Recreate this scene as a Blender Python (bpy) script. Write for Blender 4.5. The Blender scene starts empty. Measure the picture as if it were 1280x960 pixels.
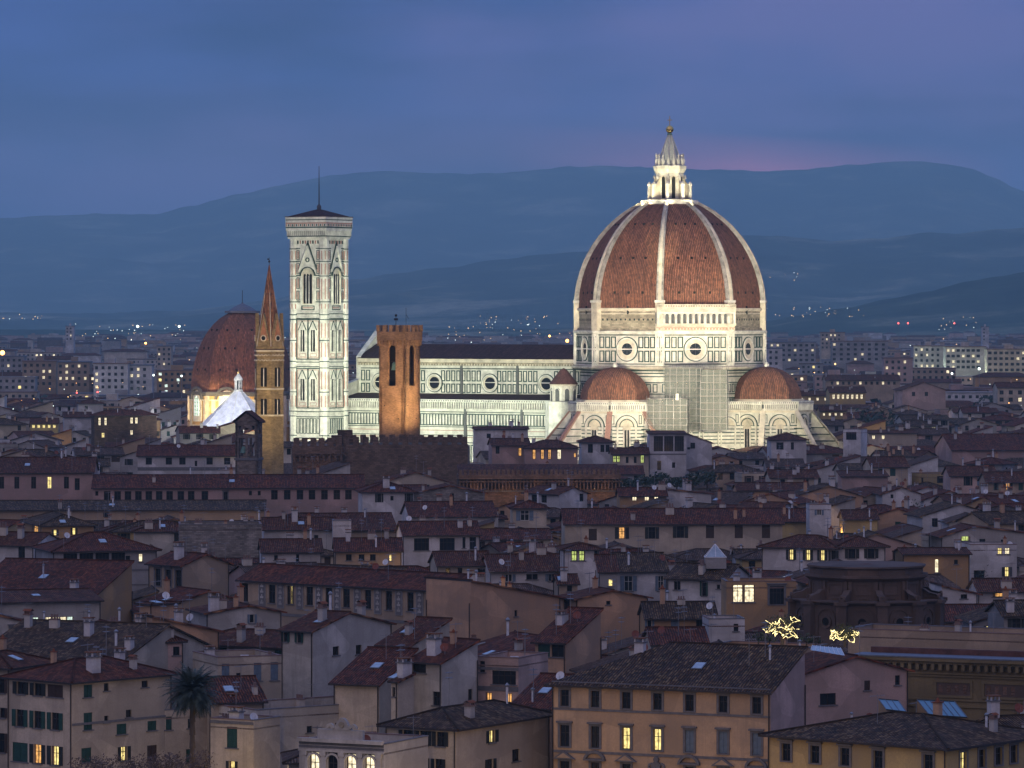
import bpy, math, random
from mathutils import Vector, Matrix, noise
R = math.radians
random.seed(7)
S = bpy.context.scene
COL = S.collection
# ---------------------------------------------------------------- camera, world, sun, exposure
F, HOR, CH = 5400.0, 394.0, 54.0        # focal length in photo pixels, horizon row, camera height above the streets
cam = bpy.data.cameras.new('camera'); camo = bpy.data.objects.new('camera', cam); COL.objects.link(camo)
camo.location = (0, 0, CH); camo.rotation_euler = (R(90), 0, 0)
cam.sensor_width = 36.0; cam.lens = F / 1280 * 36.0
cam.shift_y = -(480 - HOR) / 1280
cam.clip_start = 1.0; cam.clip_end = 90000
S.camera = camo
S.view_settings.view_transform = 'Standard'; S.view_settings.look = 'None'
S.view_settings.exposure = 0.0; S.view_settings.gamma = 1.0
S.cycles.use_denoising = True
S.cycles.max_bounces = 5; S.cycles.diffuse_bounces = 2; S.cycles.glossy_bounces = 2
S.cycles.transmission_bounces = 2; S.cycles.volume_bounces = 1; S.cycles.transparent_max_bounces = 8
S.cycles.caustics_reflective = False; S.cycles.caustics_refractive = False
S.cycles.sample_clamp_indirect = 4.0

def world():
    w = bpy.data.worlds.new('World'); S.world = w; w.use_nodes = True
    nt = w.node_tree; N = nt.nodes; L = nt.links; N.clear()
    def nd(t, **k):
        n = N.new(t)
        for a, b in k.items(): setattr(n, a, b)
        return n
    def mth(op, a, b=None, clamp=False):
        n = nd('ShaderNodeMath', operation=op, use_clamp=clamp)
        for i, v in enumerate((a, b)):
            if v is None: continue
            if isinstance(v, (int, float)): n.inputs[i].default_value = v
            else: L.new(v, n.inputs[i])
        return n.outputs[0]
    def mix(fac, a, b, bt='MIX'):
        n = nd('ShaderNodeMix', data_type='RGBA', blend_type=bt)
        for i, v in ((0, fac), (6, a), (7, b)):
            if isinstance(v, (int, float)): n.inputs[i].default_value = v
            elif isinstance(v, tuple): n.inputs[i].default_value = (*v, 1)
            else: L.new(v, n.inputs[i])
        return n.outputs[2]
    def ramp(fac, stops):
        n = nd('ShaderNodeValToRGB'); cr = n.color_ramp
        while len(cr.elements) < len(stops): cr.elements.new(.5)
        for e, (p, c) in zip(cr.elements, stops): e.position = p; e.color = (*c, 1)
        L.new(fac, n.inputs[0]); return n.outputs[0]
    tc = nd('ShaderNodeTexCoord'); sep = nd('ShaderNodeSeparateXYZ'); L.new(tc.outputs['Generated'], sep.inputs[0])
    x, y, z = sep.outputs
    el = mth('MULTIPLY', mth('ARCSINE', z), 180 / math.pi)      # elevation in degrees
    low = ramp(mth('DIVIDE', el, 6.0, True), [(0, (.075, .150, .45)), (.30, (.095, .150, .47)), (.40, (.12, .145, .46)), (.52, (.062, .125, .46)), (.75, (.050, .110, .42)), (1, (.068, .122, .43))])
    def clouds(sx, sz, sc, det, lo, hi, off):
        c = nd('ShaderNodeCombineXYZ')
        L.new(mth('MULTIPLY', x, sx), c.inputs[0]); L.new(mth('MULTIPLY', z, sz), c.inputs[1]); c.inputs[2].default_value = off
        n = nd('ShaderNodeTexNoise'); L.new(c.outputs[0], n.inputs['Vector']); n.inputs['Scale'].default_value = sc
        n.inputs['Detail'].default_value = det; n.inputs['Roughness'].default_value = .5
        m = nd('ShaderNodeMapRange', interpolation_type='SMOOTHSTEP'); L.new(n.outputs[0], m.inputs[0])
        m.inputs[1].default_value = lo; m.inputs[2].default_value = hi; return m.outputs[0]
    mauve = clouds(1, 2.6, 9, 5, .42, .68, 4.3)
    low = mix(mth('MULTIPLY', mauve, .8), low, (.23, .19, .50))
    dark = clouds(1, 5, 7, 5, .42, .68, 11.7)
    low = mix(mth('MULTIPLY', dark, .85), low, (.008, .04, .16))
    # rosy strip of afterglow low over the hills to the right of the dome
    def bump(v, c, w): return mth('SUBTRACT', 1.0, mth('ABSOLUTE', mth('DIVIDE', mth('SUBTRACT', v, c), w)), True)
    elx = mth('ADD', el, mth('MULTIPLY', x, 3.0))
    pk = mth('MULTIPLY', mth('MULTIPLY', bump(elx, 2.12, .45), bump(x, .055, .06)), 1.0)
    low = mix(mth('MULTIPLY', pk, .9), low, (1.25, .40, .62))
    pk2 = mth('MULTIPLY', bump(el, 2.15, .5), bump(x, -.01, .09))
    low = mix(mth('MULTIPLY', pk2, .5), low, (.34, .20, .42))
    sky = nd('ShaderNodeTexSky', sky_type='NISHITA', sun_disc=False)
    sky.sun_elevation = R(-2.0); sky.sun_rotation = R(-110)
    # the part of the sky above and behind the photographer: brighter, more neutral twilight cloud
    up = ramp(mth('DIVIDE', el, 90.0, True), [(0, (.12, .18, .44)), (.25, (.18, .29, .70)), (1, (.21, .32, .74))])
    behind = mth('MULTIPLY', mth('SUBTRACT', 0.1, y, True), 1.0, True)
    up = mix(behind, up, (.38, .31, .44))
    f = nd('ShaderNodeMapRange', interpolation_type='SMOOTHSTEP'); L.new(el, f.inputs[0]); f.inputs[1].default_value = 5.5; f.inputs[2].default_value = 16
    f2 = mth('MAXIMUM', f.outputs[0], behind)
    col = mix(f2, low, up)
    col = mix(.06, col, sky.outputs[0], 'ADD')
    bg = nd('ShaderNodeBackground'); L.new(col, bg.inputs[0]); bg.inputs[1].default_value = 1.0
    o = nd('ShaderNodeOutputWorld'); L.new(bg.outputs[0], o.inputs[0])
world()
sun = bpy.data.lights.new('twilight', 'SUN'); sun.energy = .26; sun.angle = R(60); sun.color = (1, .78, .66)
suno = bpy.data.objects.new('twilight', sun); COL.objects.link(suno)
suno.rotation_euler = Vector((.35, .75, -.62)).to_track_quat('-Z', 'Y').to_euler()

# ---------------------------------------------------------------- materials
MATS = {}
def newmat(name):
    m = bpy.data.materials.new(name); m.use_nodes = True; nt = m.node_tree
    b = nt.nodes['Principled BSDF']
    return m, nt, b
def N_(nt, t, **k):
    n = nt.nodes.new(t)
    for a, b in k.items(): setattr(n, a, b)
    return n
def noise_n(nt, vec, scale, detail=4, rough=.55):
    n = N_(nt, 'ShaderNodeTexNoise'); n.inputs['Scale'].default_value = scale; n.inputs['Detail'].default_value = detail
    n.inputs['Roughness'].default_value = rough
    if vec is not None: nt.links.new(vec, n.inputs['Vector'])
    return n
def mix_n(nt, fac, a, b, bt='MIX'):
    n = N_(nt, 'ShaderNodeMix', data_type='RGBA', blend_type=bt)
    for i, v in ((0, fac), (6, a), (7, b)):
        if isinstance(v, (int, float)): n.inputs[i].default_value = v
        elif isinstance(v, tuple): n.inputs[i].default_value = (*v[:3], 1)
        else: nt.links.new(v, n.inputs[i])
    return n.outputs[2]
def ramp_n(nt, fac, stops):
    n = N_(nt, 'ShaderNodeValToRGB'); cr = n.color_ramp
    while len(cr.elements) < len(stops): cr.elements.new(.5)
    for e, (p, c) in zip(cr.elements, stops): e.position = p; e.color = (*c, 1) if len(c) == 3 else c
    nt.links.new(fac, n.inputs[0]); return n.outputs[0]
def g(v): return (v, v, v)
def math_n(nt, op, a, b=None):
    n = N_(nt, 'ShaderNodeMath', operation=op)
    for i, v in enumerate((a, b)):
        if v is None: continue
        if isinstance(v, (int, float)): n.inputs[i].default_value = v
        else: nt.links.new(v, n.inputs[i])
    return n.outputs[0]
def mapped(nt, scale, coord='Object'):
    tc = N_(nt, 'ShaderNodeTexCoord'); mp = N_(nt, 'ShaderNodeMapping'); mp.inputs['Scale'].default_value = scale
    nt.links.new(tc.outputs[coord], mp.inputs[0]); return mp.outputs[0]

def plain(name, rgb, rough=.8, metal=0, spec=.3, var=.25, sc=2.0):
    if name in MATS: return MATS[name]
    m, nt, b = newmat(name)
    n = noise_n(nt, mapped(nt, (1, 1, 1)), sc, 3)
    c = mix_n(nt, 1.0, rgb, ramp_n(nt, n.outputs[0], [(.3, g(1 - var)), (.7, g(1 + var * .4))]), 'MULTIPLY')
    nt.links.new(c, b.inputs['Base Color']); b.inputs['Roughness'].default_value = rough
    b.inputs['Metallic'].default_value = metal; b.inputs['Specular IOR Level'].default_value = spec
    MATS[name] = m; return m

def plaster(name, rgb, stain=.45, dirt=(.16, .14, .12), bump=.25):
    if name in MATS: return MATS[name]
    m, nt, b = newmat(name)
    big = noise_n(nt, mapped(nt, (.16, .16, .22)), 1.0, 6, .65)
    streak = noise_n(nt, mapped(nt, (1.3, 1.3, .10)), 1.0, 4, .6)
    fine = noise_n(nt, mapped(nt, (1, 1, 1)), 5.0, 3, .7)
    c = mix_n(nt, 1.0, rgb, ramp_n(nt, fine.outputs[0], [(.3, g(.86)), (.7, g(1.08))]), 'MULTIPLY')
    vo = N_(nt, 'ShaderNodeTexVoronoi'); vo.inputs['Scale'].default_value = 1; nt.links.new(mapped(nt, (.22, .22, .3)), vo.inputs['Vector']); sv = N_(nt, 'ShaderNodeSeparateXYZ'); nt.links.new(vo.outputs['Color'], sv.inputs[0])
    c = mix_n(nt, 1.0, c, ramp_n(nt, sv.outputs[0], [(0, g(.74)), (1, g(1.12))]), 'MULTIPLY')
    c = mix_n(nt, math_n(nt, 'MULTIPLY', ramp_n(nt, big.outputs[0], [(.42, g(0)), (.66, g(1))]), stain), c, tuple(.38 * a + .62 * d for a, d in zip(rgb, dirt)))
    c = mix_n(nt, math_n(nt, 'MULTIPLY', ramp_n(nt, streak.outputs[0], [(.5, g(0)), (.75, g(1))]), stain * .8), c, tuple(.4 * a + .6 * d for a, d in zip(rgb, dirt)))
    nt.links.new(c, b.inputs['Base Color']); b.inputs['Roughness'].default_value = .92; b.inputs['Specular IOR Level'].default_value = .15
    bp = N_(nt, 'ShaderNodeBump'); bp.inputs['Strength'].default_value = bump; bp.inputs['Distance'].default_value = .05
    nt.links.new(fine.outputs[0], bp.inputs['Height']); nt.links.new(bp.outputs[0], b.inputs['Normal'])
    MATS[name] = m; return m

def stone(name, rgb, mortar, bw=.9, bh=.35, coord='UVW', var=.5, msize=.03):
    """coursed masonry laid out in object space on both wall directions"""
    if name in MATS: return MATS[name]
    m, nt, b = newmat(name)
    tc = N_(nt, 'ShaderNodeTexCoord'); sp = N_(nt, 'ShaderNodeSeparateXYZ'); nt.links.new(tc.outputs['Object'], sp.inputs[0])
    cb = N_(nt, 'ShaderNodeCombineXYZ'); nt.links.new(math_n(nt, 'ADD', sp.outputs[0], sp.outputs[1]), cb.inputs[0]); nt.links.new(sp.outputs[2], cb.inputs[1])
    br = N_(nt, 'ShaderNodeTexBrick'); nt.links.new(cb.outputs[0], br.inputs['Vector']); br.inputs['Scale'].default_value = 1
    br.inputs['Brick Width'].default_value = bw; br.inputs['Row Height'].default_value = bh; br.inputs['Mortar Size'].default_value = msize
    br.inputs['Color1'].default_value = (*rgb, 1); br.inputs['Color2'].default_value = (*[c * (1 - var) for c in rgb], 1); br.inputs['Mortar'].default_value = (*mortar, 1)
    big = noise_n(nt, tc.outputs['Object'], .35, 6, .65)
    c = mix_n(nt, 1.0, br.outputs[0], ramp_n(nt, big.outputs[0], [(.3, g(.6)), (.7, g(1.25))]), 'MULTIPLY')
    nt.links.new(c, b.inputs['Base Color']); b.inputs['Roughness'].default_value = .95; b.inputs['Specular IOR Level'].default_value = .1
    bp = N_(nt, 'ShaderNodeBump'); bp.inputs['Strength'].default_value = .6; bp.inputs['Distance'].default_value = .08
    nt.links.new(br.outputs['Fac'], bp.inputs['Height']); bp.invert = True; nt.links.new(bp.outputs[0], b.inputs['Normal'])
    MATS[name] = m; return m

def tiles(name, cols, tw=.30, tl=.42, lichen=.5, bump=.9, bd=.09):
    """terracotta roof: rows of curved tiles running down the slope (UV in metres: u along the eave, v up the slope)"""
    if name in MATS: return MATS[name]
    m, nt, b = newmat(name)
    uv = N_(nt, 'ShaderNodeTexCoord').outputs['UV']; sp = N_(nt, 'ShaderNodeSeparateXYZ'); nt.links.new(uv, sp.inputs[0])
    # wobble the rows a little so they never run ruler-straight
    wob = noise_n(nt, uv, .45, 2)
    u = math_n(nt, 'ADD', math_n(nt, 'DIVIDE', sp.outputs[0], tw), math_n(nt, 'MULTIPLY', wob.outputs[0], .9))
    v = math_n(nt, 'ADD', math_n(nt, 'DIVIDE', sp.outputs[1], tl), math_n(nt, 'MULTIPLY', wob.outputs[0], .9))
    fu, fv = math_n(nt, 'FLOOR', u), math_n(nt, 'FLOOR', v)
    cb = N_(nt, 'ShaderNodeCombineXYZ'); nt.links.new(fu, cb.inputs[0]); nt.links.new(fv, cb.inputs[1])
    wn = N_(nt, 'ShaderNodeTexWhiteNoise', noise_dimensions='2D'); nt.links.new(cb.outputs[0], wn.inputs['Vector'])
    c = ramp_n(nt, wn.outputs['Value'], [(i / (len(cols) - 1) if len(cols) > 1 else 0, cc) for i, cc in enumerate(cols)])
    tc2 = N_(nt, 'ShaderNodeTexCoord').outputs['Object']
    big = noise_n(nt, tc2, .22, 6, .7)
    c = mix_n(nt, math_n(nt, 'MULTIPLY', ramp_n(nt, big.outputs[0], [(.4, g(0)), (.75, g(1))]), lichen), c, (.06, .048, .050))
    big2 = noise_n(nt, tc2, .9, 5, .7)
    c = mix_n(nt, 1.0, c, ramp_n(nt, big2.outputs[0], [(.28, g(.55)), (.72, g(1.35))]), 'MULTIPLY')
    stv = noise_n(nt, mapped(nt, (1.1, .07, 1), 'UV'), 1.0, 4, .6); c = mix_n(nt, 1.0, c, ramp_n(nt, stv.outputs[0], [(.35, g(.68)), (.6, g(1.1))]), 'MULTIPLY')
    # each tile row is lighter along its crown and darker in the hollows
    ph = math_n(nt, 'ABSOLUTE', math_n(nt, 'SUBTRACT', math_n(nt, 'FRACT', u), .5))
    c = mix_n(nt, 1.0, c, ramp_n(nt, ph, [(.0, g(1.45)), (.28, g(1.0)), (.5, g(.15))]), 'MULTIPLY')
    nt.links.new(c, b.inputs['Base Color']); b.inputs['Roughness'].default_value = .85; b.inputs['Specular IOR Level'].default_value = .2
    hgt = math_n(nt, 'ADD', math_n(nt, 'COSINE', math_n(nt, 'MULTIPLY', math_n(nt, 'SUBTRACT', u, .5), 2 * math.pi)), math_n(nt, 'MULTIPLY', math_n(nt, 'FRACT', v), -.5))
    bp = N_(nt, 'ShaderNodeBump'); bp.inputs['Strength'].default_value = bump; bp.inputs['Distance'].default_value = bd
    nt.links.new(hgt, bp.inputs['Height']); nt.links.new(bp.outputs[0], b.inputs['Normal'])
    MATS[name] = m; return m

def emit(name, rgb, st, pattern=False):
    if name in MATS: return MATS[name]
    m, nt, b = newmat(name)
    b.inputs['Base Color'].default_value = (*[c * .5 for c in rgb], 1)
    if pattern:
        n = noise_n(nt, mapped(nt, (1, 1, 1)), 1.6, 2)
        c = mix_n(nt, 1.0, rgb, ramp_n(nt, n.outputs[0], [(.35, g(.35)), (.6, g(1.15))]), 'MULTIPLY')
        nt.links.new(c, b.inputs['Emission Color'])
    else: b.inputs['Emission Color'].default_value = (*rgb, 1)
    b.inputs['Emission Strength'].default_value = st
    m.cycles.emission_sampling = 'NONE' if st < 6 else 'AUTO'
    MATS[name] = m; return m

def glass(name, rgb=(.012, .014, .018), rough=.12):
    m, nt, b = newmat(name); b.inputs['Base Color'].default_value = (*rgb, 1); b.inputs['Roughness'].default_value = rough
    b.inputs['Specular IOR Level'].default_value = .5; MATS[name] = m; return m

glass('glass')
plain('void', (.010, .009, .009), .9, var=.2)  # near-black: the darkness inside openings is put into the colour
plain('frame_wood', (.10, .065, .045)); plain('frame_white', (.55, .53, .48)); plain('green_shutter', (.018, .065, .052), .6)
plain('brown_shutter', (.055, .032, .024), .6); plain('grey_shutter', (.13, .18, .24), .6); plain('dark_shutter', (.022, .026, .026), .6)
plain('pietra_serena', (.15, .145, .15), .85); plain('gutter', (.035, .028, .027), .5); plain('lead', (.13, .15, .19), .6)
plain('metal', (.25, .25, .26), .4, .6); plain('white_metal', (.65, .66, .68), .5); plain('rust', (.20, .06, .04), .7)
plain('eave_wood', (.06, .04, .03)); plain('sky_glass', (.32, .40, .46), .12, 0, .8)
plain('awning', (.6, .58, .55)); plain('red_metal', (.30, .03, .03)); plain('terrace', (.20, .13, .11))
emit('lit_yellow', (1, .80, .28), 1.5, True); emit('lit_orange', (1, .50, .14), 1.15, True); emit('lit_white', (1, .86, .55), 1.5, True)
emit('lit_green', (.75, .9, .25), .9, True); emit('lit_cool', (.8, 1, .85), 1.3, True)
WALLC = dict(cream=(.58, .49, .38), white=(.66, .64, .64), grey=(.40, .39, .39), peach=(.58, .36, .22), pink=(.60, .42, .36), ochre=(.50, .31, .15),
             yellow=(.54, .40, .18), tan=(.45, .34, .24), offwhite=(.62, .57, .50), stained=(.50, .48, .45), rose=(.48, .33, .30), apricot=(.60, .41, .25))
for k, c in WALLC.items(): plaster('w_' + k, tuple(.84 * v for v in c), 1.0 if k in ('stained', 'grey') else .85)
stone('w_brownstone', (.16, .105, .075), (.08, .06, .05)); stone('w_rubble', (.30, .27, .24), (.16, .15, .14), .7, .3)
stone('w_brick', (.20, .10, .065), (.15, .12, .10), .5, .16)
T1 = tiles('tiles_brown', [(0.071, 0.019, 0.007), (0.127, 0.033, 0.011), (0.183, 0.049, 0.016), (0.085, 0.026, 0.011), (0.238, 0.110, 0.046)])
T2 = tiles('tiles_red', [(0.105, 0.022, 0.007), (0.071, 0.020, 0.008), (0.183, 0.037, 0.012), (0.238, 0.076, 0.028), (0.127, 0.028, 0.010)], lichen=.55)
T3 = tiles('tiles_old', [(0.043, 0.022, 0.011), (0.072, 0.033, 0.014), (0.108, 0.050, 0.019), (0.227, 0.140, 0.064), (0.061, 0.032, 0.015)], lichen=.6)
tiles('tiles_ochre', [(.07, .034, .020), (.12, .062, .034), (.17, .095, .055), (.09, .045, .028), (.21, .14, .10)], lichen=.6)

# ---------------------------------------------------------------- mesh builder
class MB:
    def __init__(s): s.v = []; s.f = []; s.m = []; s.uv = {}; s.names = []; s.M = None; s.sm = set()
    def mi(s, mat):
        if mat not in s.names: s.names.append(mat)
        return s.names.index(mat)
    def poly(s, pts, mat, uv=None, smooth=False):
        i0 = len(s.v)
        for p in pts:
            p = Vector(p)
            s.v.append(s.M @ p if s.M else p)
        s.f.append(list(range(i0, i0 + len(pts)))); s.m.append(s.mi(mat))
        if uv: s.uv[len(s.f) - 1] = uv
        if smooth: s.sm.add(len(s.f) - 1)
    def hexa(s, c, mat, skip=()):
        i0 = len(s.v)
        for p in c: p = Vector(p); s.v.append(s.M @ p if s.M else p)
        k = s.mi(mat)
        for n, q in enumerate(((0, 3, 2, 1), (4, 5, 6, 7), (0, 1, 5, 4), (1, 2, 6, 5), (2, 3, 7, 6), (3, 0, 4, 7))):
            if n in skip: continue
            s.f.append([i0 + a for a in q]); s.m.append(k)
    def box(s, x0, x1, y0, y1, z0, z1, mat, skip=()):
        s.hexa([(x0, y0, z0), (x1, y0, z0), (x1, y1, z0), (x0, y1, z0), (x0, y0, z1), (x1, y0, z1), (x1, y1, z1), (x0, y1, z1)], mat, skip)
    def ring(s, pa, pb, mat, smooth=False, uvs=None):
        n = len(pa)
        for i in range(n):
            j = (i + 1) % n
            s.poly([pa[i], pa[j], pb[j], pb[i]], mat, None, smooth)
    def prof(s, prof, n, mat, cx=0, cy=0, a0=0, smooth=False, cap=True, full=True):
        """lathe with n sides; prof is a list of (radius, z)"""
        rings = [[(cx + r * math.cos(a0 + 2 * math.pi * i / n), cy + r * math.sin(a0 + 2 * math.pi * i / n), z) for i in range(n)] for r, z in prof]
        for a, b in zip(rings, rings[1:]): s.ring(a, b, mat, smooth)
        if cap:
            s.poly(rings[-1], mat); s.poly(rings[0][::-1], mat)
    def tube(s, p, q, r, mat, n=6, r2=None):
        p, q = Vector(p), Vector(q); d = (q - p).normalized(); a = d.orthogonal().normalized(); b = d.cross(a); r2 = r if r2 is None else r2
        A = [p + r * (math.cos(t) * a + math.sin(t) * b) for t in [2 * math.pi * i / n for i in range(n)]]
        B = [q + r2 * (math.cos(t) * a + math.sin(t) * b) for t in [2 * math.pi * i / n for i in range(n)]]
        s.ring(A, B, mat, True); s.poly(B, mat); s.poly(A[::-1], mat)
    def mesh(s, name):
        me = bpy.data.meshes.new(name); me.from_pydata([tuple(v) for v in s.v], [], s.f)
        for n in s.names: me.materials.append(MATS[n])
        me.polygons.foreach_set('material_index', s.m)
        if s.sm:
            me.polygons.foreach_set('use_smooth', [i in s.sm for i in range(len(s.f))])
        if s.uv:
            ul = me.uv_layers.new(name='UVMap')
            for fi, uvs in s.uv.items():
                st = me.polygons[fi].loop_start
                for k, t in enumerate(uvs): ul.data[st + k].uv = t
        me.update(); return me
    def build(s, name, parent=None, **k): return link(name, s.mesh(name), parent, **k)

def link(name, me, parent=None, loc=(0, 0, 0), rz=0, label=None):
    o = bpy.data.objects.new(name, me); COL.objects.link(o); o.parent = parent; o.location = loc; o.rotation_euler = (0, 0, rz)
    if label: o['label'] = label
    return o
def tag(o, label=None, cat=None, group=None, kind=None):
    for k, v in (('label', label), ('category', cat), ('group', group), ('kind', kind)):
        if v: o[k] = v
    return o
def thing(name, label, cat, loc=(0, 0, 0), rz=0, group=None):
    o = bpy.data.objects.new(name, None); COL.objects.link(o); o.location = loc; o.rotation_euler = (0, 0, rz); o.empty_display_size = 2
    return tag(o, label, cat, group)
def copy_tree(o, parent=None):
    c = o.copy(); COL.objects.link(c)
    if parent is not None: c.parent = parent
    for ch in list(o.children): copy_tree(ch, c)
    return c
class Fac:
    """a wall plane: u runs to the right seen from outside, d outwards"""
    def __init__(s, mb, p, a): s.mb = mb; s.p = Vector((p[0], p[1], 0)); s.n = Vector((math.cos(a), math.sin(a), 0)); s.t = Vector((-math.sin(a), math.cos(a), 0))
    def P(s, u, z, d=0): q = s.p + s.t * u + s.n * d; return (q.x, q.y, z)
    def box(s, u0, u1, z0, z1, d0, d1, mat):
        P = s.P; s.mb.hexa([P(u0, z0, d1), P(u1, z0, d1), P(u1, z0, d0), P(u0, z0, d0), P(u0, z1, d1), P(u1, z1, d1), P(u1, z1, d0), P(u0, z1, d0)], mat)
    def panel(s, u0, u1, z0, z1, t=.3, d=.12, mat='m_green', fill=None):
        t *= 1.35
        s.box(u0, u1, z0, z0 + t, -.05, d, mat); s.box(u0, u1, z1 - t, z1, -.05, d, mat)
        s.box(u0, u0 + t, z0 + t, z1 - t, -.05, d, mat); s.box(u1 - t, u1, z0 + t, z1 - t, -.05, d, mat)
        if fill: s.box(u0 + 2 * t, u1 - 2 * t, z0 + 2 * t, z1 - 2 * t, -.05, d * .6, fill)
    def slab(s, pts, d0, d1, mat):
        """extruded polygon given as (u, z) points, anticlockwise seen from outside"""
        s.mb.poly([s.P(u, z, d1) for u, z in pts], mat)
        n = len(pts)
        for i in range(n):
            a, b = pts[i], pts[(i + 1) % n]
            s.mb.poly([s.P(*a, d0), s.P(*b, d0), s.P(*b, d1), s.P(*a, d1)], mat)
    def arc(s, u, z, r0, r1, d0, d1, mat, a0=0, a1=math.pi, n=10):
        for i in range(n):
            t0 = a0 + (a1 - a0) * i / n; t1 = a0 + (a1 - a0) * (i + 1) / n
            q = [(u + r0 * math.cos(t0), z + r0 * math.sin(t0)), (u + r1 * math.cos(t0), z + r1 * math.sin(t0)), (u + r1 * math.cos(t1), z + r1 * math.sin(t1)), (u + r0 * math.cos(t1), z + r0 * math.sin(t1))]
            s.slab(q, d0, d1, mat)
    def disc(s, u, z, r, d0, d1, mat, n=24): s.slab([(u + r * math.cos(2 * math.pi * i / n), z + r * math.sin(2 * math.pi * i / n)) for i in range(n)], d0, d1, mat)
    def archpoly(s, u, w, z0, z1, pointed=False, n=8):
        """outline of an arched opening, width w, springing so that the crown is at z1"""
        h = w / 2; pts = [(u - h, z0), (u + h, z0)]
        if pointed:
            zs = z1 - w * .87
            for i in range(n + 1):
                t = math.pi / 3 * i / n; pts.append((u - h + w * math.cos(t), zs + w * math.sin(t)))
            for i in range(1, n + 1):
                t = math.pi * 2 / 3 + math.pi / 3 * i / n; pts.append((u + h + w * math.cos(t), zs + w * math.sin(t)))
        else:
            zs = z1 - h
            for i in range(n + 1):
                t = math.pi * i / n; pts.append((u + h * math.cos(t), zs + h * math.sin(t)))
        return pts
def at(px, Y): return (px - 640) / F * Y
def zat(py, Y): return CH - (py - HOR) * Y / F

def lamp(name, kind, loc, power, col, target=None, size=60, blend=.6, rad=1.0):
    l = bpy.data.lights.new(name, kind); l.energy = power; l.color = col; o = bpy.data.objects.new(name, l); COL.objects.link(o); o.location = loc
    l.shadow_soft_size = rad
    if kind == 'SPOT':
        l.spot_size = R(size); l.spot_blend = blend
        o.rotation_euler = (Vector(target) - Vector(loc)).to_track_quat('-Z', 'Y').to_euler()
    return o
# ---------------------------------------------------------------- the setting: ground, hills
def ground_mat():
    m, nt, b = newmat('ground')
    o = mapped(nt, (1, 1, 1)); n = noise_n(nt, o, .004, 6); n2 = noise_n(nt, o, .05, 4)
    c = mix_n(nt, ramp_n(nt, n.outputs[0], [(.4, g(0)), (.6, g(1))]), (.045, .045, .048), (.035, .05, .025))
    c = mix_n(nt, 1.0, c, ramp_n(nt, n2.outputs[0], [(.3, g(.6)), (.7, g(1.3))]), 'MULTIPLY')
    nt.links.new(c, b.inputs['Base Color']); b.inputs['Roughness'].default_value = .95; MATS['ground'] = m
ground_mat()
def forest_mat():
    m, nt, b = newmat('forest')
    o = mapped(nt, (1, 1, 1)); n = noise_n(nt, o, .0022, 8, .6); n2 = noise_n(nt, o, .02, 6, .7); n3 = noise_n(nt, mapped(nt, (.0009, .0009, .0025)), 1, 5)
    c = ramp_n(nt, n.outputs[0], [(.36, (.012, .022, .010)), (.52, (.040, .055, .026)), (.66, (.24, .22, .13))])
    c = mix_n(nt, 1.0, c, ramp_n(nt, n2.outputs[0], [(.35, g(.45)), (.65, g(1.4))]), 'MULTIPLY')
    c = mix_n(nt, math_n(nt, 'MULTIPLY', ramp_n(nt, n3.outputs[0], [(.58, g(0)), (.66, g(1))]), .5), c, (.09, .095, .06))
    nt.links.new(c, b.inputs['Base Color']); b.inputs['Roughness'].default_value = 1; b.inputs['Specular IOR Level'].default_value = 0
    MATS['forest'] = m
forest_mat()
mb = MB(); mb.poly([(-9300, -100, 0), (9300, -100, 0), (9300, 35000, 0), (-9300, 35000, 0)], 'ground')
tag(mb.build('ground'), kind='structure')

def lerp(pts, x):
    if x <= pts[0][0]: return pts[0][1] + (pts[1][1] - pts[0][1]) / (pts[1][0] - pts[0][0]) * (x - pts[0][0]) * .3
    if x >= pts[-1][0]: return pts[-1][1]
    for (a, b), (c, d) in zip(pts, pts[1:]):
        if a <= x <= c:
            t = (x - a) / (c - a); t = t * t * (3 - 2 * t) * .5 + t * .5; return b + (d - b) * t
def hill(name, pts, Yr, depth, foot, amp, seed, step=5, rows=36):
    """a range of hills: its crest follows the skyline at its own distance; it rises from its foot and falls away behind"""
    mb = MB(); mi = mb.mi('forest'); xs = list(range(-300, 1581, step)); nr = rows
    for j in range(nr + 1):
        t = j / nr; Y = Yr - depth + depth * 1.5 * t
        tt = (Y - (Yr - depth)) / depth
        for px in xs:
            X = (px - 640) / F * Y
            zc = CH - (lerp(pts, px) - HOR) * Yr / F
            p = tt ** 1.5 if tt <= 1 else 1 - (tt - 1) * 1.2
            nz = noise.fractal(Vector((X / 900 + seed, Y / 900, 0)), 1.0, 2.1, 6) * amp
            fade = max(0, 1 - tt) if tt < 1 else 0
            z = foot + (zc - foot) * p + nz * (min(1, fade * 2.2)) * p
            z += noise.fractal(Vector((X / 130 + seed, Y / 130, 3)), 1.0, 2.1, 4) * amp * .045
            mb.v.append(Vector((X, Y, max(z, -5))))
    w = len(xs)
    for j in range(nr):
        for i in range(w - 1):
            a = j * w + i; mb.f.append([a, a + 1, a + w + 1, a + w]); mb.m.append(mi); mb.sm.add(len(mb.f) - 1)
    return tag(mb.build(name), kind='structure')
hill('hills_far', [(-100, 276), (0, 273), (60, 269), (120, 268), (200, 267), (240, 257), (300, 242), (350, 232), (400, 222), (440, 216), (480, 214), (560, 217), (610, 217), (660, 213), (700, 209), (760, 207),
     (820, 210), (900, 212), (960, 214), (1000, 213), (1050, 207), (1100, 203), (1140, 201), (1180, 205), (1210, 210), (1240, 221), (1280, 240), (1400, 280)], 28500, 9000, 0, 200, 1.7)
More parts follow.
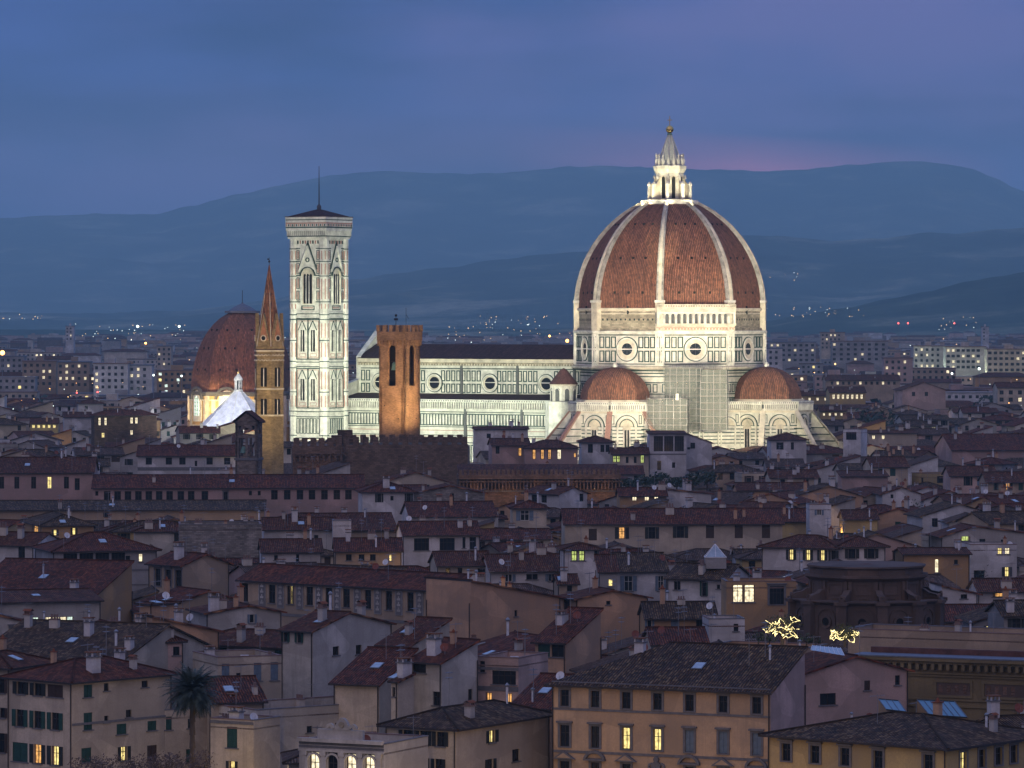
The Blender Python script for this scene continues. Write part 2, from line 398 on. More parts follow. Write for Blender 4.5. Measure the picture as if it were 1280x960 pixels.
hill('hills_middle', [(-100, 392), (100, 392), (240, 388), (330, 376), (400, 360), (440, 350), (500, 341), (560, 334), (620, 325), (680, 318), (720, 314), (800, 306), (870, 300), (925, 295), (960, 294), (1000, 297), (1040, 301), (1100, 298), (1160, 291), (1200, 291), (1240, 287), (1290, 284), (1400, 280)], 17000, 5000, 0, 120, 5.1)
hill('hills_near', [(-100, 412), (600, 412), (800, 410), (900, 408), (960, 402), (1000, 394), (1060, 384), (1110, 373), (1160, 364), (1210, 352), (1250, 345), (1290, 338), (1400, 330)], 10200, 2000, 0, 60, 9.3)

# ---------------------------------------------------------------- marble, brick and metal of the monuments
plain('m_white', (.66, .64, .56), .7, var=.35, sc=.5); plain('m_cream', (.60, .54, .42), .75, var=.4, sc=.4); plain('m_brick', (.34, .19, .14), .85); plain('m_rib', (.38, .36, .32), .8, var=.5, sc=.6); plain('m_green', (.022, .05, .042), .6); plain('m_pink', (.42, .21, .16), .7)
plain('m_grey', (.11, .11, .11), .8); plain('m_cone', (.55, .57, .48), .8); plain('m_rough', (.33, .28, .20), .95, var=.6, sc=.8); plain('gold', (.85, .60, .20), .3, .9); plain('copper', (.16, .30, .25), .6)
stone('t_brick', (.40, .24, .13), (.28, .20, .13), .55, .2, var=.35, msize=.02); stone('badia', (.34, .25, .13), (.25, .2, .12), .8, .3, var=.35, msize=.02)
stone('bargello', (.22, .15, .11), (.10, .08, .06), .8, .35, var=.4)
stone('m_masonry', (.42, .37, .27), (.26, .22, .17), 1.3, .45, var=.45)
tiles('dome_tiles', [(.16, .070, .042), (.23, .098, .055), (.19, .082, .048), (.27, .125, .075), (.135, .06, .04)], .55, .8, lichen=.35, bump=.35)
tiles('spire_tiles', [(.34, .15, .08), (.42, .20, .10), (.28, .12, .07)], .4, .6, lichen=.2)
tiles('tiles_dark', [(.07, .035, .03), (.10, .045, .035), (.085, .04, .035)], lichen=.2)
plain('m_roofwhite', (.60, .61, .66), .7, var=.3, sc=.6)
def net_mat():
    m, nt, b = newmat('netting'); b.inputs['Base Color'].default_value = (.17, .175, .15, 1); b.inputs['Roughness'].default_value = .9
    n = noise_n(nt, mapped(nt, (1, 1, 1)), .5, 3)
    nt.links.new(ramp_n(nt, n.outputs[0], [(.3, g(.5)), (.7, g(.66))]), b.inputs['Alpha']); MATS['netting'] = m
net_mat()
AL = R(-30.5)

def campanile():
    root = thing('bell_tower', 'tall square white marble bell tower with green and pink bands, floodlit beside the nave', 'bell tower', (-60.2, 1347.9, 0), AL)
    hw = 6.75; M0 = 'm_white'
    b = MB(); b.box(-hw + .5, hw - .5, -hw + .5, hw - .5, 0, 79, M0)
    for sx in (-1, 1):
        for sy in (-1, 1):
            b.prof([(1.55, 0), (1.55, 79)], 8, M0, sx * (hw - 1.25), sy * (hw - 1.25), R(22.5))
            for z in (10, 16.5, 22.5, 24, 30, 37.5, 39.5, 46, 52.5, 54, 58, 66, 70.5, 74.5):
                b.prof([(1.62, z), (1.62, z + .28)], 8, 'm_green', sx * (hw - 1.25), sy * (hw - 1.25), R(22.5))
            for z0, z1 in ((25.5, 29), (31, 36.5), (41, 45.5), (47, 51.5), (56, 57.5), (59, 65.3), (66.6, 70), (71.3, 74)):
                for k in range(8):
                    a = R(45 * k); f = Fac(b, (sx * (hw - 1.25) + 1.43 * math.cos(a), sy * (hw - 1.25) + 1.43 * math.sin(a)), a); f.box(-.16, .16, z0, z1, -.02, .07, 'm_pink')
    b.build('tower_wall', root)
    sills = []
    for fi, a in enumerate((R(-90), 0, R(90), R(180))):
        b = MB(); f = Fac(b, ((hw - .5) * math.cos(a), (hw - .5) * math.sin(a)), a); W = hw - 2.4
        for z in (9.5, 16, 22.6, 24.2, 38.2, 39.6, 53.2, 54.6): f.box(-hw + 1.5, hw - 1.5, z, z + .35, -.05, .35, 'm_white'); f.box(-hw + 1.5, hw - 1.5, z - .3, z - .05, -.05, .12, 'm_green')
        # lower relief panels
        for i in range(5): f.panel(-W + i * W * .4 + .15, -W + (i + 1) * W * .4 - .15, 10.6, 15.4, .18, .1, 'm_green' if i % 2 else 'm_pink')
        for i in range(7): f.panel(-W + i * W / 3.5 + .1, -W + (i + 1) * W / 3.5 - .1, 17.2, 22.0, .14, .1, 'm_green')
        wins = []
        for z0 in (25, 40.2):   # two storeys with paired two-light windows
            f.panel(-W, W, z0, z0 + 12.6, .22, .12); f.panel(-W + .45, W - .45, z0 + .5, z0 + 12.1, .12, .1, 'm_pink')
            for u in (-1.95, 1.95):
                f.slab([(u - 1.5, z0 + 9.2), (u + 1.5, z0 + 9.2), (u, z0 + 12.0)], .0, .35, 'm_white')
                for s_ in (-1, 1): f.slab([(u + s_ * 1.5 - .12, z0 + 9.1), (u + s_ * 1.5 + .12, z0 + 9.1), (u + .12, z0 + 12.1), (u - .12, z0 + 12.1)], .3, .45, 'm_green')
                f.box(u - 1.35, u - .95, z0 + 2.5, z0 + 8.5, 0, .3, 'm_white'); f.box(u + .95, u + 1.35, z0 + 2.5, z0 + 8.5, 0, .3, 'm_white')
                f.slab(f.archpoly(u, 2.5, z0 + 6.6, z0 + 10.2, True), .0, .2, 'm_white')
                f.box(u - 1.3, u + 1.3, z0 + 2.0, z0 + 2.5, 0, .4, 'm_white'); f.panel(u - 1.2, u + 1.2, z0 + .9, z0 + 1.9, .1, .1, 'm_pink')
                wins.append((u, z0 + 2.5, 1.5, 7.0, 2))
            f.box(-.2, .2, z0 + .3, z0 + 12.3, 0, .14, 'm_green')
        # the tall top storey with one three-light window under a gable
        z0 = 55.5
        for z in (58, 66.2, 70.6, 74.6): f.box(-hw + 1.5, -2.9, z, z + .3, 0, .15, 'm_green'); f.box(2.9, hw - 1.5, z, z + .3, 0, .15, 'm_green')
        for s_ in (-1, 1):
            for za, zb in ((58.6, 61.6), (62.2, 65.7), (66.8, 70.2), (71.2, 74.2)):
                f.panel(s_ * 3.7 - .55, s_ * 3.7 + .55, za, zb, .14, .12, 'm_green', 'm_pink')
            f.slab([(s_ * 3.1 - .25, 67.5), (s_ * 3.1 + .25, 67.5), (.25, 75.6), (-.25, 75.6)], .1, .7, 'm_white')
            f.slab([(s_ * 3.35 - .18, 68.3), (s_ * 3.35 + .18, 68.3), (.18, 76.6), (-.18, 76.6)], .05, .35, 'm_green')
        f.slab([(-2.7, 68.2), (2.7, 68.2), (0, 75.0)], 0, .3, 'm_white'); f.arc(0, 71.2, .45, .75, .3, .5, 'm_green', 0, 2 * math.pi, 14)
        f.arc(0, 66.2, 2.0, 2.35, 0, .5, 'm_cream'); f.arc(0, 66.2, 2.6, 2.85, 0, .6, 'm_green')
        f.slab(f.archpoly(0, 4.0, 57.4, 69.6, True), 0, .12, 'm_cream'); f.panel(-2.4, 2.4, 55.6, 57.0, .2, .15, 'm_green', 'm_pink')
        f.box(-2.35, -2.0, 57.4, 66.2, 0, .5, 'm_white'); f.box(2.0, 2.35, 57.4, 66.2, 0, .5, 'm_white')
        wins.append((0, 57.6, 3.3, 9.3, 3))
        for i in range(13): f.box(-5.8 + i * .93, -5.4 + i * .93, 76.2, 77.2, 0, .2, 'm_pink' if i % 2 else 'm_green')
        b.build('marble_facing', root)
        for u, z, w, h, n in wins:
            b = MB(); f = Fac(b, ((hw - .5) * math.cos(a), (hw - .5) * math.sin(a)), a)
            lw = w / n
            for i in range(n): f.slab(f.archpoly(u - w / 2 + lw * (i + .5), lw * .78, z, z + h, True), .14, .24, 'void')
            for i in range(1, n): f.box(u - w / 2 + lw * i - .09, u - w / 2 + lw * i + .09, z, z + h * .93, .2, .4, 'm_white')
            b.build('window', root)
    b = MB()
    for k, (r, z0, z1, mt) in enumerate(((7.3, 77.8, 78.4, M0), (7.6, 78.4, 78.7, 'm_green'), (8.1, 80.2, 81.1, M0), (8.25, 81.1, 81.5, 'm_green'), (8.35, 81.5, 82.4, M0), (8.3, 82.4, 82.8, 'm_pink'), (8.35, 82.8, 83.5, M0), (8.3, 83.5, 83.8, 'm_green'), (8.5, 83.8, 84.5, M0))):
        r = 6.75 + (r - 6.75) * .5; b.box(-r, r, -r, r, z0, z1, mt)
    b.box(-6.9, 6.9, -6.9, 6.9, 78.7, 80.2, 'm_grey')
    for a in (R(-90), 0, R(90), R(180)):
        f = Fac(b, (6.9 * math.cos(a), 6.9 * math.sin(a)), a)
        for i in range(20): f.slab([(-7.2 + i * .74, 78.7), (-6.85 + i * .74, 78.7), (-6.85 + i * .74, 80.2), (-7.2 + i * .74, 80.2)], 0, .45, M0)
        f = Fac(b, (7.55 * math.cos(a), 7.55 * math.sin(a)), a)
        for i in range(20): f.box(-7.3 + i * .74, -6.9 + i * .74, 81.65, 82.3, -.02, .08, 'm_green' if i % 2 else 'm_pink')
    b.build('cornice', root)
    b = MB(); r = 7.6
    for i in range(4):
        c = [(-r, -r), (r, -r), (r, r), (-r, r)]; p, q = c[i], c[(i + 1) % 4]
        b.poly([(*p, 84.55), (*q, 84.55), (q[0] * .08, q[1] * .08, 87.0), (p[0] * .08, p[1] * .08, 87.0)], 'tiles_dark', [(0, 0), (17, 0), (9.2, 8), (7.8, 8)])
    b.box(-7.7, 7.7, -7.7, 7.7, 84.5, 84.75, 'tiles_dark'); b.prof([(.7, 86.6), (.7, 88), (.3, 88.6)], 8, 'm_grey'); b.build('tower_roof', root)
    b = MB(); b.tube((0, 0, 88), (0, 0, 100.5), .22, 'gutter', 6, .08); b.build('mast', root)
campanile()

def ogive(z, z0=56.0, R0=28.4, rho=35.6): return R0 - rho + math.sqrt(max(0, rho * rho - (z - z0) ** 2))
def cathedral():
    root = thing('cathedral', 'floodlit marble cathedral with long nave and huge red brick ribbed dome', 'cathedral', (48.2, 1320, 0), AL)
    A = [R(22.5 + 45 * k) for k in range(8)]
    def octp(r, z): return [(r * math.cos(a), r * math.sin(a), z) for a in A]
    c8 = math.cos(R(22.5))
    # dome
    b = MB(); zs = [56 + 32.2 * (i / 22) for i in range(23)]
    for za, zb in zip(zs, zs[1:]):
        pa, pb = octp(ogive(za), za), octp(ogive(zb), zb)
        for i in range(8):
            j = (i + 1) % 8; ra, rb = ogive(za) * .3827, ogive(zb) * .3827; va, vb = (za - 56) * 1.12, (zb - 56) * 1.12
            b.poly([pa[i], pa[j], pb[j], pb[i]], 'dome_tiles', [(-ra + 30 * i, va), (ra + 30 * i, va), (rb + 30 * i, vb), (-rb + 30 * i, vb)])
    b.poly(octp(8.6, 88.2), 'm_white')
    for k in range(8):      # small putlog holes in three rows
        a = R(45 * k)
        for z in (60.8, 71.2, 81.5):
            f = Fac(b, (ogive(z) * c8 * math.cos(a), ogive(z) * c8 * math.sin(a)), a); hw = ogive(z) * .3827
            for u in (-.45, 0, .45):
                f.box(u * hw - .32, u * hw + .32, z - .35, z + .35, -1, .22, 'void')
    b.build('dome', root)
    for k, a in enumerate(A):   # marble ribs
        b = MB(); prev = None; t = Vector((-math.sin(a), math.cos(a), 0)); n = Vector((math.cos(a), math.sin(a), 0))
        for z in zs:
            r = ogive(z); w = 1.02 * (.55 + .45 * (r - 8) / 20); ns = n
            o = [n * (r - .8) - t * w, n * (r + .75) - t * w, n * (r + .75) + t * w, n * (r - .8) + t * w]
            o = [(p.x, p.y, z + (0 if i in (0, 3) else .35)) for i, p in enumerate(o)]
            i_ = [n * (r + .6) - t * w * .45, n * (r + 1.05) - t * w * .45, n * (r + 1.05) + t * w * .45, n * (r + .6) + t * w * .45]; i_ = [(p.x, p.y, z + .3) for p in i_]
            if prev: b.ring(prev[0], o, 'm_rib'); b.ring(prev[1], i_, 'm_cream')
            prev = (o, i_)
        f = Fac(b, (28.9 * math.cos(a), 28.9 * math.sin(a)), a); f.box(-1.35, 1.35, 49.3, 58.2, -1.6, .5, 'm_cream'); f.box(-1.5, 1.5, 57.8, 58.5, -1.6, .8, 'm_white')
        b.build('rib', root)
    b = MB(); b.prof([(8.6, 87.6), (8.9, 87.9), (9.0, 88.6), (8.7, 88.9), (8.7, 89.1)], 8, 'm_white', a0=R(22.5)); b.build('lantern_platform', root)
    # lantern
    b = MB(); b.prof([(4.3, 89), (4.3, 98)], 8, 'm_white', a0=R(22.5))
    b.prof([(4.4, 97.4), (4.7, 98), (5.0, 98.6), (5.1, 99.6), (4.7, 99.8)], 8, 'm_white', a0=R(22.5))
    for k in range(16):
        a = R(22.5 * k); x, y = 4.2 * math.cos(a), 4.2 * math.sin(a)
        b.prof([(.42, 99.8), (.42, 101.4), (.15, 102.3), (.3, 102.8), (.05, 103.4)], 6, 'm_white', x, y)
        f = Fac(b, (x, y), a); f.slab([(-.5, 99.8), (.5, 99.8), (.5, 101), (0, 101.8), (-.5, 101)], -.3, 0, 'm_white')
    lan = b.build('lantern', root)
    for k in range(8):
        a = R(45 * k); b = MB(); f = Fac(b, (4.3 * c8 * math.cos(a), 4.3 * c8 * math.sin(a)), a)
        f.slab(f.archpoly(0, 1.15, 89.6, 96.3), -.02, .05, 'void'); f.arc(0, 95.7, .6, .85, 0, .2, 'm_cream'); b.build('window', lan)
        b = MB(); a = A[k]; f = Fac(b, (0, 0), a + R(90))   # buttress: its plane runs outwards; t points inwards
        f.slab([(-6.5, 88.9), (-4, 88.9), (-4, 96.4), (-4.6, 96.0), (-4.8, 95.0), (-5.4, 94.2), (-6.5, 93.6)][::1], -.55, .55, 'm_cream')
        x, y = 6.2 * math.cos(a), 6.2 * math.sin(a); b.prof([(.6, 88.9), (.6, 93.4), (.75, 93.7), (.75, 94.0), (.2, 94.7)], 8, 'm_white', x, y)
        x, y = 4.7 * math.cos(a), 4.7 * math.sin(a); b.prof([(.5, 95.6), (.3, 96.5), (.1, 96.8)], 8, 'm_white', x, y)
        b.build('buttress', lan)
    b = MB(); b.prof([(3.6, 100), (2.9, 102.5), (.55, 109.2), (.4, 109.6)], 8, 'm_cone', a0=R(22.5))
    for a in A: b.tube((3.6 * math.cos(a), 3.6 * math.sin(a), 100.2), (.55 * math.cos(a), .55 * math.sin(a), 109.3), .3, 'm_white', 5, .12)
    b.prof([(.8, 109.0), (.75, 109.6)], 8, 'copper'); b.build('spire', lan)
    b = MB(); b.prof([(.05, 109.5)] + [(1.2 * math.sin(math.pi * i / 10), 110.8 - 1.2 * math.cos(math.pi * i / 10)) for i in range(1, 10)] + [(.05, 112)], 16, 'gold', smooth=True); b.build('ball', lan)
    b = MB(); b.tube((0, 0, 111.9), (0, 0, 114.8), .12, 'gold'); b.box(-.75, .75, -.1, .1, 113.5, 113.75, 'gold'); b.build('cross', lan)
    # drum: rough band under the dome, marble storey with round windows
    b = MB(); b.prof([(28.3, 49.3), (28.3, 55.6)], 8, 'm_masonry', a0=R(22.5)); b.prof([(28.6, 55.2), (29.0, 55.6), (29.0, 56.1), (28.2, 56.2)], 8, 'm_cream', a0=R(22.5))
    for k in range(8):
        a = R(45 * k); f = Fac(b, (28.3 * c8 * math.cos(a), 28.3 * c8 * math.sin(a)), a)
        for i in range(12):
            if k != 7: f.box(-9 + i * 1.55, -8.5 + i * 1.55, 52.4, 53.0, -.2, .06, 'void')
        if k != 7: f.box(-10, 10, 54.3, 54.6, -.05, .25, 'm_cream'); f.box(-10.5, 10.5, 49.3, 50.1, -.05, .5, 'm_rough')
        f.box(-.2, .2, 54.3, 56.8, -.1, .5, 'void')
    b.build('upper_drum', root)
    b = MB(); a = R(-45); f = Fac(b, (28.3 * c8 * math.cos(a), 28.3 * c8 * math.sin(a)), a)   # the finished gallery on one side
    f.box(-12.4, 12.4, 50.9, 51.5, 0, 2.1, 'm_cream'); f.box(-12.4, 12.4, 54.9, 56.6, 0, 2.0, 'm_cream'); f.box(-12.4, 12.4, 51.5, 54.9, 0, .9, 'm_grey'); f.box(-12.4, 12.4, 56.9, 57.3, 1.2, 2.1, 'm_cream')
    for i in range(32): f.box(-12.3 + i * .79, -12.0 + i * .79, 56.5, 57, 1.4, 1.9, 'm_cream')
    for i in range(14):
        u = -11.9 + i * 1.83; f.box(u - .33, u + .33, 51.5, 54.9, .9, 1.95, 'm_white')
        if i < 13: f.arc(u + .915, 53.9, .58, 1.1, 1.5, 1.95, 'm_white', n=6)
    f.box(-12.1, 12.1, 49.3, 50.9, 0, 1.2, 'm_cream'); f.box(-12.3, 12.3, 50.2, 50.35, 1.2, 1.35, 'm_pink')
    for i in range(24): f.box(-11.6 + i, -11.1 + i, 49.7, 50.1, 1.2, 1.3, 'm_pink')
    b.build('gallery', root)
    b = MB(); b.prof([(29.0, 38), (29.0, 49)], 8, 'm_white', a0=R(22.5)); b.prof([(29.4, 48.4), (29.8, 48.8), (29.8, 49.3), (28, 49.4)], 8, 'm_white', a0=R(22.5))
    b.prof([(29.3, 37.6), (30.3, 38.0), (30.3, 38.5), (29.2, 38.8)], 8, 'm_cream', a0=R(22.5)); b.prof([(30.0, 37.2), (30.0, 37.6)], 8, 'm_green', a0=R(22.5))
    ap = 29.0 * c8
    for k in range(8):
        a = R(45 * k); f = Fac(b, (ap * math.cos(a), ap * math.sin(a)), a)
        f.box(-11.3, 11.3, 39.2, 39.5, -.05, .2, 'm_green'); f.box(-11.3, 11.3, 47.9, 48.2, -.05, .2, 'm_green')
        f.box(-10.6, 10.6, 43.65, 43.95, 0, .22, 'm_white')
        for s_ in (-1, 1):
            for c in (4.7, 6.7, 8.7):
                for z0, z1 in ((39.9, 43.4), (44.1, 47.6)): f.panel(s_ * c - .85, s_ * c + .85, z0, z1, .26, .16, 'm_green', 'm_white')
            for z0, z1 in ((39.9, 43.4), (44.1, 47.6)): f.panel(s_ * 10.7 - .55, s_ * 10.7 + .55, z0, z1, .2, .5, 'm_green', 'm_green')
            f.box(s_ * 10.7 - .95, s_ * 10.7 + .95, 39, 48.4, -.05, .4, 'm_white')
        f.arc(0, 43.8, 3.45, 3.75, -.05, .25, 'm_green', 0, 2 * math.pi, 28); f.arc(0, 43.8, 3.0, 3.45, -.05, .45, 'm_white', 0, 2 * math.pi, 28); f.arc(0, 43.8, 1.8, 3.0, -.05, .18, 'm_cream', 0, 2 * math.pi, 28)
    for a in A:
        f = Fac(b, (29 * math.cos(a), 29 * math.sin(a)), a); f.box(-1.3, 1.3, 38.8, 48.6, -1.5, .25, 'm_white')
    drum = b.build('drum', root)
    for k in range(8):
        a = R(45 * k); b = MB(); f = Fac(b, (ap * math.cos(a), ap * math.sin(a)), a); f.disc(0, 43.8, 1.85, -.05, .12, 'glass')
        for t in range(6): f.slab([(math.cos(R(60 * t + 88)) * .1, 43.8 + math.sin(R(60 * t + 88)) * .1), (1.8 * math.cos(R(60 * t + 88)), 43.8 + 1.8 * math.sin(R(60 * t + 88))), (1.8 * math.cos(R(60 * t + 92)), 43.8 + 1.8 * math.sin(R(60 * t + 92)))], .1, .2, 'm_grey')
        b.build('round_window', drum)
    # storey under the drum and the ring of chapels at the foot
    b = MB(); b.prof([(27.5, 0), (27.5, 37.6)], 8, 'm_white', a0=R(22.5))
    for z in (29, 30.2, 33.6, 35.4, 36.4): b.prof([(27.7, z), (27.7, z + .35)], 8, 'm_green', a0=R(22.5))
    for k in range(8):
        a = R(45 * k); f = Fac(b, (27.5 * c8 * math.cos(a), 27.5 * c8 * math.sin(a)), a)
        for i in range(9):
            f.panel(-10 + i * 2.25, -8.4 + i * 2.25, 30.8, 33.4, .22, .14, 'm_green', 'm_white')
            f.panel(-10 + i * 2.25, -8.4 + i * 2.25, 28, 28.9, .2, .14)
    b.build('crossing_wall', root)
    def wall_face(f, hw, top, win=True, arch=True, pink=0):
        """striped marble wall with corbelled gallery, blind arch"""
        f.box(-hw, hw, top - .9, top, -.3, .9, 'm_white'); f.box(-hw, hw, top - 2.1, top - .9, -.05, .45, 'm_grey'); f.box(-hw, hw, top - 3.3, top - 2.6, -.05, .5, 'm_cream')
        n = int(hw * 2 / .62)
        for i in range(n):
            u = -hw + (i + .5) * 2 * hw / n; f.box(u - .16, u + .16, top - 2.7, top - .9, 0, .85, 'm_white'); f.box(u - .1, u + .1, top - .55, top - .25, .8, .95, 'void')
        for z in [top - 12.6 + 1.05 * i for i in range(6)] + [top - 25 + 1.6 * i for i in range(7)]: f.box(-hw, hw, z, z + .3, -.05, .08, 'm_green' if int(z * 3) % 3 else 'm_pink')
        if arch:
            r = min(3.1, hw - 1); zc = top - 7.2
            f.slab([(r * math.cos(math.pi * i / 12), zc + r * math.sin(math.pi * i / 12)) for i in range(13)], 0, .1, 'm_cream')
            f.arc(0, zc, r - .55, r, 0, .5, 'm_white', n=14); f.arc(0, zc, r + .1, r + .35, 0, .3, 'm_green', n=14); f.arc(0, zc, r - 1.1, r - .8, 0, .2, 'm_green', n=12)
            f.box(-r, -r + .5, top - 13, zc, 0, .4, 'm_white'); f.box(r - .5, r, top - 13, zc, 0, .4, 'm_white')
            if win:
                f.slab([(-1.5, zc - 1), (1.5, zc - 1), (0, zc + 2.2)], .1, .5, 'm_cream'); f.slab(f.archpoly(0, 2.2, top - 18, zc + .2, True), .1, .4, 'm_white')
                for s_ in (-1, 1): f.slab(f.archpoly(s_ * .42, .62, top - 17, zc - .4, True), .35, .46, 'void')
        for s_ in (-1, 1): f.panel(s_ * (hw - .9) - .45, s_ * (hw - .9) + .45, top - 6.5, top - 3.8, .15, .12)
        for i in range(int(hw)):
            f.panel(-hw + .3 + i * 2, -hw + 1.8 + i * 2, top - 17.5, top - 14, .16, .12, 'm_green' if i % 2 else 'm_pink')
    for nm, (cx, cy), a0 in (('south', (0, -34.3), -90), ('east', (33.2, 0), 0), ('north', (0, 34.3), 90)):
        b = MB(); Rt = 13.4; b.prof([(Rt, 0), (Rt, 28)], 8, 'm_white', cx, cy, R(22.5))
        for k in (-90, -45, 0, 45, 90):
            a = R(a0 + k); f = Fac(b, (cx + Rt * c8 * math.cos(a), cy + Rt * c8 * math.sin(a)), a); wall_face(f, Rt * .3827, 28.2)
        b.prof([(11.4, 28), (11.4, 28.8)], 8, 'm_cream', cx, cy, R(22.5)); tw = b.build('tribune_wall', root)
        for k in (-67.5, -22.5, 22.5, 67.5):   # sloping spur buttresses
            a = R(a0 + k); b = MB(); f = Fac(b, (cx, cy), a + R(90))
            f.slab([(-Rt - 10, 12.5), (-Rt + .5, 12.5), (-Rt + .5, 25.2), (-Rt - .3, 25.2)], -.65, .65, 'm_white')
            f.slab([(-Rt - 10.3, 12.3), (-Rt - .2, 25.0), (-Rt - .2, 25.7), (-Rt - 10.9, 12.9)], -.8, .8, 'm_brick' if nm != 'east' else 'm_cream')
            for z in (14, 16, 18, 20): f.box(-Rt - 9.6 + (z - 13) * .78, -Rt, z, z + .3, -.72, .72, 'm_green')
            f.slab([(-Rt - 10, 0), (-Rt + .5, 0), (-Rt + .5, 12.5), (-Rt - 10, 12.5)], -.65, .65, 'm_white')
            b.build('buttress', tw)
        b = MB(); prev = None
        for i in range(9):
            t = math.pi / 2 * i / 8.6; r, z = 10.6 * math.cos(t), 28.6 + 9.9 * math.sin(t)
            o = [(cx + r * math.cos(q), cy + r * math.sin(q), z) for q in A]
            if prev:
                for q in range(8):
                    j = (q + 1) % 8; ra, rb = prev[1] * .3827, r * .3827
                    b.poly([prev[0][q], prev[0][j], o[j], o[q]], 'dome_tiles', [(-ra + 20 * q, prev[2]), (ra + 20 * q, prev[2]), (rb + 20 * q, t * 11), (-rb + 20 * q, t * 11)])
            prev = (o, r, t * 11)
        b.poly(prev[0], 'dome_tiles'); b.prof([(.7, 38.2), (.8, 39.2), (.2, 39.8)], 8, 'm_white', cx, cy); b.build('tribune_dome', root)
    b = MB(); b.prof([(33.4, 0), (33.4, 28)], 8, 'm_white', a0=R(22.5))
    for k in (-45, -135, 45, 135):
        a = R(k); f = Fac(b, (33.4 * c8 * math.cos(a), 33.4 * c8 * math.sin(a)), a); wall_face(f, 12.7, 28.2, arch=False)
        for u, r in ((-9.2, 2.6), (-4.6, 1.4), (-1.2, 1.4), (3.5, 2.6), (9, 2.4)):
            f.arc(u, 21, r - .4, r, 0, .45, 'm_white', n=12); f.slab([(u + (r - .4) * math.cos(math.pi * i / 10), 21 + (r - .4) * math.sin(math.pi * i / 10)) for i in range(11)], 0, .12, 'm_cream')
            f.arc(u, 21, r + .08, r + .3, 0, .3, 'm_green', n=12); f.box(u - r, u - r + .4, 15, 21, 0, .4, 'm_white'); f.box(u + r - .4, u + r, 15, 21, 0, .4, 'm_white')
    b.build('chapel_wall', root)
    # small round exedra with a half-cone roof between nave and tribune
    b = MB(); ex = (-22.3, -26.3); b.prof([(3.8, 27), (3.8, 32.6)], 16, 'm_white', *ex); b.prof([(4.1, 32.6), (4.3, 33.1)], 16, 'm_cream', *ex)
    for k in range(16):
        a = R(22.5 * k); f = Fac(b, (ex[0] + 3.75 * math.cos(a), ex[1] + 3.75 * math.sin(a)), a)
        if k % 2 == 0: f.slab(f.archpoly(0, 1.3, 28, 31.8), 0, .15, 'm_grey'); f.arc(0, 31.1, .7, .95, 0, .35, 'm_white', n=8)
        else: f.box(-.25, .25, 27.5, 32.6, -.1, .35, 'm_white')
    b.prof([(4.5, 33.1), (3.0, 35.0), (1.1, 37.4), (.1, 38.0)], 16, 'tiles_dark', *ex); b.prof([(5.6, 0), (5.6, 27.9)], 8, 'm_white', *ex, a0=R(22.5))
    b.build('exedra', root)
    # nave and aisles
    b = MB(); x0, x1 = -106, -23
    b.box(x0, x1, -10.5, 10.5, 0, 40.2, 'm_white'); b.box(x0, x1, -21, 21, 0, 27.4, 'm_white')
    for sgn, a in ((-1, R(-90)), (1, R(90))):
        f = Fac(b, ((x0 + x1) / 2, sgn * 10.5), a); L = (x1 - x0) / 2
        f.box(-L, L, 39.3, 40.4, 0, 1.1, 'm_cream'); f.box(-L, L, 38.3, 39.3, 0, .7, 'm_rough'); f.box(-L, L, 37.6, 38.3, 0, .3, 'm_white'); f.box(-L, L, 37.2, 37.5, 0, .2, 'm_green')
        f.box(-L, L, 28.6, 29.4, 0, .3, 'm_green'); f.box(-L, L, 33.0, 33.25, 0, .14, 'm_white')
        xo = [q - (x0 + x1) / 2 for q in (-97.9, -77.8, -57.6, -37.4)]
        if sgn > 0: xo = [-q for q in xo]
        u = -L + 1
        while u < L - 1.6:
            if all(abs(u + .75 - q) > 3.1 for q in xo):
                for z0, z1 in ((29.8, 32.7), (33.4, 36.8)): f.panel(u, u + 1.45, z0, z1, .24, .14, 'm_green', 'm_white')
            u += 1.85
        for q in xo:
            f.arc(q, 32.9, 2.3, 2.75, 0, .5, 'm_white', 0, 2 * math.pi, 24); f.arc(q, 32.9, 1.85, 2.3, 0, .2, 'm_cream', 0, 2 * math.pi, 24); f.arc(q, 32.9, 2.8, 3.0, 0, .3, 'm_green', 0, 2 * math.pi, 24)
        for i in range(int(2 * L / 1.0)): f.box(-L + i * 1.0, -L + i * 1.0 + .35, 38.35, 38.9, .6, .85, 'm_cream')
        for q in xo: f.box(q + 9.6, q + 10.4, 28.6, 39.4, 0, .5, 'm_grey')
        f = Fac(b, ((x0 + x1) / 2, sgn * 21), a)
        f.box(-L, L, 27.1, 28.0, -.4, 1.2, 'm_white'); f.box(-L, L, 25.4, 26.9, 0, .4, 'm_grey'); f.box(-L, L, 24.4, 25.1, 0, .6, 'm_white')
        for i in range(int(2 * L / .85)): u = -L + .2 + i * .85; f.box(u, u + .38, 25.1, 27.1, 0, 1.0, 'm_white'); f.box(u + .1, u + .3, 27.4, 27.75, 1.1, 1.3, 'void')
        f.box(-L, L, 19.9, 23.6, 0, .1, 'm_green')
        for i in range(int(2 * L / 1.1)): u = -L + .2 + i * 1.1; f.box(u, u + .62, 20.2, 23.3, .05, .3, 'm_white')
        for z in (24.0, 19.4, 16.8, 14.6): f.box(-L, L, z, z + .22, 0, .16, 'm_green')
        for z in (18.3, 16.2): f.box(-L, L, z, z + .2, 0, .12, 'm_pink')
        for i in range(int(2 * L / 1.9)): f.panel(-L + .2 + i * 1.9, -L + 1.7 + i * 1.9, 8, 14, .2, .12, 'm_green')
        for q in xo: f.box(q + 9.4 + 8, q + 10.2 + 8, 6, 27, 0, .7, 'm_grey')
    nave = b.build('nave_wall', root)
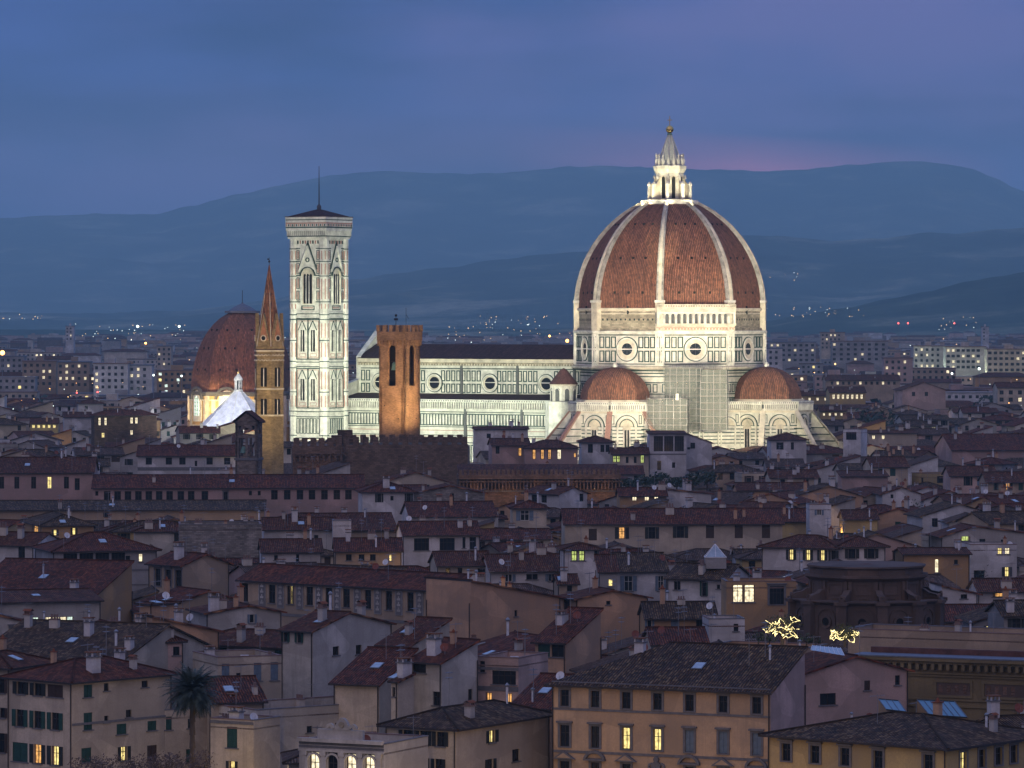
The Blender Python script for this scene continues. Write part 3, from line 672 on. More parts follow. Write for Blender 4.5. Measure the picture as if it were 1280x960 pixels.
    for sgn, a in ((-1, R(-90)), (1, R(90))):
        for q in (-97.9, -77.8, -57.6, -37.4):
            b = MB(); f = Fac(b, (q, sgn * 10.5), a); f.disc(0, 32.9, 1.9, 0, .1, 'glass'); b.build('round_window', nave)
    b = MB()
    for s_ in (-1, 1):
        b.poly([(x0, s_ * 11.8, 40.4), (x1, s_ * 11.8, 40.4), (x1, 0, 44.9), (x0, 0, 44.9)], 'tiles_dark', [(0, 0), (83, 0), (83, 12.6), (0, 12.6)])
        b.poly([(x0, s_ * 20.6, 28.0), (x1, s_ * 20.6, 28.0), (x1, s_ * 10.4, 29.6), (x0, s_ * 10.4, 29.6)], 'tiles_dark', [(0, 0), (83, 0), (83, 10.6), (0, 10.6)])
    b.poly([(x0, -11.8, 40.4), (x0, 11.8, 40.4), (x0, 0, 44.9)], 'm_grey'); b.build('nave_roof', root)
    b = MB(); f = Fac(b, (x0 - .2, 0), R(180)); f.slab([(-21, 0), (21, 0), (21, 32), (11, 34), (11, 41), (0, 49), (-11, 41), (-11, 34), (-21, 32)], -1.4, .4, 'm_white')
    for z in (20, 28, 34, 41): f.box(-20 if z < 32 else -10.5, 20 if z < 32 else 10.5, z, z + .4, .4, .6, 'm_green')
    b.build('west_front', root)
cathedral()

def scaffolding():
    root = thing('scaffolding', 'grey netted scaffolding tower climbing the cathedral below the drum', 'scaffolding', (52, 1276, 0), R(-12))
    def block(x0, x1, y0, y1, z0, z1, nm):
        b = MB(); nx = max(2, round((x1 - x0) / 2)); nz = round((z1 - z0) / 2)
        for i in range(nx + 1):
            for y in (y0, y1): b.tube((x0 + (x1 - x0) * i / nx, y, z0), (x0 + (x1 - x0) * i / nx, y, z1 + .8), .06, 'metal', 4)
        for j in range(nz + 1):
            z = z0 + (z1 - z0) * j / nz
            for y in (y0, y1): b.tube((x0, y, z), (x1, y, z), .05, 'metal', 4)
            for x in (x0, x1): b.tube((x, y0, z), (x, y1, z), .05, 'metal', 4)
        b.build('pole_frame', root)
        b = MB()
        for j in range(1, nz + 1): z = z0 + (z1 - z0) * j / nz; b.box(x0 + .1, x1 - .1, y0 + .15, y1 - .15, z - .12, z, 'eave_wood')
        b.build('decks', root)
        b = MB(); b.box(x0 + .2, x1 - .2, y0 + .2, y1 - .2, z0, z1 - .3, 'netting', skip=(0, 1)); b.build('netting', root)
    s = 1276 / F
    X = lambda px: at(px, 1276) - 52
    block(X(809), X(860), -2, 3, 0, zat(498, 1276), 'a')
    block(X(823), X(873), 8, 12, 20, zat(459, 1285), 'b'); block(X(873), X(906), 4, 8, 20, zat(461, 1283), 'c')
    b = MB(); b.box(X(846), X(850), -2.4, -2.2, zat(500, 1276), zat(492, 1276), 'm_white'); b.build('panel', root)
scaffolding()

def bargello_tower():
    Y = 1000.0; s = Y / F; cx = at(499.5, Y)
    root = thing('bell_tower', 'square orange brick tower with battlements and open belfry rising behind the crenellated wall', 'bell tower', (cx, Y, 0), AL)
    w = 3.45; zt = 48.2; M0 = 't_brick'; b = MB(); b.box(-w + 1.6, w - 1.6, -w + 1.6, w - 1.6, 30, zt, 'void')  # near-black core added so the belfry openings look dark inside
    for k, a in enumerate((R(-90), 0, R(90), R(180))):
        f = Fac(b, (w * math.cos(a), w * math.sin(a)), a); o = (1.05 if k % 2 == 0 else 1.25); th = .9 if k % 2 == 0 else .35; z0, z1 = 37.7, 47.2
        f.slab([(-w, 0), (w, 0), (w, z0), (-w, z0)], -.9, 0, M0)
        f.slab([(-w, z0), (-o, z0), (-o, z1 - o), (-w, z1 - o)], -th, 0, M0); f.slab([(o, z0), (w, z0), (w, z1 - o), (o, z1 - o)], -th, 0, M0)
        pts = [(-w, z1 - o)] + [(o * math.cos(math.pi * (1 - i / 10)), z1 - o + o * math.sin(math.pi * (1 - i / 10))) for i in range(11)] + [(w, z1 - o), (w, zt), (-w, zt)]
        f.slab(pts, -th, 0, M0)
        for i in range(8): u = -w - .3 + (i + .5) * (2 * w + .6) / 8; f.slab([(u - .2, zt - 1.2), (u + .2, zt - 1.2), (u + .2, zt + .1), (u - .2, zt + .1)], 0, .45, M0)
        for z, dx in ((14, 1.5), (22, -1.4), (30, 1.8), (33, -2), (18, -.5)): f.box(dx - .12, dx + .12, z, z + .25, -.05, .03, 'void')
    b.box(-w - .38, w + .38, -w - .38, w + .38, zt, zt + 2.0, M0); b.build('tower_wall', root)
    b = MB(); W = w + .38
    for a in (R(-90), 0, R(90), R(180)):
        f = Fac(b, (W * math.cos(a), W * math.sin(a)), a)
        for u in (-3.55, -1.8, 0, 1.8, 3.55): f.box(u - .42, u + .42, zt + 2, zt + 3.5, -.45, 0, M0)
    b.build('battlement', root)
    b = MB(); b.prof([(.75, 41.3), (.62, 41.8), (.5, 42.8), (.2, 43.2)], 12, 'copper', -.3, -1.8, smooth=True); b.tube((-1.2, -1.8, 43.3), (1.2, -1.8, 43.3), .1, 'eave_wood'); b.build('bell', root)
    b = MB(); b.tube((-1, 0, zt + 2), (-1, 0, zt + 5.6), .07, 'gutter'); b.box(-1.5, -.5, -.05, .05, zt + 4.6, zt + 5.1, 'gutter'); b.prof([(.3, zt + 5.5), (.3, zt + 6)], 6, 'gutter', -1, 0)
    b.tube((3, -2, zt + 2), (3, -2, zt + 7.5), .04, 'gutter'); b.tube((3, -2, zt + 6), (3.7, -2, zt + 5), .04, 'gutter'); b.build('weather_vane', root)
bargello_tower()

def badia():
    Y = 1040.0; s = Y / F; cx = at(336.5, Y); z = lambda py: zat(py, Y)
    root = thing('bell_tower', 'slender brown stone bell tower with tall pointed spire in front of the red dome', 'bell tower', (cx, Y, 0), R(-20))
    r = 3.75; A6 = [R(60 * i) for i in range(6)]; b = MB(); b.prof([(r, 0), (r, z(437))], 6, 'badia')
    for zz in (z(487), z(437) - .5, z(520)): b.prof([(r + .15, zz), (r + .2, zz + .4)], 6, 'm_cream')
    for k in range(6):
        a = R(30 + 60 * k); ap = r * .866; f = Fac(b, (ap * math.cos(a), ap * math.sin(a)), a)
        for row in (0, 1.0):
            for i in range(4): u = -1.4 + i * .93; f.arc(u, z(445) - row * 1.2, .25, .42, 0, .25, 'm_cream', n=5)
    b.build('tower_wall', root)
    for k in range(6):
        a = R(30 + 60 * k); ap = r * .866
        for za, zb in ((z(483), z(459)), (z(518), z(498))):
            b = MB(); f = Fac(b, (ap * math.cos(a), ap * math.sin(a)), a)
            f.slab(f.archpoly(-.45, .68, za, zb), 0, .06, 'void'); f.slab(f.archpoly(.45, .68, za, zb), 0, .06, 'void'); f.box(-.1, .1, za, zb - .3, 0, .15, 'm_white'); b.build('window', root)
    b = MB(); zt = z(331); z0 = z(433)
    for i in range(6):
        p, q = [(3.65 * math.cos(t), 3.65 * math.sin(t)) for t in (A6[i], A6[(i + 1) % 6])]
        b.poly([(*p, z0), (*q, z0), (q[0] * .03, q[1] * .03, zt), (p[0] * .03, p[1] * .03, zt)], 'spire_tiles', [(0, 0), (3.6, 0), (1.9, 19.6), (1.7, 19.6)])
        b.tube((*p, z0), (0, 0, zt), .14, 'm_cream', 4, .06)
    b.prof([(3.9, z0 - .6), (3.95, z0)], 6, 'badia'); b.build('spire', root)
    for k in range(6):
        a = R(30 + 60 * k); ap = 3.3; b = MB(); f = Fac(b, (ap * math.cos(a), ap * math.sin(a)), a)
        f.slab([(-1.5, z0), (1.5, z0), (1.5, z0 + 1.4), (0, z0 + 8), (-1.5, z0 + 1.4)], -.8, .05, 'badia'); f.slab([(-1.05, z0 + 1.5), (1.05, z0 + 1.5), (0, z0 + 6.4)], .05, .12, 'spire_tiles')
        f.disc(0, z0 + 2.0, .55, .05, .2, 'void', 10); f.arc(0, z0 + 2.0, .55, .78, .05, .25, 'm_cream', 0, 2 * math.pi, 10); b.build('gable', root)
    b = MB(); b.tube((0, 0, zt - .3), (0, 0, z(322)), .06, 'gutter'); b.prof([(.1, zt + .5), (.3, zt + .8), (.1, zt + 1.1)], 8, 'gutter'); b.box(-.5, 0, -.05, .05, zt + 1.2, zt + 1.5, 'gutter'); b.build('finial', root)
badia()

plaster('ochre_wall', (.55, .35, .13), .4)
def medici():
    Y = 1650.0; s = Y / F; cx = at(303, Y) ; z = lambda py: zat(py, Y)
    root = thing('church', 'large red brick dome on an ochre drum with tall glowing arched windows', 'church', (cx, Y, 0), R(-14))
    c8 = math.cos(R(22.5)); r = 20.6; zd = z(489); b = MB(); b.prof([(r, 0), (r, zd)], 8, 'ochre_wall', a0=R(22.5))
    b.prof([(r + .3, zd - 1.6), (r + .9, zd - .9), (r + .9, zd), (r, zd + .1)], 8, 'm_grey', a0=R(22.5)); b.prof([(r + .25, z(500)), (r + .25, z(500) + .5)], 8, 'm_white', a0=R(22.5)); b.prof([(r + .5, z(533)), (r + .5, z(530))], 8, 'm_cream', a0=R(22.5))
    for k in range(8):
        a = R(22.5 + 45 * k); f = Fac(b, (r * math.cos(a), r * math.sin(a)), a); f.box(-.9, .9, 0, zd - 1.5, -.6, .4, 'm_cream')
        a = R(45 * k); f = Fac(b, (r * c8 * math.cos(a), r * c8 * math.sin(a)), a)
        f.box(-6.2, -4.6, z(530), z(500), 0, .2, 'm_cream'); f.box(4.6, 6.2, z(530), z(500), 0, .2, 'm_cream')
        f.slab(f.archpoly(0, 6.6, z(526), z(487)), 0, .35, 'm_white'); f.arc(0, z(486) - 3.8, 3.9, 4.9, 0, 1.0, 'm_grey', n=12)
    dr = b.build('drum', root)
    for k in range(8):
        a = R(45 * k); b = MB(); f = Fac(b, (r * c8 * math.cos(a), r * c8 * math.sin(a)), a); f.slab(f.archpoly(0, 3.9, z(519), z(494)), .3, .45, 'lit_cool')
        for u in (-.7, .7): f.box(u - .1, u + .1, z(519), z(495), .4, .55, 'm_grey')
        for q in range(5): f.box(-1.9, 1.9, z(517) + q * 1.5, z(517) + q * 1.5 + .15, .4, .55, 'm_grey')
        f.arc(0, z(494) - 1.95, 1.95, 2.6, .3, .6, 'm_white', n=10); b.build('window', dr)
    b = MB(); z0 = zd; H_ = z(391) - z0; prev = None; A = [R(22.5 + 45 * k) for k in range(8)]
    for i in range(15):
        t = i / 14; rr = 19.6 * math.sqrt(max(0, 1 - (t * .965) ** 2)); rr = max(rr, 5.2); zz = z0 + H_ * t
        o = [(rr * math.cos(q), rr * math.sin(q), zz) for q in A]
        if prev:
            for q in range(8):
                j = (q + 1) % 8; ra, rb = prev[1] * .3827, rr * .3827
                b.poly([prev[0][q], prev[0][j], o[j], o[q]], 'dome_tiles', [(-ra + 20 * q, prev[2]), (ra + 20 * q, prev[2]), (rb + 20 * q, zz), (-rb + 20 * q, zz)])
        prev = (o, rr, zz)
    for k in range(8):
        a = R(45 * k)
        for t in (.28, .55, .78):
            rr = 19.6 * math.sqrt(1 - (t * .965) ** 2); f = Fac(b, (rr * c8 * math.cos(a), rr * c8 * math.sin(a)), a)
            for u in (-.45, .45) if t != .55 else (-.3, .3): f.box(u * rr * .38 - .35, u * rr * .38 + .35, z0 + H_ * t - .4, z0 + H_ * t + .4, -1, .25, 'void')
    b.build('dome', root)
    b = MB(); zt = z0 + H_; b.prof([(5.2, zt - .2), (6.8, zt), (6.8, zt + .7), (5.8, zt + .8)], 8, 'lead', a0=R(22.5)); b.prof([(5.4, zt + .8), (3.4, zt + 2.2), (.4, zt + 3.6), (.2, zt + 4)], 16, 'lead'); b.tube((0, 0, zt + 3.8), (0, 0, zt + 8.6), .12, 'gutter', 5); b.build('lantern_cap', root)
medici()

def baptistery():
    Y = 1430.0; s = Y / F; cx = at(298, Y); z = lambda py: zat(py, Y)
    root = thing('baptistery', 'white marble pyramid roof of the octagonal baptistery left of the stone spire', 'baptistery', (cx, Y, 0), AL)
    r = 14.4; ze = z(537); za = z(488); A = [R(22.5 + 45 * k) for k in range(8)]
    b = MB(); b.prof([(r - .6, 0), (r - .6, ze)], 8, 'm_white', a0=R(22.5)); 
    for zz in (4, 8, 12): b.prof([(r - .45, zz), (r - .45, zz + .4)], 8, 'm_green', a0=R(22.5))
    b.build('wall', root)
    b = MB()
    for i in range(8):
        p, q = [(r * math.cos(t), r * math.sin(t)) for t in (A[i], A[(i + 1) % 8])]
        b.poly([(*p, ze), (*q, ze), (q[0] * .07, q[1] * .07, za), (p[0] * .07, p[1] * .07, za)], 'm_roofwhite'); b.tube((*p, ze), (p[0] * .07, p[1] * .07, za), .16, 'm_white', 4)
        for k in range(1, 4):
            u = [(p[j] * (1 - k / 4) + q[j] * k / 4) for j in (0, 1)]; b.tube((*u, ze + .02), (u[0] * .07, u[1] * .07, za), .05, 'm_white', 4)
    b.prof([(r, ze - .6), (r + .1, ze)], 8, 'm_white', a0=R(22.5)); b.build('roof', root)
    b = MB(); b.prof([(1.5, za - .3), (1.5, za + .3)], 8, 'm_white')
    for k in range(8): b.tube((1.1 * math.cos(R(45 * k)), 1.1 * math.sin(R(45 * k)), za + .3), (1.1 * math.cos(R(45 * k)), 1.1 * math.sin(R(45 * k)), za + 3.4), .18, 'm_white', 5)
    b.prof([(.8, za + .3), (.8, za + 3.4)], 8, 'void'); b.prof([(1.5, za + 3.3), (1.5, za + 3.9), (.1, za + 5.8)], 8, 'm_white'); b.prof([(.3, za + 5.6), (.35, za + 6.2), (.05, za + 6.5)], 8, 'gold'); b.build('lantern', root)
baptistery()

stone('bell_stone', (.30, .24, .20), (.2, .17, .15), .7, .3)
def bell_gable():
    Y = 935.0; s = Y / F; cx = at(311, Y); z = lambda py: zat(py, Y)
    root = thing('bell_tower', 'small dark stone bell gable with paired arches and tiled cap, between the long roofs', 'bell tower', (cx, Y, 0), R(-12))
    w = 2.5; b = MB()
    for k, a in enumerate((R(-90), 0, R(90), R(180))):
        hw = w if k % 2 == 0 else 1.9; d = 1.9 if k % 2 == 0 else w
        f = Fac(b, (d * math.cos(a), d * math.sin(a)), a); f.slab([(-hw, 0), (hw, 0), (hw, z(572)), (-hw, z(572))], -.5, 0, 'bell_stone')
        f.box(-hw, -hw + .7, z(572), z(529), -.5, 0, 'bell_stone'); f.box(hw - .7, hw, z(572), z(529), -.5, 0, 'bell_stone'); f.box(-.25, .25, z(572), z(545), -.4, -.05, 'bell_stone')
        f.box(-hw, hw, z(532), z(526), -.5, 0, 'bell_stone'); f.arc(0, z(537), .5, 1.4, -.45, -.05, 'bell_stone'); f.box(-hw, hw, z(547), z(543), -.45, -.06, 'bell_stone'); f.box(-hw - .1, hw + .1, z(575), z(572), -.5, .25, 'pietra_serena')
    b.box(-1.6, 1.6, -1, 1, 0, z(570), 'bell_stone'); b.build('tower_wall', root)
    b = MB(); W, D = 3.2, 2.5; zr = z(513); ze = z(527)
    for s_ in (-1, 1): b.poly([(0, -D, zr), (0, D, zr), (s_ * W, D, ze), (s_ * W, -D, ze)], 'tiles_brown', [(0, 4), (5, 4), (5, 0), (0, 0)]); b.poly([(0, -D, zr - .25), (0, D, zr - .25), (s_ * W, D, ze - .25), (s_ * W, -D, ze - .25)], 'eave_wood')
    for y in (-1.9, 1.7): b.poly([(-2.5, y, ze - .1), (2.5, y, ze - .1), (0, y, zr - .3)], 'bell_stone')
    b.build('roof', root); b = MB(); b.prof([(.8, z(566)), (.6, z(562)), (.3, z(558))], 10, 'copper', -1.0, -.6, smooth=True); b.build('bell', root)
bell_gable()

def bargello_walls():
    Y = 985.0; z = lambda py: zat(py, Y)
    root = thing('palace', 'dark medieval palace wall topped with square battlements in front of the orange tower', 'palace', (at(428, 960), 960, 0), R(4))
    L = at(585, 960) - at(428, 960); zt = zat(556, 960); b = MB(); b.box(0, L, 0, 18, 0, zt, 'bargello'); b.box(L, L + .5, .2, 17, 0, zt - .2, 'pietra_serena')
    x0 = at(366, 960) - at(428, 960); zl = zat(556, 960); b.box(x0, -.3, -.9, 16, 0, zl - .2, 'bargello'); b.box(x0 - .2, 0, -1.6, -.9, zat(569, 960), zl - .2, 'bargello'); b.box(x0 - .1, -.2, -1.3, -.9, zat(585, 960) , zat(581, 960), 'bargello')
    f = Fac(b, (x0 / 2, -.9), R(-90)); n = 9
    for i in range(n):
        u = x0 / 2 + .3 + i * (-x0 - .6) / (n - 1); f.box(u - .25, u + .25, zat(577, 960), zat(567, 960), 0, .7, 'bargello'); f.arc(u + .6, zat(570, 960), .35, .65, 0, .7, 'bargello', n=5)
    b.build('wall', root); b = MB(); zt2 = zt
    for i in range(13):
        x = .2 + i * (L - 1.6) / 12; b.box(x, x + 1.3, -.05, .75, zt - .02, zt + 1.75, 'bargello')
        b.box(x, x + 1.3, 17.2, 17.95, zt - .02, zt + 1.75, 'bargello')
    for i in range(6):
        x = x0 + .1 + i * (-x0 - 1.6) / 5; b.box(x, x + 1.3, -1.6, -.9, zl - .21, zl + 1.6, 'bargello')
    b.build('battlement', root)
    b = MB(); b.box(-2.3, 0, 2, 6, zt, zt + 2, 'bargello'); b.box(-.8, 2.5, 6.5, 9, zt, zt + 3.1, 'w_brownstone'); b.build('roof_hut', root)
    # lower courtyard wing with corbelled gallery lit from below
    Y2 = 925.0; z2 = lambda py: zat(py, Y2); xl = at(573, Y2); xr = at(776, Y2); L = xr - xl
    root = thing('palace', 'long low palace wing with a warm-lit row of corbel arches under small battlements', 'palace', (xl, Y2, 0), R(3))
    b = MB(); zt = z2(593); b.box(0, L, 0, 9, 0, z2(601), 'bargello'); b.box(0, L, -1.3, 9, z2(599), zt, 'bargello'); f = Fac(b, (L / 2, 0), R(-90)); n = 46
    for i in range(n): u = -L / 2 + .3 + i * (L - .6) / (n - 1); f.box(u - .14, u + .14, z2(612), z2(600), 0, 1.15, 'bargello'); f.arc(u + .38, z2(604), .25, .5, .1, 1.15, 'bargello', n=5)
    f.box(-L / 2, L / 2, z2(615), z2(613), 0, .3, 'pietra_serena'); b.build('wall', root); b = MB()
    for i in range(34): x = .1 + i * (L - 1) / 33; b.box(x, x + .62, -1.3, -.9, zt - .02, zt + 1.1, 'bargello')
    b.build('battlement', root); b = MB(); b.poly([(0, .2, zt + .1), (L, .2, zt + .1), (L, 8.9, zt + 1.9), (0, 8.9, zt + 1.9)], 'tiles_brown', [(0, 0), (L, 0), (L, 9), (0, 9)]); b.poly([(L, .2, 10), (L, 8.9, 10), (L, 8.9, zt + 1.9), (L, .2, zt + .1)], 'bargello'); b.build('roof', root)
    for i in range(5): lamp('corbel_lamp', 'POINT', (xl + L * (.1 + .2 * i), Y2 - 3.5 + L * (.1 + .2 * i) * .05, z2(618)), 160, (1, .52, .16), rad=.3)
    lamp('wall_lamp', 'POINT', (at(395, 950), 952, zat(590, 950)), 150, (1, .5, .2), rad=.3)
bargello_walls()

# floodlights of the monuments
WH = (.95, 1.0, .77); WM = (1.0, .9, .62)
for px, Y, tz, p in ((380, 1285, 28, 1.0e5), (425, 1275, 22, .9e5)): lamp('floodlight', 'SPOT', (at(px, Y), Y, 25), p, WH, (at(399, 1341), 1341, tz), 95, .9, 1)
lamp('floodlight', 'SPOT', (at(345, 1240), 1240, 27), 1.45e5, WH, (at(399, 1341), 1341, 62), 40, .8, 1); lamp('floodlight', 'SPOT', (at(470, 1240), 1240, 27), 1.05e5, WH, (at(399, 1341), 1341, 62), 40, .8, 1)
for px in (470, 530, 590, 645): lamp('floodlight', 'SPOT', (at(px, 1285), 1285, 23), 3.8e4, (.90, 1, .78), (at(px, 1335), 1335, 28), 110, .9, 1)
for px, p, c in ((738, 2.0e4, (1, .80, .62)), (770, 3.5e4, (1, .84, .62)), (800, 1.8e4, (1, .9, .66)), (890, 4.0e4, WM), (930, 3.8e4, WM), (975, 3.8e4, (1, .86, .58))): lamp('floodlight', 'SPOT', (at(px, 1235), 1235, 23.5), p, c, (at(px + (8 if px < 900 else -12), 1280), 1280, 25), 95, .9, 1)
for px, tx, p in ((740, 775, 2.4e5), (840, 845, 1.9e5), (990, 920, 2.5e5)): lamp('floodlight', 'SPOT', (at(px, 1190), 1190, 27), p, (1, .95, .72), (at(tx, 1300), 1300, 45), 42, .85, 2)
for px, tx, p in ((640, 780, 2.3e5), (900, 840, 2.4e5), (1080, 910, 2.4e5), (560, 738, 4.2e5), (1200, 945, 5.0e5)): lamp('floodlight', 'SPOT', (at(px, 1120), 1120, 27), p, (1, .84, .66), (at(tx, 1305), 1305, 66), 22, .9, 2)
lamp('floodlight', 'SPOT', (at(800, 1240), 1240, 30), 4.5e5, (1, .93, .6), (at(837, 1320), 1320, 96), 11, .7, 1)
for k in range(4):
    a = R(-30.5 - 90 + (-60, -20, 25, 70)[k]); lamp('floodlight', 'SPOT', (48.2 + 12 * math.cos(a), 1320 + 12 * math.sin(a), 87.5), 4200, (1, .9, .55), (48.2, 1320, 97), 90, .8, .3)
lamp('floodlight', 'SPOT', (at(470, 981), 981, 27.5), 1.6e4, (1, .68, .36), (at(494, 997), 997, 41), 95, .8, .6); lamp('floodlight', 'SPOT', (at(545, 986), 986, 27.5), 2.8e4, (1, .66, .33), (at(503, 999), 999, 41), 95, .8, .6)
lamp('floodlight', 'SPOT', (at(310, 1000), 1000, 24), 3.4e4, (1, .76, .40), (at(337, 1040), 1040, 47), 75, .8, .6); lamp('floodlight', 'SPOT', (at(370, 1000), 1000, 24), 3.0e4, (1, .76, .40), (at(337, 1040), 1040, 40), 75, .8, .6)
for px in (246, 262, 284, 302): lamp('floodlight', 'SPOT', (at(px, 1614), 1614, 17), 2.1e4, (1, .76, .38), (at(px + 2, 1632), 1632, 18), 75, .9, 1)
lamp('floodlight', 'SPOT', (at(270, 1370), 1375, 24), 1.7e5, (.9, .93, 1), (at(296, 1425), 1425, 23), 75, .9, 1)

for px in (225, 285): lamp('floodlight', 'SPOT', (at(px, 1540), 1540, 24), .8e5, (1, .62, .45), (at(px * .4 + 180, 1640), 1640, 38), 45, .9, 1)
# ---------------------------------------------------------------- evening haze
def haze():
    m = bpy.data.materials.new('haze'); m.use_nodes = True; nt = m.node_tree; nt.nodes.clear()
    v = nt.nodes.new('ShaderNodeVolumePrincipled'); v.inputs['Color'].default_value = (.54, .90, 1, 1); v.inputs['Density'].default_value = HAZE; v.inputs['Anisotropy'].default_value = 0.0
    o = nt.nodes.new('ShaderNodeOutputMaterial'); nt.links.new(v.outputs[0], o.inputs['Volume']); MATS['haze'] = m
    b = MB(); b.box(-9500, 9500, -200, 35500, -8, 1380, 'haze'); tag(b.build('haze'), 'pale blue evening haze over the city', None, None, 'stuff')
HAZE = .58e-4
haze()
# ---------------------------------------------------------------- windows
WM = {}
plain('frame_dark', (.045, .036, .032))
SHUT = dict(g='green_shutter', G='green_shutter', b='brown_shutter', B='brown_shutter', k='dark_shutter', u='grey_shutter', t='grey_shutter', Y='dark_shutter', O='dark_shutter', T='grey_shutter')
CLOSED = 'gBut'; OPEN = 'GbkYOT'
LIT = dict(y='lit_yellow', o='lit_orange', w='lit_white', Y='lit_yellow', O='lit_orange', S='lit_yellow', n='lit_green', c='lit_cool')
SURR = 'suS'
def wbox(b, u0, u1, z0, z1, d0, d1, m): b.box(u0, u1, -d1, -d0, z0, z1, m)     # window space: x right, -y outwards
def win_parts(st, w, h, lod):
    """meshes of one window; origin at the middle of its sill"""
    key = (st, round(w, 1), round(h, 1), lod)
    if key in WM: return WM[key]
    w, h = max(.3, key[1]), max(.4, key[2]); parts = {}
    b = MB(); pane = LIT.get(st, 'glass'); wbox(b, -w / 2, w / 2, 0, h, -.24, -.2, pane)
    if st in LIT and w > .6: wbox(b, -w / 2, -w * (.28 if st in 'Yo' else .38), 0, h, -.19, -.17, 'w_ochre'); wbox(b, w * (.3 if st != 'w' else .42), w / 2, 0, h, -.19, -.17, 'w_tan')
    parts['window'] = b
    f = MB() if lod else b; t = .06 if lod else .09; fm = 'frame_white' if st in 'yTc' else 'frame_dark'
    if st == 'a': f.prof([(0.01, 0)], 3, fm) if 0 else None
    for x in ([-w / 2, w / 2 - t] + ([-t / 2] if w > .7 else []) + ([-w / 4, w / 4] if w > 1.9 else [])): wbox(f, x, x + t, 0, h, -.2, -.14, fm)
    for z in ([0, h - t] + ([h * .62] if h > 1.3 else [])): wbox(f, -w / 2 + t, w / 2 - t, z, z + t, -.2, -.15, fm)
    if st in SURR:
        q = .22 if w < 1.6 else .28
        wbox(f, -w / 2 - q, -w / 2, -.1, h + q, .002, .09, 'pietra_serena'); wbox(f, w / 2, w / 2 + q, -.1, h + q, .002, .09, 'pietra_serena'); wbox(f, -w / 2, w / 2, h, h + q, .002, .09, 'pietra_serena')
        wbox(f, -w / 2 - q - .12, w / 2 + q + .12, h + q, h + q + .16, .0, .3, 'pietra_serena')
    elif st in 'ad' and h > 1.2 and lod: wbox(f, -w / 2 - .09, w / 2 + .09, h, h + .1, .002, .04, 'w_offwhite')
    if lod: parts['frame'] = f
    if lod:
        s = MB(); wbox(s, -w / 2 - .18, w / 2 + .18, -.12, 0, -.18, .13, 'pietra_serena'); parts['sill'] = s
    if st in SHUT:
        m = SHUT[st]; hw = w / 2
        for side in (-1, 1):
            s = MB() if lod else b
            if st in CLOSED: x0, d = (-hw + .01 if side < 0 else .012), -.12; x1 = x0 + hw - .022
            else: x0, d = ((-hw * 2 if side < 0 else hw) + .02, .03); x1 = x0 + hw - .04; 
            if st in OPEN and SURR.find(st) < 0: x0 += side * .02; x1 += side * .02
            wbox(s, x0, x1, .01, h - .01, d, d + .04, m)
            if lod:
                n = max(3, int(h / .16))
                for i in range(n): z = .08 + (h - .18) * i / n; wbox(s, x0 + .05, x1 - .05, z, z + .05, d + .04, d + .06, m)
                for xa in (x0, x1 - .05): wbox(s, xa, xa + .05, .01, h - .01, d + .04, d + .07, m)
                parts['shutter%d' % side] = s
    WM[key] = {k: v.mesh(k.rstrip('-1')) for k, v in parts.items()}
    return WM[key]
def put_window(root, st, u, z, w, h, face, lod):
    P = win_parts(st, w, h, lod)
    loc, rz = ((u, 0, z), 0) if face == 'R' else ((0, u, z), R(-90))
    o = link('window', P['window'], root, loc, rz)
    if st in LIT: o['label'] = 'window with the light on'
    for k, me in P.items():
        if k != 'window': link(k.rstrip('-1'), me, o)
    return o

# ---------------------------------------------------------------- roof furniture (meshes shared by all copies)
def fm(fn):
    b = MB(); fn(b); return b.mesh('part')
def ch1(b): b.box(-.35, .35, -.3, .3, -.8, 1.1, 'w_stained'); b.box(-.45, .45, -.4, .4, 1.1, 1.2, 'terrace'); [b.box(x, x + .12, -.3, .3, 1.2, 1.45, 'terrace') for x in (-.35, -.06, .23)]; b.poly([(-.5, -.4, 1.45), (.5, -.4, 1.45), (.5, 0, 1.65), (-.5, 0, 1.65)], 'tiles_red'); b.poly([(.5, .4, 1.45), (-.5, .4, 1.45), (-.5, 0, 1.65), (.5, 0, 1.65)], 'tiles_red')
def ch2(b): b.box(-.6, .6, -.28, .28, -.8, .9, 'w_offwhite'); b.box(-.68, .68, -.36, .36, .9, 1.0, 'terrace'); [b.prof([(.14, 1.0), (.12, 1.5)], 8, 'terrace', x, 0) for x in (-.38, 0, .38)]
def ch3(b): b.box(-.28, .28, -.28, .28, -.8, 1.5, 'w_peach'); b.box(-.36, .36, -.36, .36, 1.5, 1.6, 'tiles_red'); b.prof([(.22, 1.6), (.05, 1.95)], 6, 'tiles_red')
def ch4(b): b.prof([(.13, -.8), (.13, 1.5)], 8, 'white_metal'); b.prof([(.22, 1.5), (.24, 1.65), (.05, 1.85)], 8, 'metal')
def ch5(b): b.box(-.5, .5, -.4, .4, -.8, 1.3, 'w_white'); b.box(-.6, .6, -.5, .5, 1.3, 1.42, 'pietra_serena'); [b.box(x, x + .14, y, y + .14, 1.42, 1.75, 'w_white') for x in (-.5, .36) for y in (-.4, .26)]; b.box(-.6, .6, -.5, .5, 1.75, 1.85, 'tiles_brown')
CHM = [fm(f) for f in (ch1, ch2, ch3, ch4, ch5)]
def an1(b):
    b.tube((0, 0, -.3), (0, 0, 2.8), .035, 'metal', 4); b.tube((-.7, 0, 2.6), (.7, 0, 2.7), .025, 'metal', 4)
    for i in range(7): x = -.65 + i * .21; b.tube((x, -.3, 2.6 + x * .07), (x, .3, 2.6 + x * .07), .018, 'metal', 3)
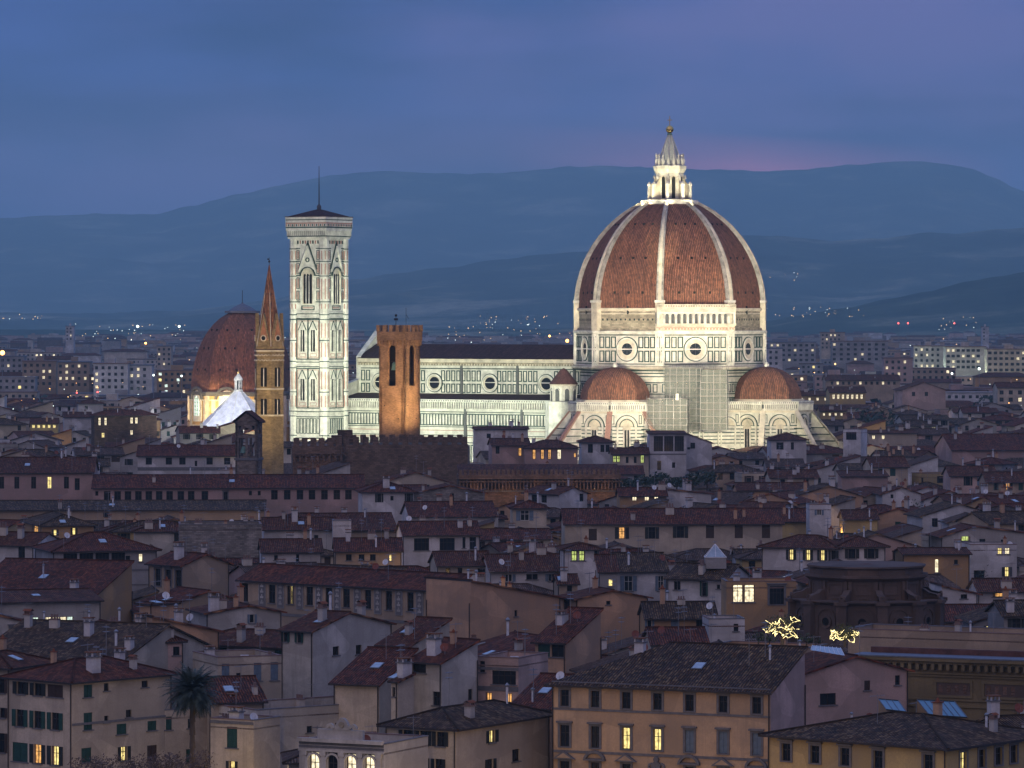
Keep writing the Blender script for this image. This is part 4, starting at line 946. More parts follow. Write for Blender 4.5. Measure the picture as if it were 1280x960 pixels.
def an2(b):
    b.tube((0, 0, -.3), (0, 0, 3.6), .04, 'metal', 4)
    for z, w in ((3.4, .5), (2.9, .4)):
        b.tube((-.1, -w, z), (-.1, w, z), .025, 'metal', 4)
        for i in range(5): b.tube((-.35, -w + i * w / 2, z), (.35, -w + i * w / 2, z), .018, 'metal', 3)
def dish(b, m='white_metal'):
    b.tube((0, 0, -.4), (0, 0, .7), .04, 'metal', 4); n = 12; T = Matrix.Translation((0, -.1, .8)) @ Matrix.Rotation(R(65), 4, 'X'); old = b.M; b.M = T
    for r0, r1, z0, z1 in ((0.01, .25, 0, .03), (.25, .48, .03, .12)):
        pa = [(r0 * math.cos(2 * math.pi * i / n), r0 * math.sin(2 * math.pi * i / n), z0) for i in range(n)]; pb = [(r1 * math.cos(2 * math.pi * i / n), r1 * math.sin(2 * math.pi * i / n), z1) for i in range(n)]
        b.ring(pa, pb, m, True); b.ring([(x, y, z - .02) for x, y, z in pa], [(x, y, z - .02) for x, y, z in pb], m, True)
    b.tube((0, -.4, .1), (0, 0, .45), .02, 'metal', 3); b.M = old
def sky1(b): b.box(-.55, .55, -.75, .75, 0, .10, 'metal'); b.box(-.48, .48, -.68, .68, .08, .13, 'sky_glass')
def acu(b): b.box(-.45, .45, -.18, .18, 0, .65, 'white_metal'); b.M = Matrix.Translation((0, -.185, .33)) @ Matrix.Rotation(R(90), 4, 'X'); b.prof([(.22, -.01), (.22, .01)], 10, 'gutter'); b.M = None
ANM = [fm(an1), fm(an2)]; DISH = [fm(dish), fm(lambda b: dish(b, 'rust'))]; SKYM = fm(sky1); ACM = fm(acu)

# ---------------------------------------------------------------- a house
HOUSES = []     # footprints and sight blocks of everything already built
def solve(xl, xc, xr, ye, h, phi, wl=None, wr=None, Y=None):
    Yc = Y or F * (CH - h) / (ye - HOR); Cx = at(xc, Yc); c, s = math.cos(R(phi)), math.sin(R(phi))
    if wr is None:
        k = (xr - 640) / F; wr = (k * Yc - Cx) / (c - k * s)
    if wl is None:
        k = (xl - 640) / F; wl = (Cx - k * Yc) / (s + k * c)
    return Cx, Yc, wl, wr
def proj(x, y, z): return 640 + F * x / y, HOR + F * (CH - z) / y
def face_u(px, face, Cx, Yc, phi):
    c, s = math.cos(R(phi)), math.sin(R(phi)); k = (px - 640) / F
    return (k * Yc - Cx) / (c - k * s) if face == 'R' else (Cx - k * Yc) / (s + k * c)

def roofgeo(kind, WR, WL, h, sl, o, rf=.5, rise=None):
    """returns (list of (polygon, eave direction)), ridge lines, height function, list of gable polygons for the four walls"""
    og = .35; P = []; rid = []; gab = {}
    def zz(d): return h + sl * d
    if kind == 'hip':
        m = min(WR, WL) / 2; zr = h + sl * m; e = -o; ze = h - sl * o
        a, b_, c, d = (e, e, ze), (WR + o, e, ze), (WR + o, WL + o, ze), (e, WL + o, ze)
        if WR >= WL: r1, r2 = (m, WL / 2, zr), (WR - m, WL / 2, zr); P = [([a, b_, r2, r1], 0), ([b_, c, r2], 1), ([c, d, r1, r2], 0), ([d, a, r1], 1)]
        else: r1, r2 = (WR / 2, m, zr), (WR / 2, WL - m, zr); P = [([a, b_, r1], 0), ([b_, c, r2, r1], 1), ([c, d, r2], 0), ([d, a, r1, r2], 1)]
        rid = [(r1, r2), (a, r1), (b_, r2 if WR >= WL else r1), (c, r2), (d, r1 if WR >= WL else r2)]
        f = lambda x, y: h + sl * min(x, y, WR - x, WL - y)
    elif kind == 'gx':      # ridge along x
        yr = WL * rf; zr = h + sl * yr; s2 = (zr - h) / (WL - yr)
        P = [([(-og, -o, h - sl * o), (WR + og, -o, h - sl * o), (WR + og, yr, zr), (-og, yr, zr)], 0), ([(WR + og, WL + o, h - s2 * o), (-og, WL + o, h - s2 * o), (-og, yr, zr), (WR + og, yr, zr)], 0)]
        rid = [((-og, yr, zr), (WR + og, yr, zr))]; gab = {'x0': [(0, 0, h), (0, WL, h), (0, yr, zr)], 'x1': [(WR, 0, h), (WR, WL, h), (WR, yr, zr)]}
        f = lambda x, y: h + (sl * y if y < yr else s2 * (WL - y))
    elif kind == 'gy':
        xr_ = WR * rf; zr = h + sl * xr_; s2 = (zr - h) / (WR - xr_)
        P = [([(-o, WL + og, h - sl * o), (-o, -og, h - sl * o), (xr_, -og, zr), (xr_, WL + og, zr)], 1), ([(WR + o, -og, h - s2 * o), (WR + o, WL + og, h - s2 * o), (xr_, WL + og, zr), (xr_, -og, zr)], 1)]
        rid = [((xr_, -og, zr), (xr_, WL + og, zr))]; gab = {'y0': [(0, 0, h), (WR, 0, h), (xr_, 0, zr)], 'y1': [(0, WL, h), (WR, WL, h), (xr_, WL, zr)]}
        f = lambda x, y: h + (sl * x if x < xr_ else s2 * (WR - x))
    elif kind in ('sl', 'slh'):     # low along the left face, high at x = WR
        zr = h + sl * WR; k = WR * .9 if kind == 'slh' else -og
        P = [([(-o, WL + (o if kind == 'slh' else og), h - sl * o), (-o, -og, h - sl * o), (WR, -og, zr), (WR, WL - k, zr)], 1)]
        if kind == 'slh': P.append(([(WR, WL + o, h - sl * o), (-o, WL + o, h - sl * o), (WR, WL - k, zr)], 0))
        rid = [((WR, -og, zr), (WR, WL - k, zr))]; gab = {'y0': [(0, 0, h), (WR, 0, h), (WR, 0, zr)], 'x1': [(WR, 0, h), (WR, WL - max(k, 0), h), (WR, WL - max(k, 0), zr), (WR, 0, zr)]}
        if kind == 'sl': gab['y1'] = [(0, WL, h), (WR, WL, h), (WR, WL, zr)]
        f = lambda x, y: h + sl * (min(x, WL - y) if kind == 'slh' else x)
    elif kind == 'sb':      # high over the corner, falling to the right
        zr = h + sl * WR
        P = [([(WR + o, -og, h - sl * o), (WR + o, WL + og, h - sl * o), (-.1, WL + og, zr), (-.1, -og, zr)], 1)]
        rid = [((0, -og, zr), (0, WL + og, zr))]; gab = {'y0': [(0, 0, h), (WR, 0, h), (0, 0, zr)], 'y1': [(0, WL, h), (WR, WL, h), (0, WL, zr)], 'x0': [(0, 0, h), (0, WL, h), (0, WL, zr), (0, 0, zr)]}
        f = lambda x, y: h + sl * (WR - x)
    elif kind == 'sr':      # low along the right face, high at the back
        zr = h + sl * WL
        P = [([(-og, -o, h - sl * o), (WR + og, -o, h - sl * o), (WR + og, WL, zr), (-og, WL, zr)], 0)]
        rid = [((-og, WL, zr), (WR + og, WL, zr))]; gab = {'x0': [(0, 0, h), (0, WL, h), (0, WL, zr)], 'x1': [(WR, 0, h), (WR, WL, h), (WR, WL, zr)], 'y1': [(0, WL, h), (WR, WL, h), (WR, WL, zr), (0, WL, zr)]}
        f = lambda x, y: h + sl * y
    else: f = lambda x, y: h - .5; zr = h
    return P, rid, f, gab, zr

def facade(b, L, h, ops, face, mat, other):
    """wall with real window recesses; other = the depth of the building behind it"""
    Pf = (lambda u, z, d: (u, d, z)) if face == 'R' else (lambda u, z, d: (d, u, z))
    ops = [(max(u0, .05), min(u1, L - .05), max(z0, .3), min(z1, h - .1)) for u0, u1, z0, z1 in ops]; ops = [o for o in ops if o[1] - o[0] > .15 and o[3] - o[2] > .2]
    us = sorted({0, L} | {v for o in ops for v in o[:2]}); zs = sorted({0, h} | {v for o in ops for v in o[2:]})
    for u0, u1 in zip(us, us[1:]):
        z_start = None
        for z0, z1 in zip(zs, zs[1:]):
            um, zm = (u0 + u1) / 2, (z0 + z1) / 2; hole = any(o[0] < um < o[1] and o[2] < zm < o[3] for o in ops)
            if not hole and z_start is None: z_start = z0
            if hole and z_start is not None: b.poly([Pf(u0, z_start, 0), Pf(u1, z_start, 0), Pf(u1, z0, 0), Pf(u0, z0, 0)], mat); z_start = None
        if z_start is not None: b.poly([Pf(u0, z_start, 0), Pf(u1, z_start, 0), Pf(u1, h, 0), Pf(u0, h, 0)], mat)
    for u0, u1, z0, z1 in ops:
        D = .3
        for q in ([(u0, z0), (u1, z0)], [(u1, z0), (u1, z1)], [(u1, z1), (u0, z1)], [(u0, z1), (u0, z0)]):
            b.poly([Pf(*q[0], 0), Pf(*q[1], 0), Pf(*q[1], D), Pf(*q[0], D)], mat)
        b.poly([Pf(u0, z0, D), Pf(u1, z0, D), Pf(u1, z1, D), Pf(u0, z1, D)], 'void')

def house(label, xl, xc, xr, ye, h, phi, roof='hip', wall='cream', wins=(), wl=None, wr=None, Y=None, sl=.33, rf=.5, tile='tiles_brown', name='house', cat='house', group=None,
          ch=None, o=.65, side=None, seed=None, keep=None, xtra=True, bands=(), pipes=True, lod=None, geo=None, merge=None, parapet=.8, deck='terrace'):
    Cx, Yc, WL, WR = geo or solve(xl, xc, xr, ye, h, phi, wl, wr, Y)
    rnd = random.Random(seed if seed is not None else int(xc * 31 + ye * 17)); px = Yc / F
    if lod is None: lod = 1 if Yc < 720 else 0
    o = min(o, .12 * min(WL, WR) + .15)
    if merge is None: root = thing(name, label, cat, (Cx, Yc, 0), R(phi), group)
    W = MB() if merge is None else merge[0]; RF = MB() if merge is None else merge[1]
    if merge is not None: W.M = RF.M = Matrix.Translation((Cx, Yc, 0)) @ Matrix.Rotation(R(phi), 4, 'Z')
    wm = 'w_' + wall; P, rid, f, gab, zr = roofgeo(roof, WR, WL, h, sl, o, rf)
    # windows
    ops = {'L': [], 'R': []}; todo = []
    for row in wins:
        face, sts, xs, dy, hp, wp = row[:6]
        if isinstance(xs, tuple): xs = [xs[0] + (xs[1] - xs[0]) * i / max(1, xs[2] - 1) for i in range(xs[2])]
        for i, xx in enumerate(xs):
            st = sts[i % len(sts)]
            if st == '.': continue
            if st in 'gGBkt' and rnd.random() < .16: st = {'g': 'G', 'G': 'g', 'B': 'b', 'k': 'B', 't': 'T'}[st]
            u = face_u(xx, face, Cx, Yc, phi); u2 = face_u(xx + wp / 2, face, Cx, Yc, phi); w = 2 * abs(u2 - u); hh = hp * px; z1 = h - dy * px
            L = WR if face == 'R' else WL
            if st in OPEN: w *= .5
            if st in SURR: w *= .62
            w = max(.35, round(w, 1)); hh = max(.4, round(hh, 1))
            if u - w / 2 < .1 or u + w / 2 > L - .1 or z1 - hh < .4: continue
            ops[face].append((u - w / 2, u + w / 2, z1 - hh, z1)); todo.append((st, u, z1 - hh, w, hh, face))
    facade(W, WR, h, ops['R'], 'R', wm, WL); facade(W, WL, h, ops['L'], 'L', 'w_' + side if side else wm, WR)
    W.poly([(WR, 0, 0), (WR, WL, 0), (WR, WL, h), (WR, 0, h)], wm); W.poly([(0, WL, 0), (WR, WL, 0), (WR, WL, h), (0, WL, h)], wm)
    for k, pl in gab.items(): W.poly(pl, wm)
    for face, dy, t in bands:
        z = h - dy * px
        if face == 'R': W.box(0, WR, -.07, .0, z - t, z, 'pietra_serena')
        else: W.box(-.07, 0, 0, WL, z - t, z, 'pietra_serena')
    # roof
    if roof == 'flat':
        t = .25; W.box(0, WR, 0, WL, h - parapet - .15, h - parapet, deck)
        for a in ((0, WR, 0, t), (0, WR, WL - t, WL), (0, t, t, WL - t), (WR - t, WR, t, WL - t)): RF.box(a[0] - .05, a[1] + .05, a[2] - .05, a[3] + .05, h, h + .1, 'pietra_serena' if rnd.random() < .5 else 'terrace')
        W.poly([(t, t, h - parapet), (WR - t, t, h - parapet), (WR - t, t, h), (t, t, h)], wm); W.poly([(t, WL - t, h - parapet), (WR - t, WL - t, h - parapet), (WR - t, WL - t, h), (t, WL - t, h)], wm); W.poly([(WR - t, t, h - parapet), (WR - t, WL - t, h - parapet), (WR - t, WL - t, h), (WR - t, t, h)], wm); W.poly([(t, t, h - parapet), (t, WL - t, h - parapet), (t, WL - t, h), (t, t, h)], wm)
    else:
        th = .2
        for pl, ax in P:
            c0 = Vector(pl[0]); uv = []
            low = min(q[2] for q in pl)
            for q in pl: uv.append(((q[1] if ax else q[0]) * 1.0, (q[2] - low) / sl * math.sqrt(1 + sl * sl)))
            up = [(q[0], q[1], q[2] + .05) for q in pl]; dn = [(q[0], q[1], q[2] - th + .05) for q in pl]
            RF.poly(up, tile, uv); RF.poly(dn[::-1], 'eave_wood')
            for i in range(len(pl)):
                j = (i + 1) % len(pl); RF.poly([up[i], up[j], dn[j], dn[i]], 'gutter' if abs(up[i][2] - up[j][2]) < .01 else tile, None if abs(up[i][2] - up[j][2]) < .01 else [(0, 0), (1, 0), (1, .2), (0, .2)])
        if merge is None or Yc < 900:
            for p, q in rid: RF.tube((p[0], p[1], p[2] + .06), (q[0], q[1], q[2] + .06), .14, tile, 5)
    if merge is not None:
        W.M = RF.M = None
        for st, u, z, w, hh, face in todo:
            pass
        return None
    W.build('wall', root); ro = RF.build('roof', root)
    for t in todo: put_window(root, t[0], t[1], t[2], t[3], t[4], t[5], lod)
    # furniture
    if lod and pipes and roof != 'flat':
        b = MB()
        for (x, y) in ([(WR - .12, -.1)] if WR > 4 else []) + [(-.1, .12)] + ([(-.1, WL - .12)] if WL > 4 else []): b2 = MB(); b2.tube((x, y, 0), (x, y, h - .2), .065, 'gutter', 5); b2.build('drainpipe', root)
    if ch is None: ch = rnd.choice((1, 2, 2, 3, 3, 4)) if WR * WL > 60 else rnd.choice((0, 1, 2))
    k = 0; tries = 0
    while k < ch and tries < 30:
        tries += 1; x, y = rnd.uniform(.6, WR - .6), rnd.uniform(.6, WL - .6)
        if roof in ('gx', 'sr', 'hip') and y > WL * .75: continue
        if roof in ('gy', 'sl', 'slh') and x > WR * .8: continue
        z = f(x, y) if roof != 'flat' else h - parapet; me = rnd.choice(CHM); o_ = link('chimney', me, ro, (x, y, z), rnd.choice((0, R(90)))); sc = rnd.uniform(.8, 1.25); o_.scale = (sc, sc, sc * rnd.uniform(.8, 1.2)); k += 1
    if xtra and Yc < 1150:
        for me, nm, p in ((rnd.choice(ANM), 'antenna', .8), (rnd.choice(ANM), 'antenna', .55), (rnd.choice(DISH), 'satellite_dish', .25)):
            if rnd.random() < p:
                x, y = rnd.uniform(.5, WR - .5), rnd.uniform(.4, WL * .6); link(nm, me, ro, (x, y, (f(x, y) if roof != 'flat' else h - parapet)), -R(phi) + rnd.uniform(-.6, .6))
        if roof not in ('flat',) and rnd.random() < .45 and Yc < 900:
            pl, ax = P[0] if roof != 'sl' else P[0]
            cx = sum(q[0] for q in pl) / len(pl); cy = sum(q[1] for q in pl) / len(pl); cz = sum(q[2] for q in pl) / len(pl)
            n = (Vector(pl[1]) - Vector(pl[0])).cross(Vector(pl[2]) - Vector(pl[0])).normalized()
            if n.z < 0: n = -n
            d = link('skylight', SKYM, ro, (cx + rnd.uniform(-1, 1) * (0 if ax else 1), cy + rnd.uniform(-1, 1) * ax, cz + .06 ) , 0); d.rotation_euler = n.to_track_quat('Z', 'Y').to_euler()
            if abs(rnd.random()) < 2:  # keep it on the slope
                d.location.z = f(d.location.x, d.location.y) + .07
        if roof == 'flat':
            for _ in range(rnd.choice((1, 2, 3))): link('cooling_unit', ACM, ro, (rnd.uniform(.8, WR - .8), rnd.uniform(.6, max(.7, WL * .5)), h - parapet), -R(phi))
    cs = [(Cx + x * math.cos(R(phi)) - y * math.sin(R(phi)), Yc + x * math.sin(R(phi)) + y * math.cos(R(phi))) for x, y in ((0, 0), (WR, 0), (WR, WL), (0, WL))]
    register(cs, h, ye + (keep or max([dy + hp for (_, _, _, dy, hp, *_) in wins] + [14])), zr)
    return root
def register(cs, h, need, zr):
    xs = [proj(x, y, h)[0] for x, y in cs]; HOUSES.append(dict(cs=cs, x0=min(xs), x1=max(xs), Y=min(c[1] for c in cs), need=need))
# ---------------------------------------------------------------- the houses one can pick out, front to back
GR = 'houses in the front rows'
def HS(*a, **k):
    k.setdefault('group', None); return house(*a, **k)
# --- the front row
HS('cream apartment house with three rows of green shutters at the lower left corner', 10, 90, 214, 850.7, 16, 48, 'hip', 'cream', [
    ('L', 'k', [26, 47.5, 69], 7, 16, 19), ('L', 'GGG', [25, 47, 69], 42, 22, 19), ('L', 'GOY', [25, 47, 69], 84, 24, 19), ('R', 'g', [110], 7, 16, 11), ('R', 'g', [110], 42, 22, 11), ('R', 'g', [108], 86, 18, 12),
    ('R', 'd', [133], 7, 10, 6), ('R', 'd', [181], 8, 9, 8), ('R', 'd', [161], 43, 10, 7), ('R', 'd', [133], 48, 9, 5), ('R', 'g', [152], 60, 13, 12), ('R', 'g', [190], 60, 12, 11), ('R', 'Y', [155], 89, 18, 16), ('R', 'B', [190], 91, 20, 12)],
   tile='tiles_red', ch=4, bands=[('R', 54, .25)], name='apartment_house', cat='apartment house')
HS('narrow strip of cream house with brown shutters at the lower left edge', -60, 12, 20, 833, 16, 66, 'hip', 'cream', [('L', 'b', [2, -18], 12, 22, 14), ('L', 'b', [3, -18], 52, 13, 12), ('L', 'b', [2, -18], 84, 24, 14)], wr=9)
HS('low cream wing behind the palm tree with green shuttered windows', 205, 206, 262, 888, 12, 28, 'flat', 'cream', [('R', 'g', [211], 8, 17, 8), ('R', 'g', [210, 238], 50, 16, 11), ('R', 'd', [238], 12, 12, 6)], wl=6)
HS('cream garden house with quoined corners and a balustraded roof terrace', 263, 317, 322, 901, 12, 60, 'flat', 'cream', [('L', 'g', [290], 9, 26, 13), ('L', 'Y', [290], 52, 22, 14)], wr=5, bands=[('L', 2, .3)])
HS('long plain cream wall with wavy top and three tiny windows', 318, 320, 487, 888, 12.5, 36, 'flat', 'offwhite', [('R', 'd', [387], 24, 8, 7), ('R', 'd', [422], 22, 8, 6), ('R', 'd', [450], 34, 6, 5)], wl=9, ch=6)
orn = HS('ornate white stucco palace front with four arched windows and crest', 374, 480, 486, 931, 14, 64, 'flat', 'offwhite', [('L', 'wdww', [393, 416, 439, 462], 13, 36, 12)], wr=9, ch=2, bands=[('L', -1, .35), ('L', 5, .2)], name='palace', cat='palace')
HS('cream villa with dark overhanging roof and a row of black open shutters', 482, 570, 686, 909, 14.5, 59, 'hip', 'cream', [('L', 'k', [508.6, 529.5, 550.5], 7, 18, 19), ('L', 'k', [508, 528, 548], 41, 24, 18), ('R', 'Y', [615], 11, 16, 14), ('R', 'k', [613], 47, 18, 13), ('R', 'd', [645], 40, 16, 9)], tile='tiles_old', name='villa', cat='villa')
pal = HS('wide apricot palazzo with grey stone window surrounds and two glowing windows', 690, 963, 1006, 863, 18, 66, 'slh', 'pink', [
    ('L', 's', [706, 744, 783, 822, 862, 904, 946], 9, 21, 17), ('L', 'ssSSuuu', [706, 744, 783, 822, 862, 904, 946], 54, 28, 18), ('L', 's', [706, 744, 783, 862, 904, 946], 100, 30, 18)],
   side='apricot', tile='tiles_old', ch=2, bands=[('L', 32, .22), ('L', 86, .25), ('L', -2, .18)], name='palazzo', cat='palazzo', sl=.36)
yel = HS('yellow house with a long tiled roof at the lower right corner', 960, 1183, 1310, 934, 15.5, 50, 'hip', 'yellow', [('L', 'sssss', [983, 1019, 1056.5, 1098, 1160.6], 11, 23, 18), ('R', 'SsssS', [1204, 1227, 1248, 1267, 1288], 9, 22, 13)], tile='tiles_old', ch=3, sl=.22)
# --- second row
pnk = HS('pink gabled house with sunken roof terrace behind the apricot palazzo', 1000, 1003, 1135, 842, 17, 25, 'gy', 'pink', [('R', 'k', [1084], 12, 12, 7), ('R', 'd', [1122], 7, 12, 6), ('R', 'd', [1035], 26, 14, 20)], wl=8, sl=.26, tile='tiles_red', ch=0)
HS('cream house carrying the roof garden with the fairy lights', 880, 1003, 1012, 812, 17, 66, 'flat', 'peach', [('L', 't', [935], 6, 10, 9), ('L', 'a', [905], 4, 14, 8)], wr=8, ch=2)
HS('tower house with brightly lit yellow window under dark eaves', 475, 513, 562, 806, 18, 55, 'sl', 'cream', [('L', 'y', [489, 504], 2.5, 19, 13)], tile='tiles_brown', ch=1)
HS('cream house with dark strip of attic glazing under its red roof', 513, 552, 597, 827, 17, 50, 'sl', 'offwhite', [('L', 'd', [524, 543], 2, 14, 17), ('L', 'k', [519], 37, 17, 14), ('L', 'd', [546], 38, 18, 10), ('R', 'd', [588], 38, 14, 5)], tile='tiles_red')
HS('terraced white house with striped awning and glazed balcony', 596, 648, 652, 823, 17, 66, 'flat', 'pink', [('L', 'd', [630], 16, 17, 30), ('L', 'o', [611, 636], 44, 12, 8), ('L', 'd', [603], 5, 14, 6)], wr=8, bands=[('L', 36, .5), ('L', 12, .3)])
HS('tiny stair tower with a sloping tiled cap below the yellow window', 489, 497, 517, 856, 15.7, 40, 'sl', 'cream', [('L', 'd', [492], 8, 12, 4)], ch=1, Y=452)
HS('low red roofed house tucked under the big plain gable wall', 417, 474, 482, 854, 15, 66, 'sl', 'cream', wr=9, ch=0, tile='tiles_red')
HS('large pale gable wall house with green shuttered attic window', 352, 391, 489, 788, 18, 55, 'gy', 'offwhite', [('L', 'gGg', [357, 374, 386], 2, 14, 11), ('R', 'd', [420], 23, 11, 8), ('R', 'd', [448.5], 24, 12, 7)], rf=.45, sl=.25, ch=3)
HS('cream house with tall blue shutters and a railed terrace on top', 271, 272, 352, 822, 16, 22, 'flat', 'cream', [('R', 't', [282, 322, 343], 8, 22, 10), ('R', 'd', [298], 20, 5, 5)], wl=9, deck='terrace')
HS('low red roof beside the palm crown', 262, 264, 330, 876, 13, 15, 'sr', 'cream', wl=6, tile='tiles_red', ch=1)
HS('pale house under a pyramid roof with one dark window above the palm', 160, 168, 229, 802, 17, 25, 'hip', 'pink', [('R', 'd', [220.5], 8, 11, 8)], tile='tiles_brown', ch=1, sl=.42)
HS('narrow peach attic tower with a black window on its left face', 174, 190, 220, 755, 19, 45, 'hip', 'peach', [('L', 'd', [182.5], 11, 8, 5)], sl=.12, ch=0)
HS('long peach wall sloping down to the right with two blue shuttered windows', 188, 190, 274, 790, 17, 20, 'sb', 'peach', [('R', 't', [233], 4, 18, 9), ('R', 't', [268], 2, 18, 10)], wl=8, sl=.22, ch=2)
HS('weather stained grey gable house with one small window', 258, 260, 352, 766, 17, 18, 'gy', 'stained', [('R', 'T', [315], 3, 11, 12)], wl=9, sl=.16, rf=.55)
HS('broad dark roof with a row of chimney stacks at the left', -30, 150, 162, 826, 15.5, 66, 'gy', 'cream', [('L', 'd', [119, 131], 5, 6, 7)], wr=22, ch=6, tile='tiles_old', sl=.3)
HS('second broad roof left of the pyramid roofed house', 96, 158, 166, 797, 16.5, 60, 'hip', 'cream', wr=12, ch=3, tile='tiles_old')
HS('stained grey shed wall with a bright strip of windows at its foot', -22, -20, 126, 753, 16, 18, 'sr', 'stained', [('R', 'cwwwc', [45, 61, 70, 79, 88], 20, 5, 9)], wl=9, sl=.1, ch=0, tile='tiles_brown')
HS('grey rendered gable at the left edge with a shuttered window', -30, -28, 53, 783, 16.5, 18, 'sb', 'stained', [('R', 'u', [17], 2, 9, 13)], wl=8, sl=.25, ch=0)
HS('ochre wall with a bent drainpipe below a long red roof', -40, 118, 122, 744, 16, 70, 'sl', 'ochre', wr=12, tile='tiles_red', keep=9, ch=2)
HS('wide loggia house with grey recessed panels between timber posts', 45, 68, 196, 688, 19, 18, 'hip', 'grey', [('R', 'd', [88, 108, 128, 148], 4, 20, 17), ('R', 'd', [160], 8, 14, 6), ('R', 'w', [176], 6, 10, 5), ('R', 'd', [50 + 22], 38, 8, 4)], tile='tiles_red', bands=[('R', 25, .3), ('R', 44, .15)], ch=0)
HS('small palazzo with three tall white framed windows', 186, 228, 286, 706, 18, 42, 'gy', 'tan', [('L', 'sss', [197.5, 210.5, 223], 7, 22, 12)], side='tan', tile='tiles_red', ch=1, bands=[('L', 0, .3)])
HS('ochre house with two small lit windows under a grey brown roof', 30, 52, 117, 656, 17, 15, 'hip', 'ochre', [('R', 'Y', [69], 6, 8, 9), ('R', 'Y', [92.5], 4, 9, 9), ('L', 'o', [44], 2, 12, 8)], tile='tiles_old', keep=26)
HS('white house with one tall dark window at the left edge', -40, 42, 46, 681, 17.5, 68, 'gy', 'white', [('L', 'd', [27], 2, 17, 8)], wr=10, keep=24)
HS('dark brown stone block with a flat top', 223, 224, 327, 656, 19, 5, 'flat', 'rubble', wl=10, keep=40, ch=2)
# --- the long pink range
HS('long pink palace wing with tall narrow windows at the left edge', -60, -58, 116, 590, 22.5, 2, 'gx', 'rose', [('R', 'dddyd', [2, 21, 42, 62, 83], 6, 15, 6), ('R', 'd', [96.5], 8, 15, 6)], wl=16, tile='tiles_brown', keep=34, name='palace', cat='palace', ch=2)
HS('long low pink palace wing with a regular row of narrow windows', 115, 116, 454, 609, 20, 2.5, 'gx', 'rose', [('R', 'd', [134, 147, 160, 173, 186, 199, 212, 226, 239, 256], 5, 13, 8), ('R', 's', [282], 6, 12, 8), ('R', 'd', [121, 313, 324], 5, 6, 4), ('R', 'd', [343, 359, 375, 390, 405.6, 421, 435.5], 4, 12, 8)], wl=13, tile='tiles_red', keep=30, name='palace', cat='palace', ch=3)
HS('long dark roofed lower range in front of the pink palace wings', -60, -58, 330, 637, 16.5, 2, 'sr', 'tan', [('R', 'd', [133], 4, 6, 8)], wl=7, tile='tiles_old', sl=.2, ch=2, keep=12)
HS('white upper storey house with a row of black windows and plant pots', 171, 172, 297, 569, 20.5, 2, 'gx', 'white', [('R', 'd', [186, 211, 228, 262, 284], 3, 9, 8), ('R', 'd', [245], 7, 7, 3)], wl=13, tile='tiles_red', keep=30, bands=[('R', 15, .8)], ch=0)
HS('white arcaded terrace house with four small arches beside the dark bell gable', 272, 273, 330, 588, 19.5, 2, 'flat', 'white', [('R', 'd', [278, 288.5, 299, 310], 4, 8, 6)], wl=7, keep=16, ch=3)
HS('brown stone house with lit windows at several heights', 114, 118, 196, 519, 21, 12, 'hip', 'brownstone', [('R', 'ww', [124.5, 132], 3, 10, 3), ('R', 'y', [129], 22, 6, 4), ('R', 'ww', [164.5, 170.5], 3, 8, 3.5), ('R', 'w', [164.5], 19, 6, 3.5)], tile='tiles_red', keep=32)
HS('white gabled house at the end of the pink palace wing', 452, 453, 517, 614, 20.2, 6, 'hip', 'white', [('R', 'k', [474, 511], 3, 11, 10), ('R', 'd', [490], 6, 6, 4)], wl=12, keep=26, tile='tiles_red')
HS('rough grey stone gable house beside the white one', 516, 517, 606, 616, 19.3, 6, 'gy', 'rubble', [('R', 'd', [565], 1, 10, 5)], wl=10, sl=.2, keep=18, ch=1)
HS('red roof low against the grey stone gable', 512, 513, 620, 645, 16.5, 8, 'gx', 'white', wl=14, tile='tiles_red', keep=14)
HS('white house with two wide dark openings under a low roof', 503, 505, 600, 668, 18, 8, 'gx', 'white', [('R', 'd', [527, 559], 5, 15, 19), ('R', 'd', [591], 4, 15, 8), ('R', 'd', [580], 4, 14, 4)], wl=11, tile='tiles_red', keep=38)
HS('long white fronted house with a shallow brown roof', 329, 330, 419, 661, 17.5, 5, 'gx', 'white', [('R', 'd', [361, 395], 8, 6, 6)], wl=10, keep=18, tile='tiles_brown')
HS('bare white block with a flat roof', 415, 416, 439, 648, 19, 4, 'flat', 'white', wl=5, Y=735, keep=26, ch=0)
HS('broad brown roof behind the bare white block', 381, 382, 495, 662, 16, 10, 'gx', 'tan', wl=15, keep=10, tile='tiles_brown')
HS('brown house with one narrow yellow lit doorway', 419, 420, 502, 688, 16.5, 4, 'gx', 'tan', [('R', 'd', [436, 452, 466], 5, 8, 7), ('R', 'y', [488], 5, 9, 3)], wl=10, keep=18, tile='tiles_red')
HS('low roofed house with a small white dormer block', 327, 328, 402, 689, 16, 6, 'gx', 'white', [('R', 'd', [372], 4, 10, 4), ('R', 'd', [345], 5, 6, 5)], wl=10, keep=14)
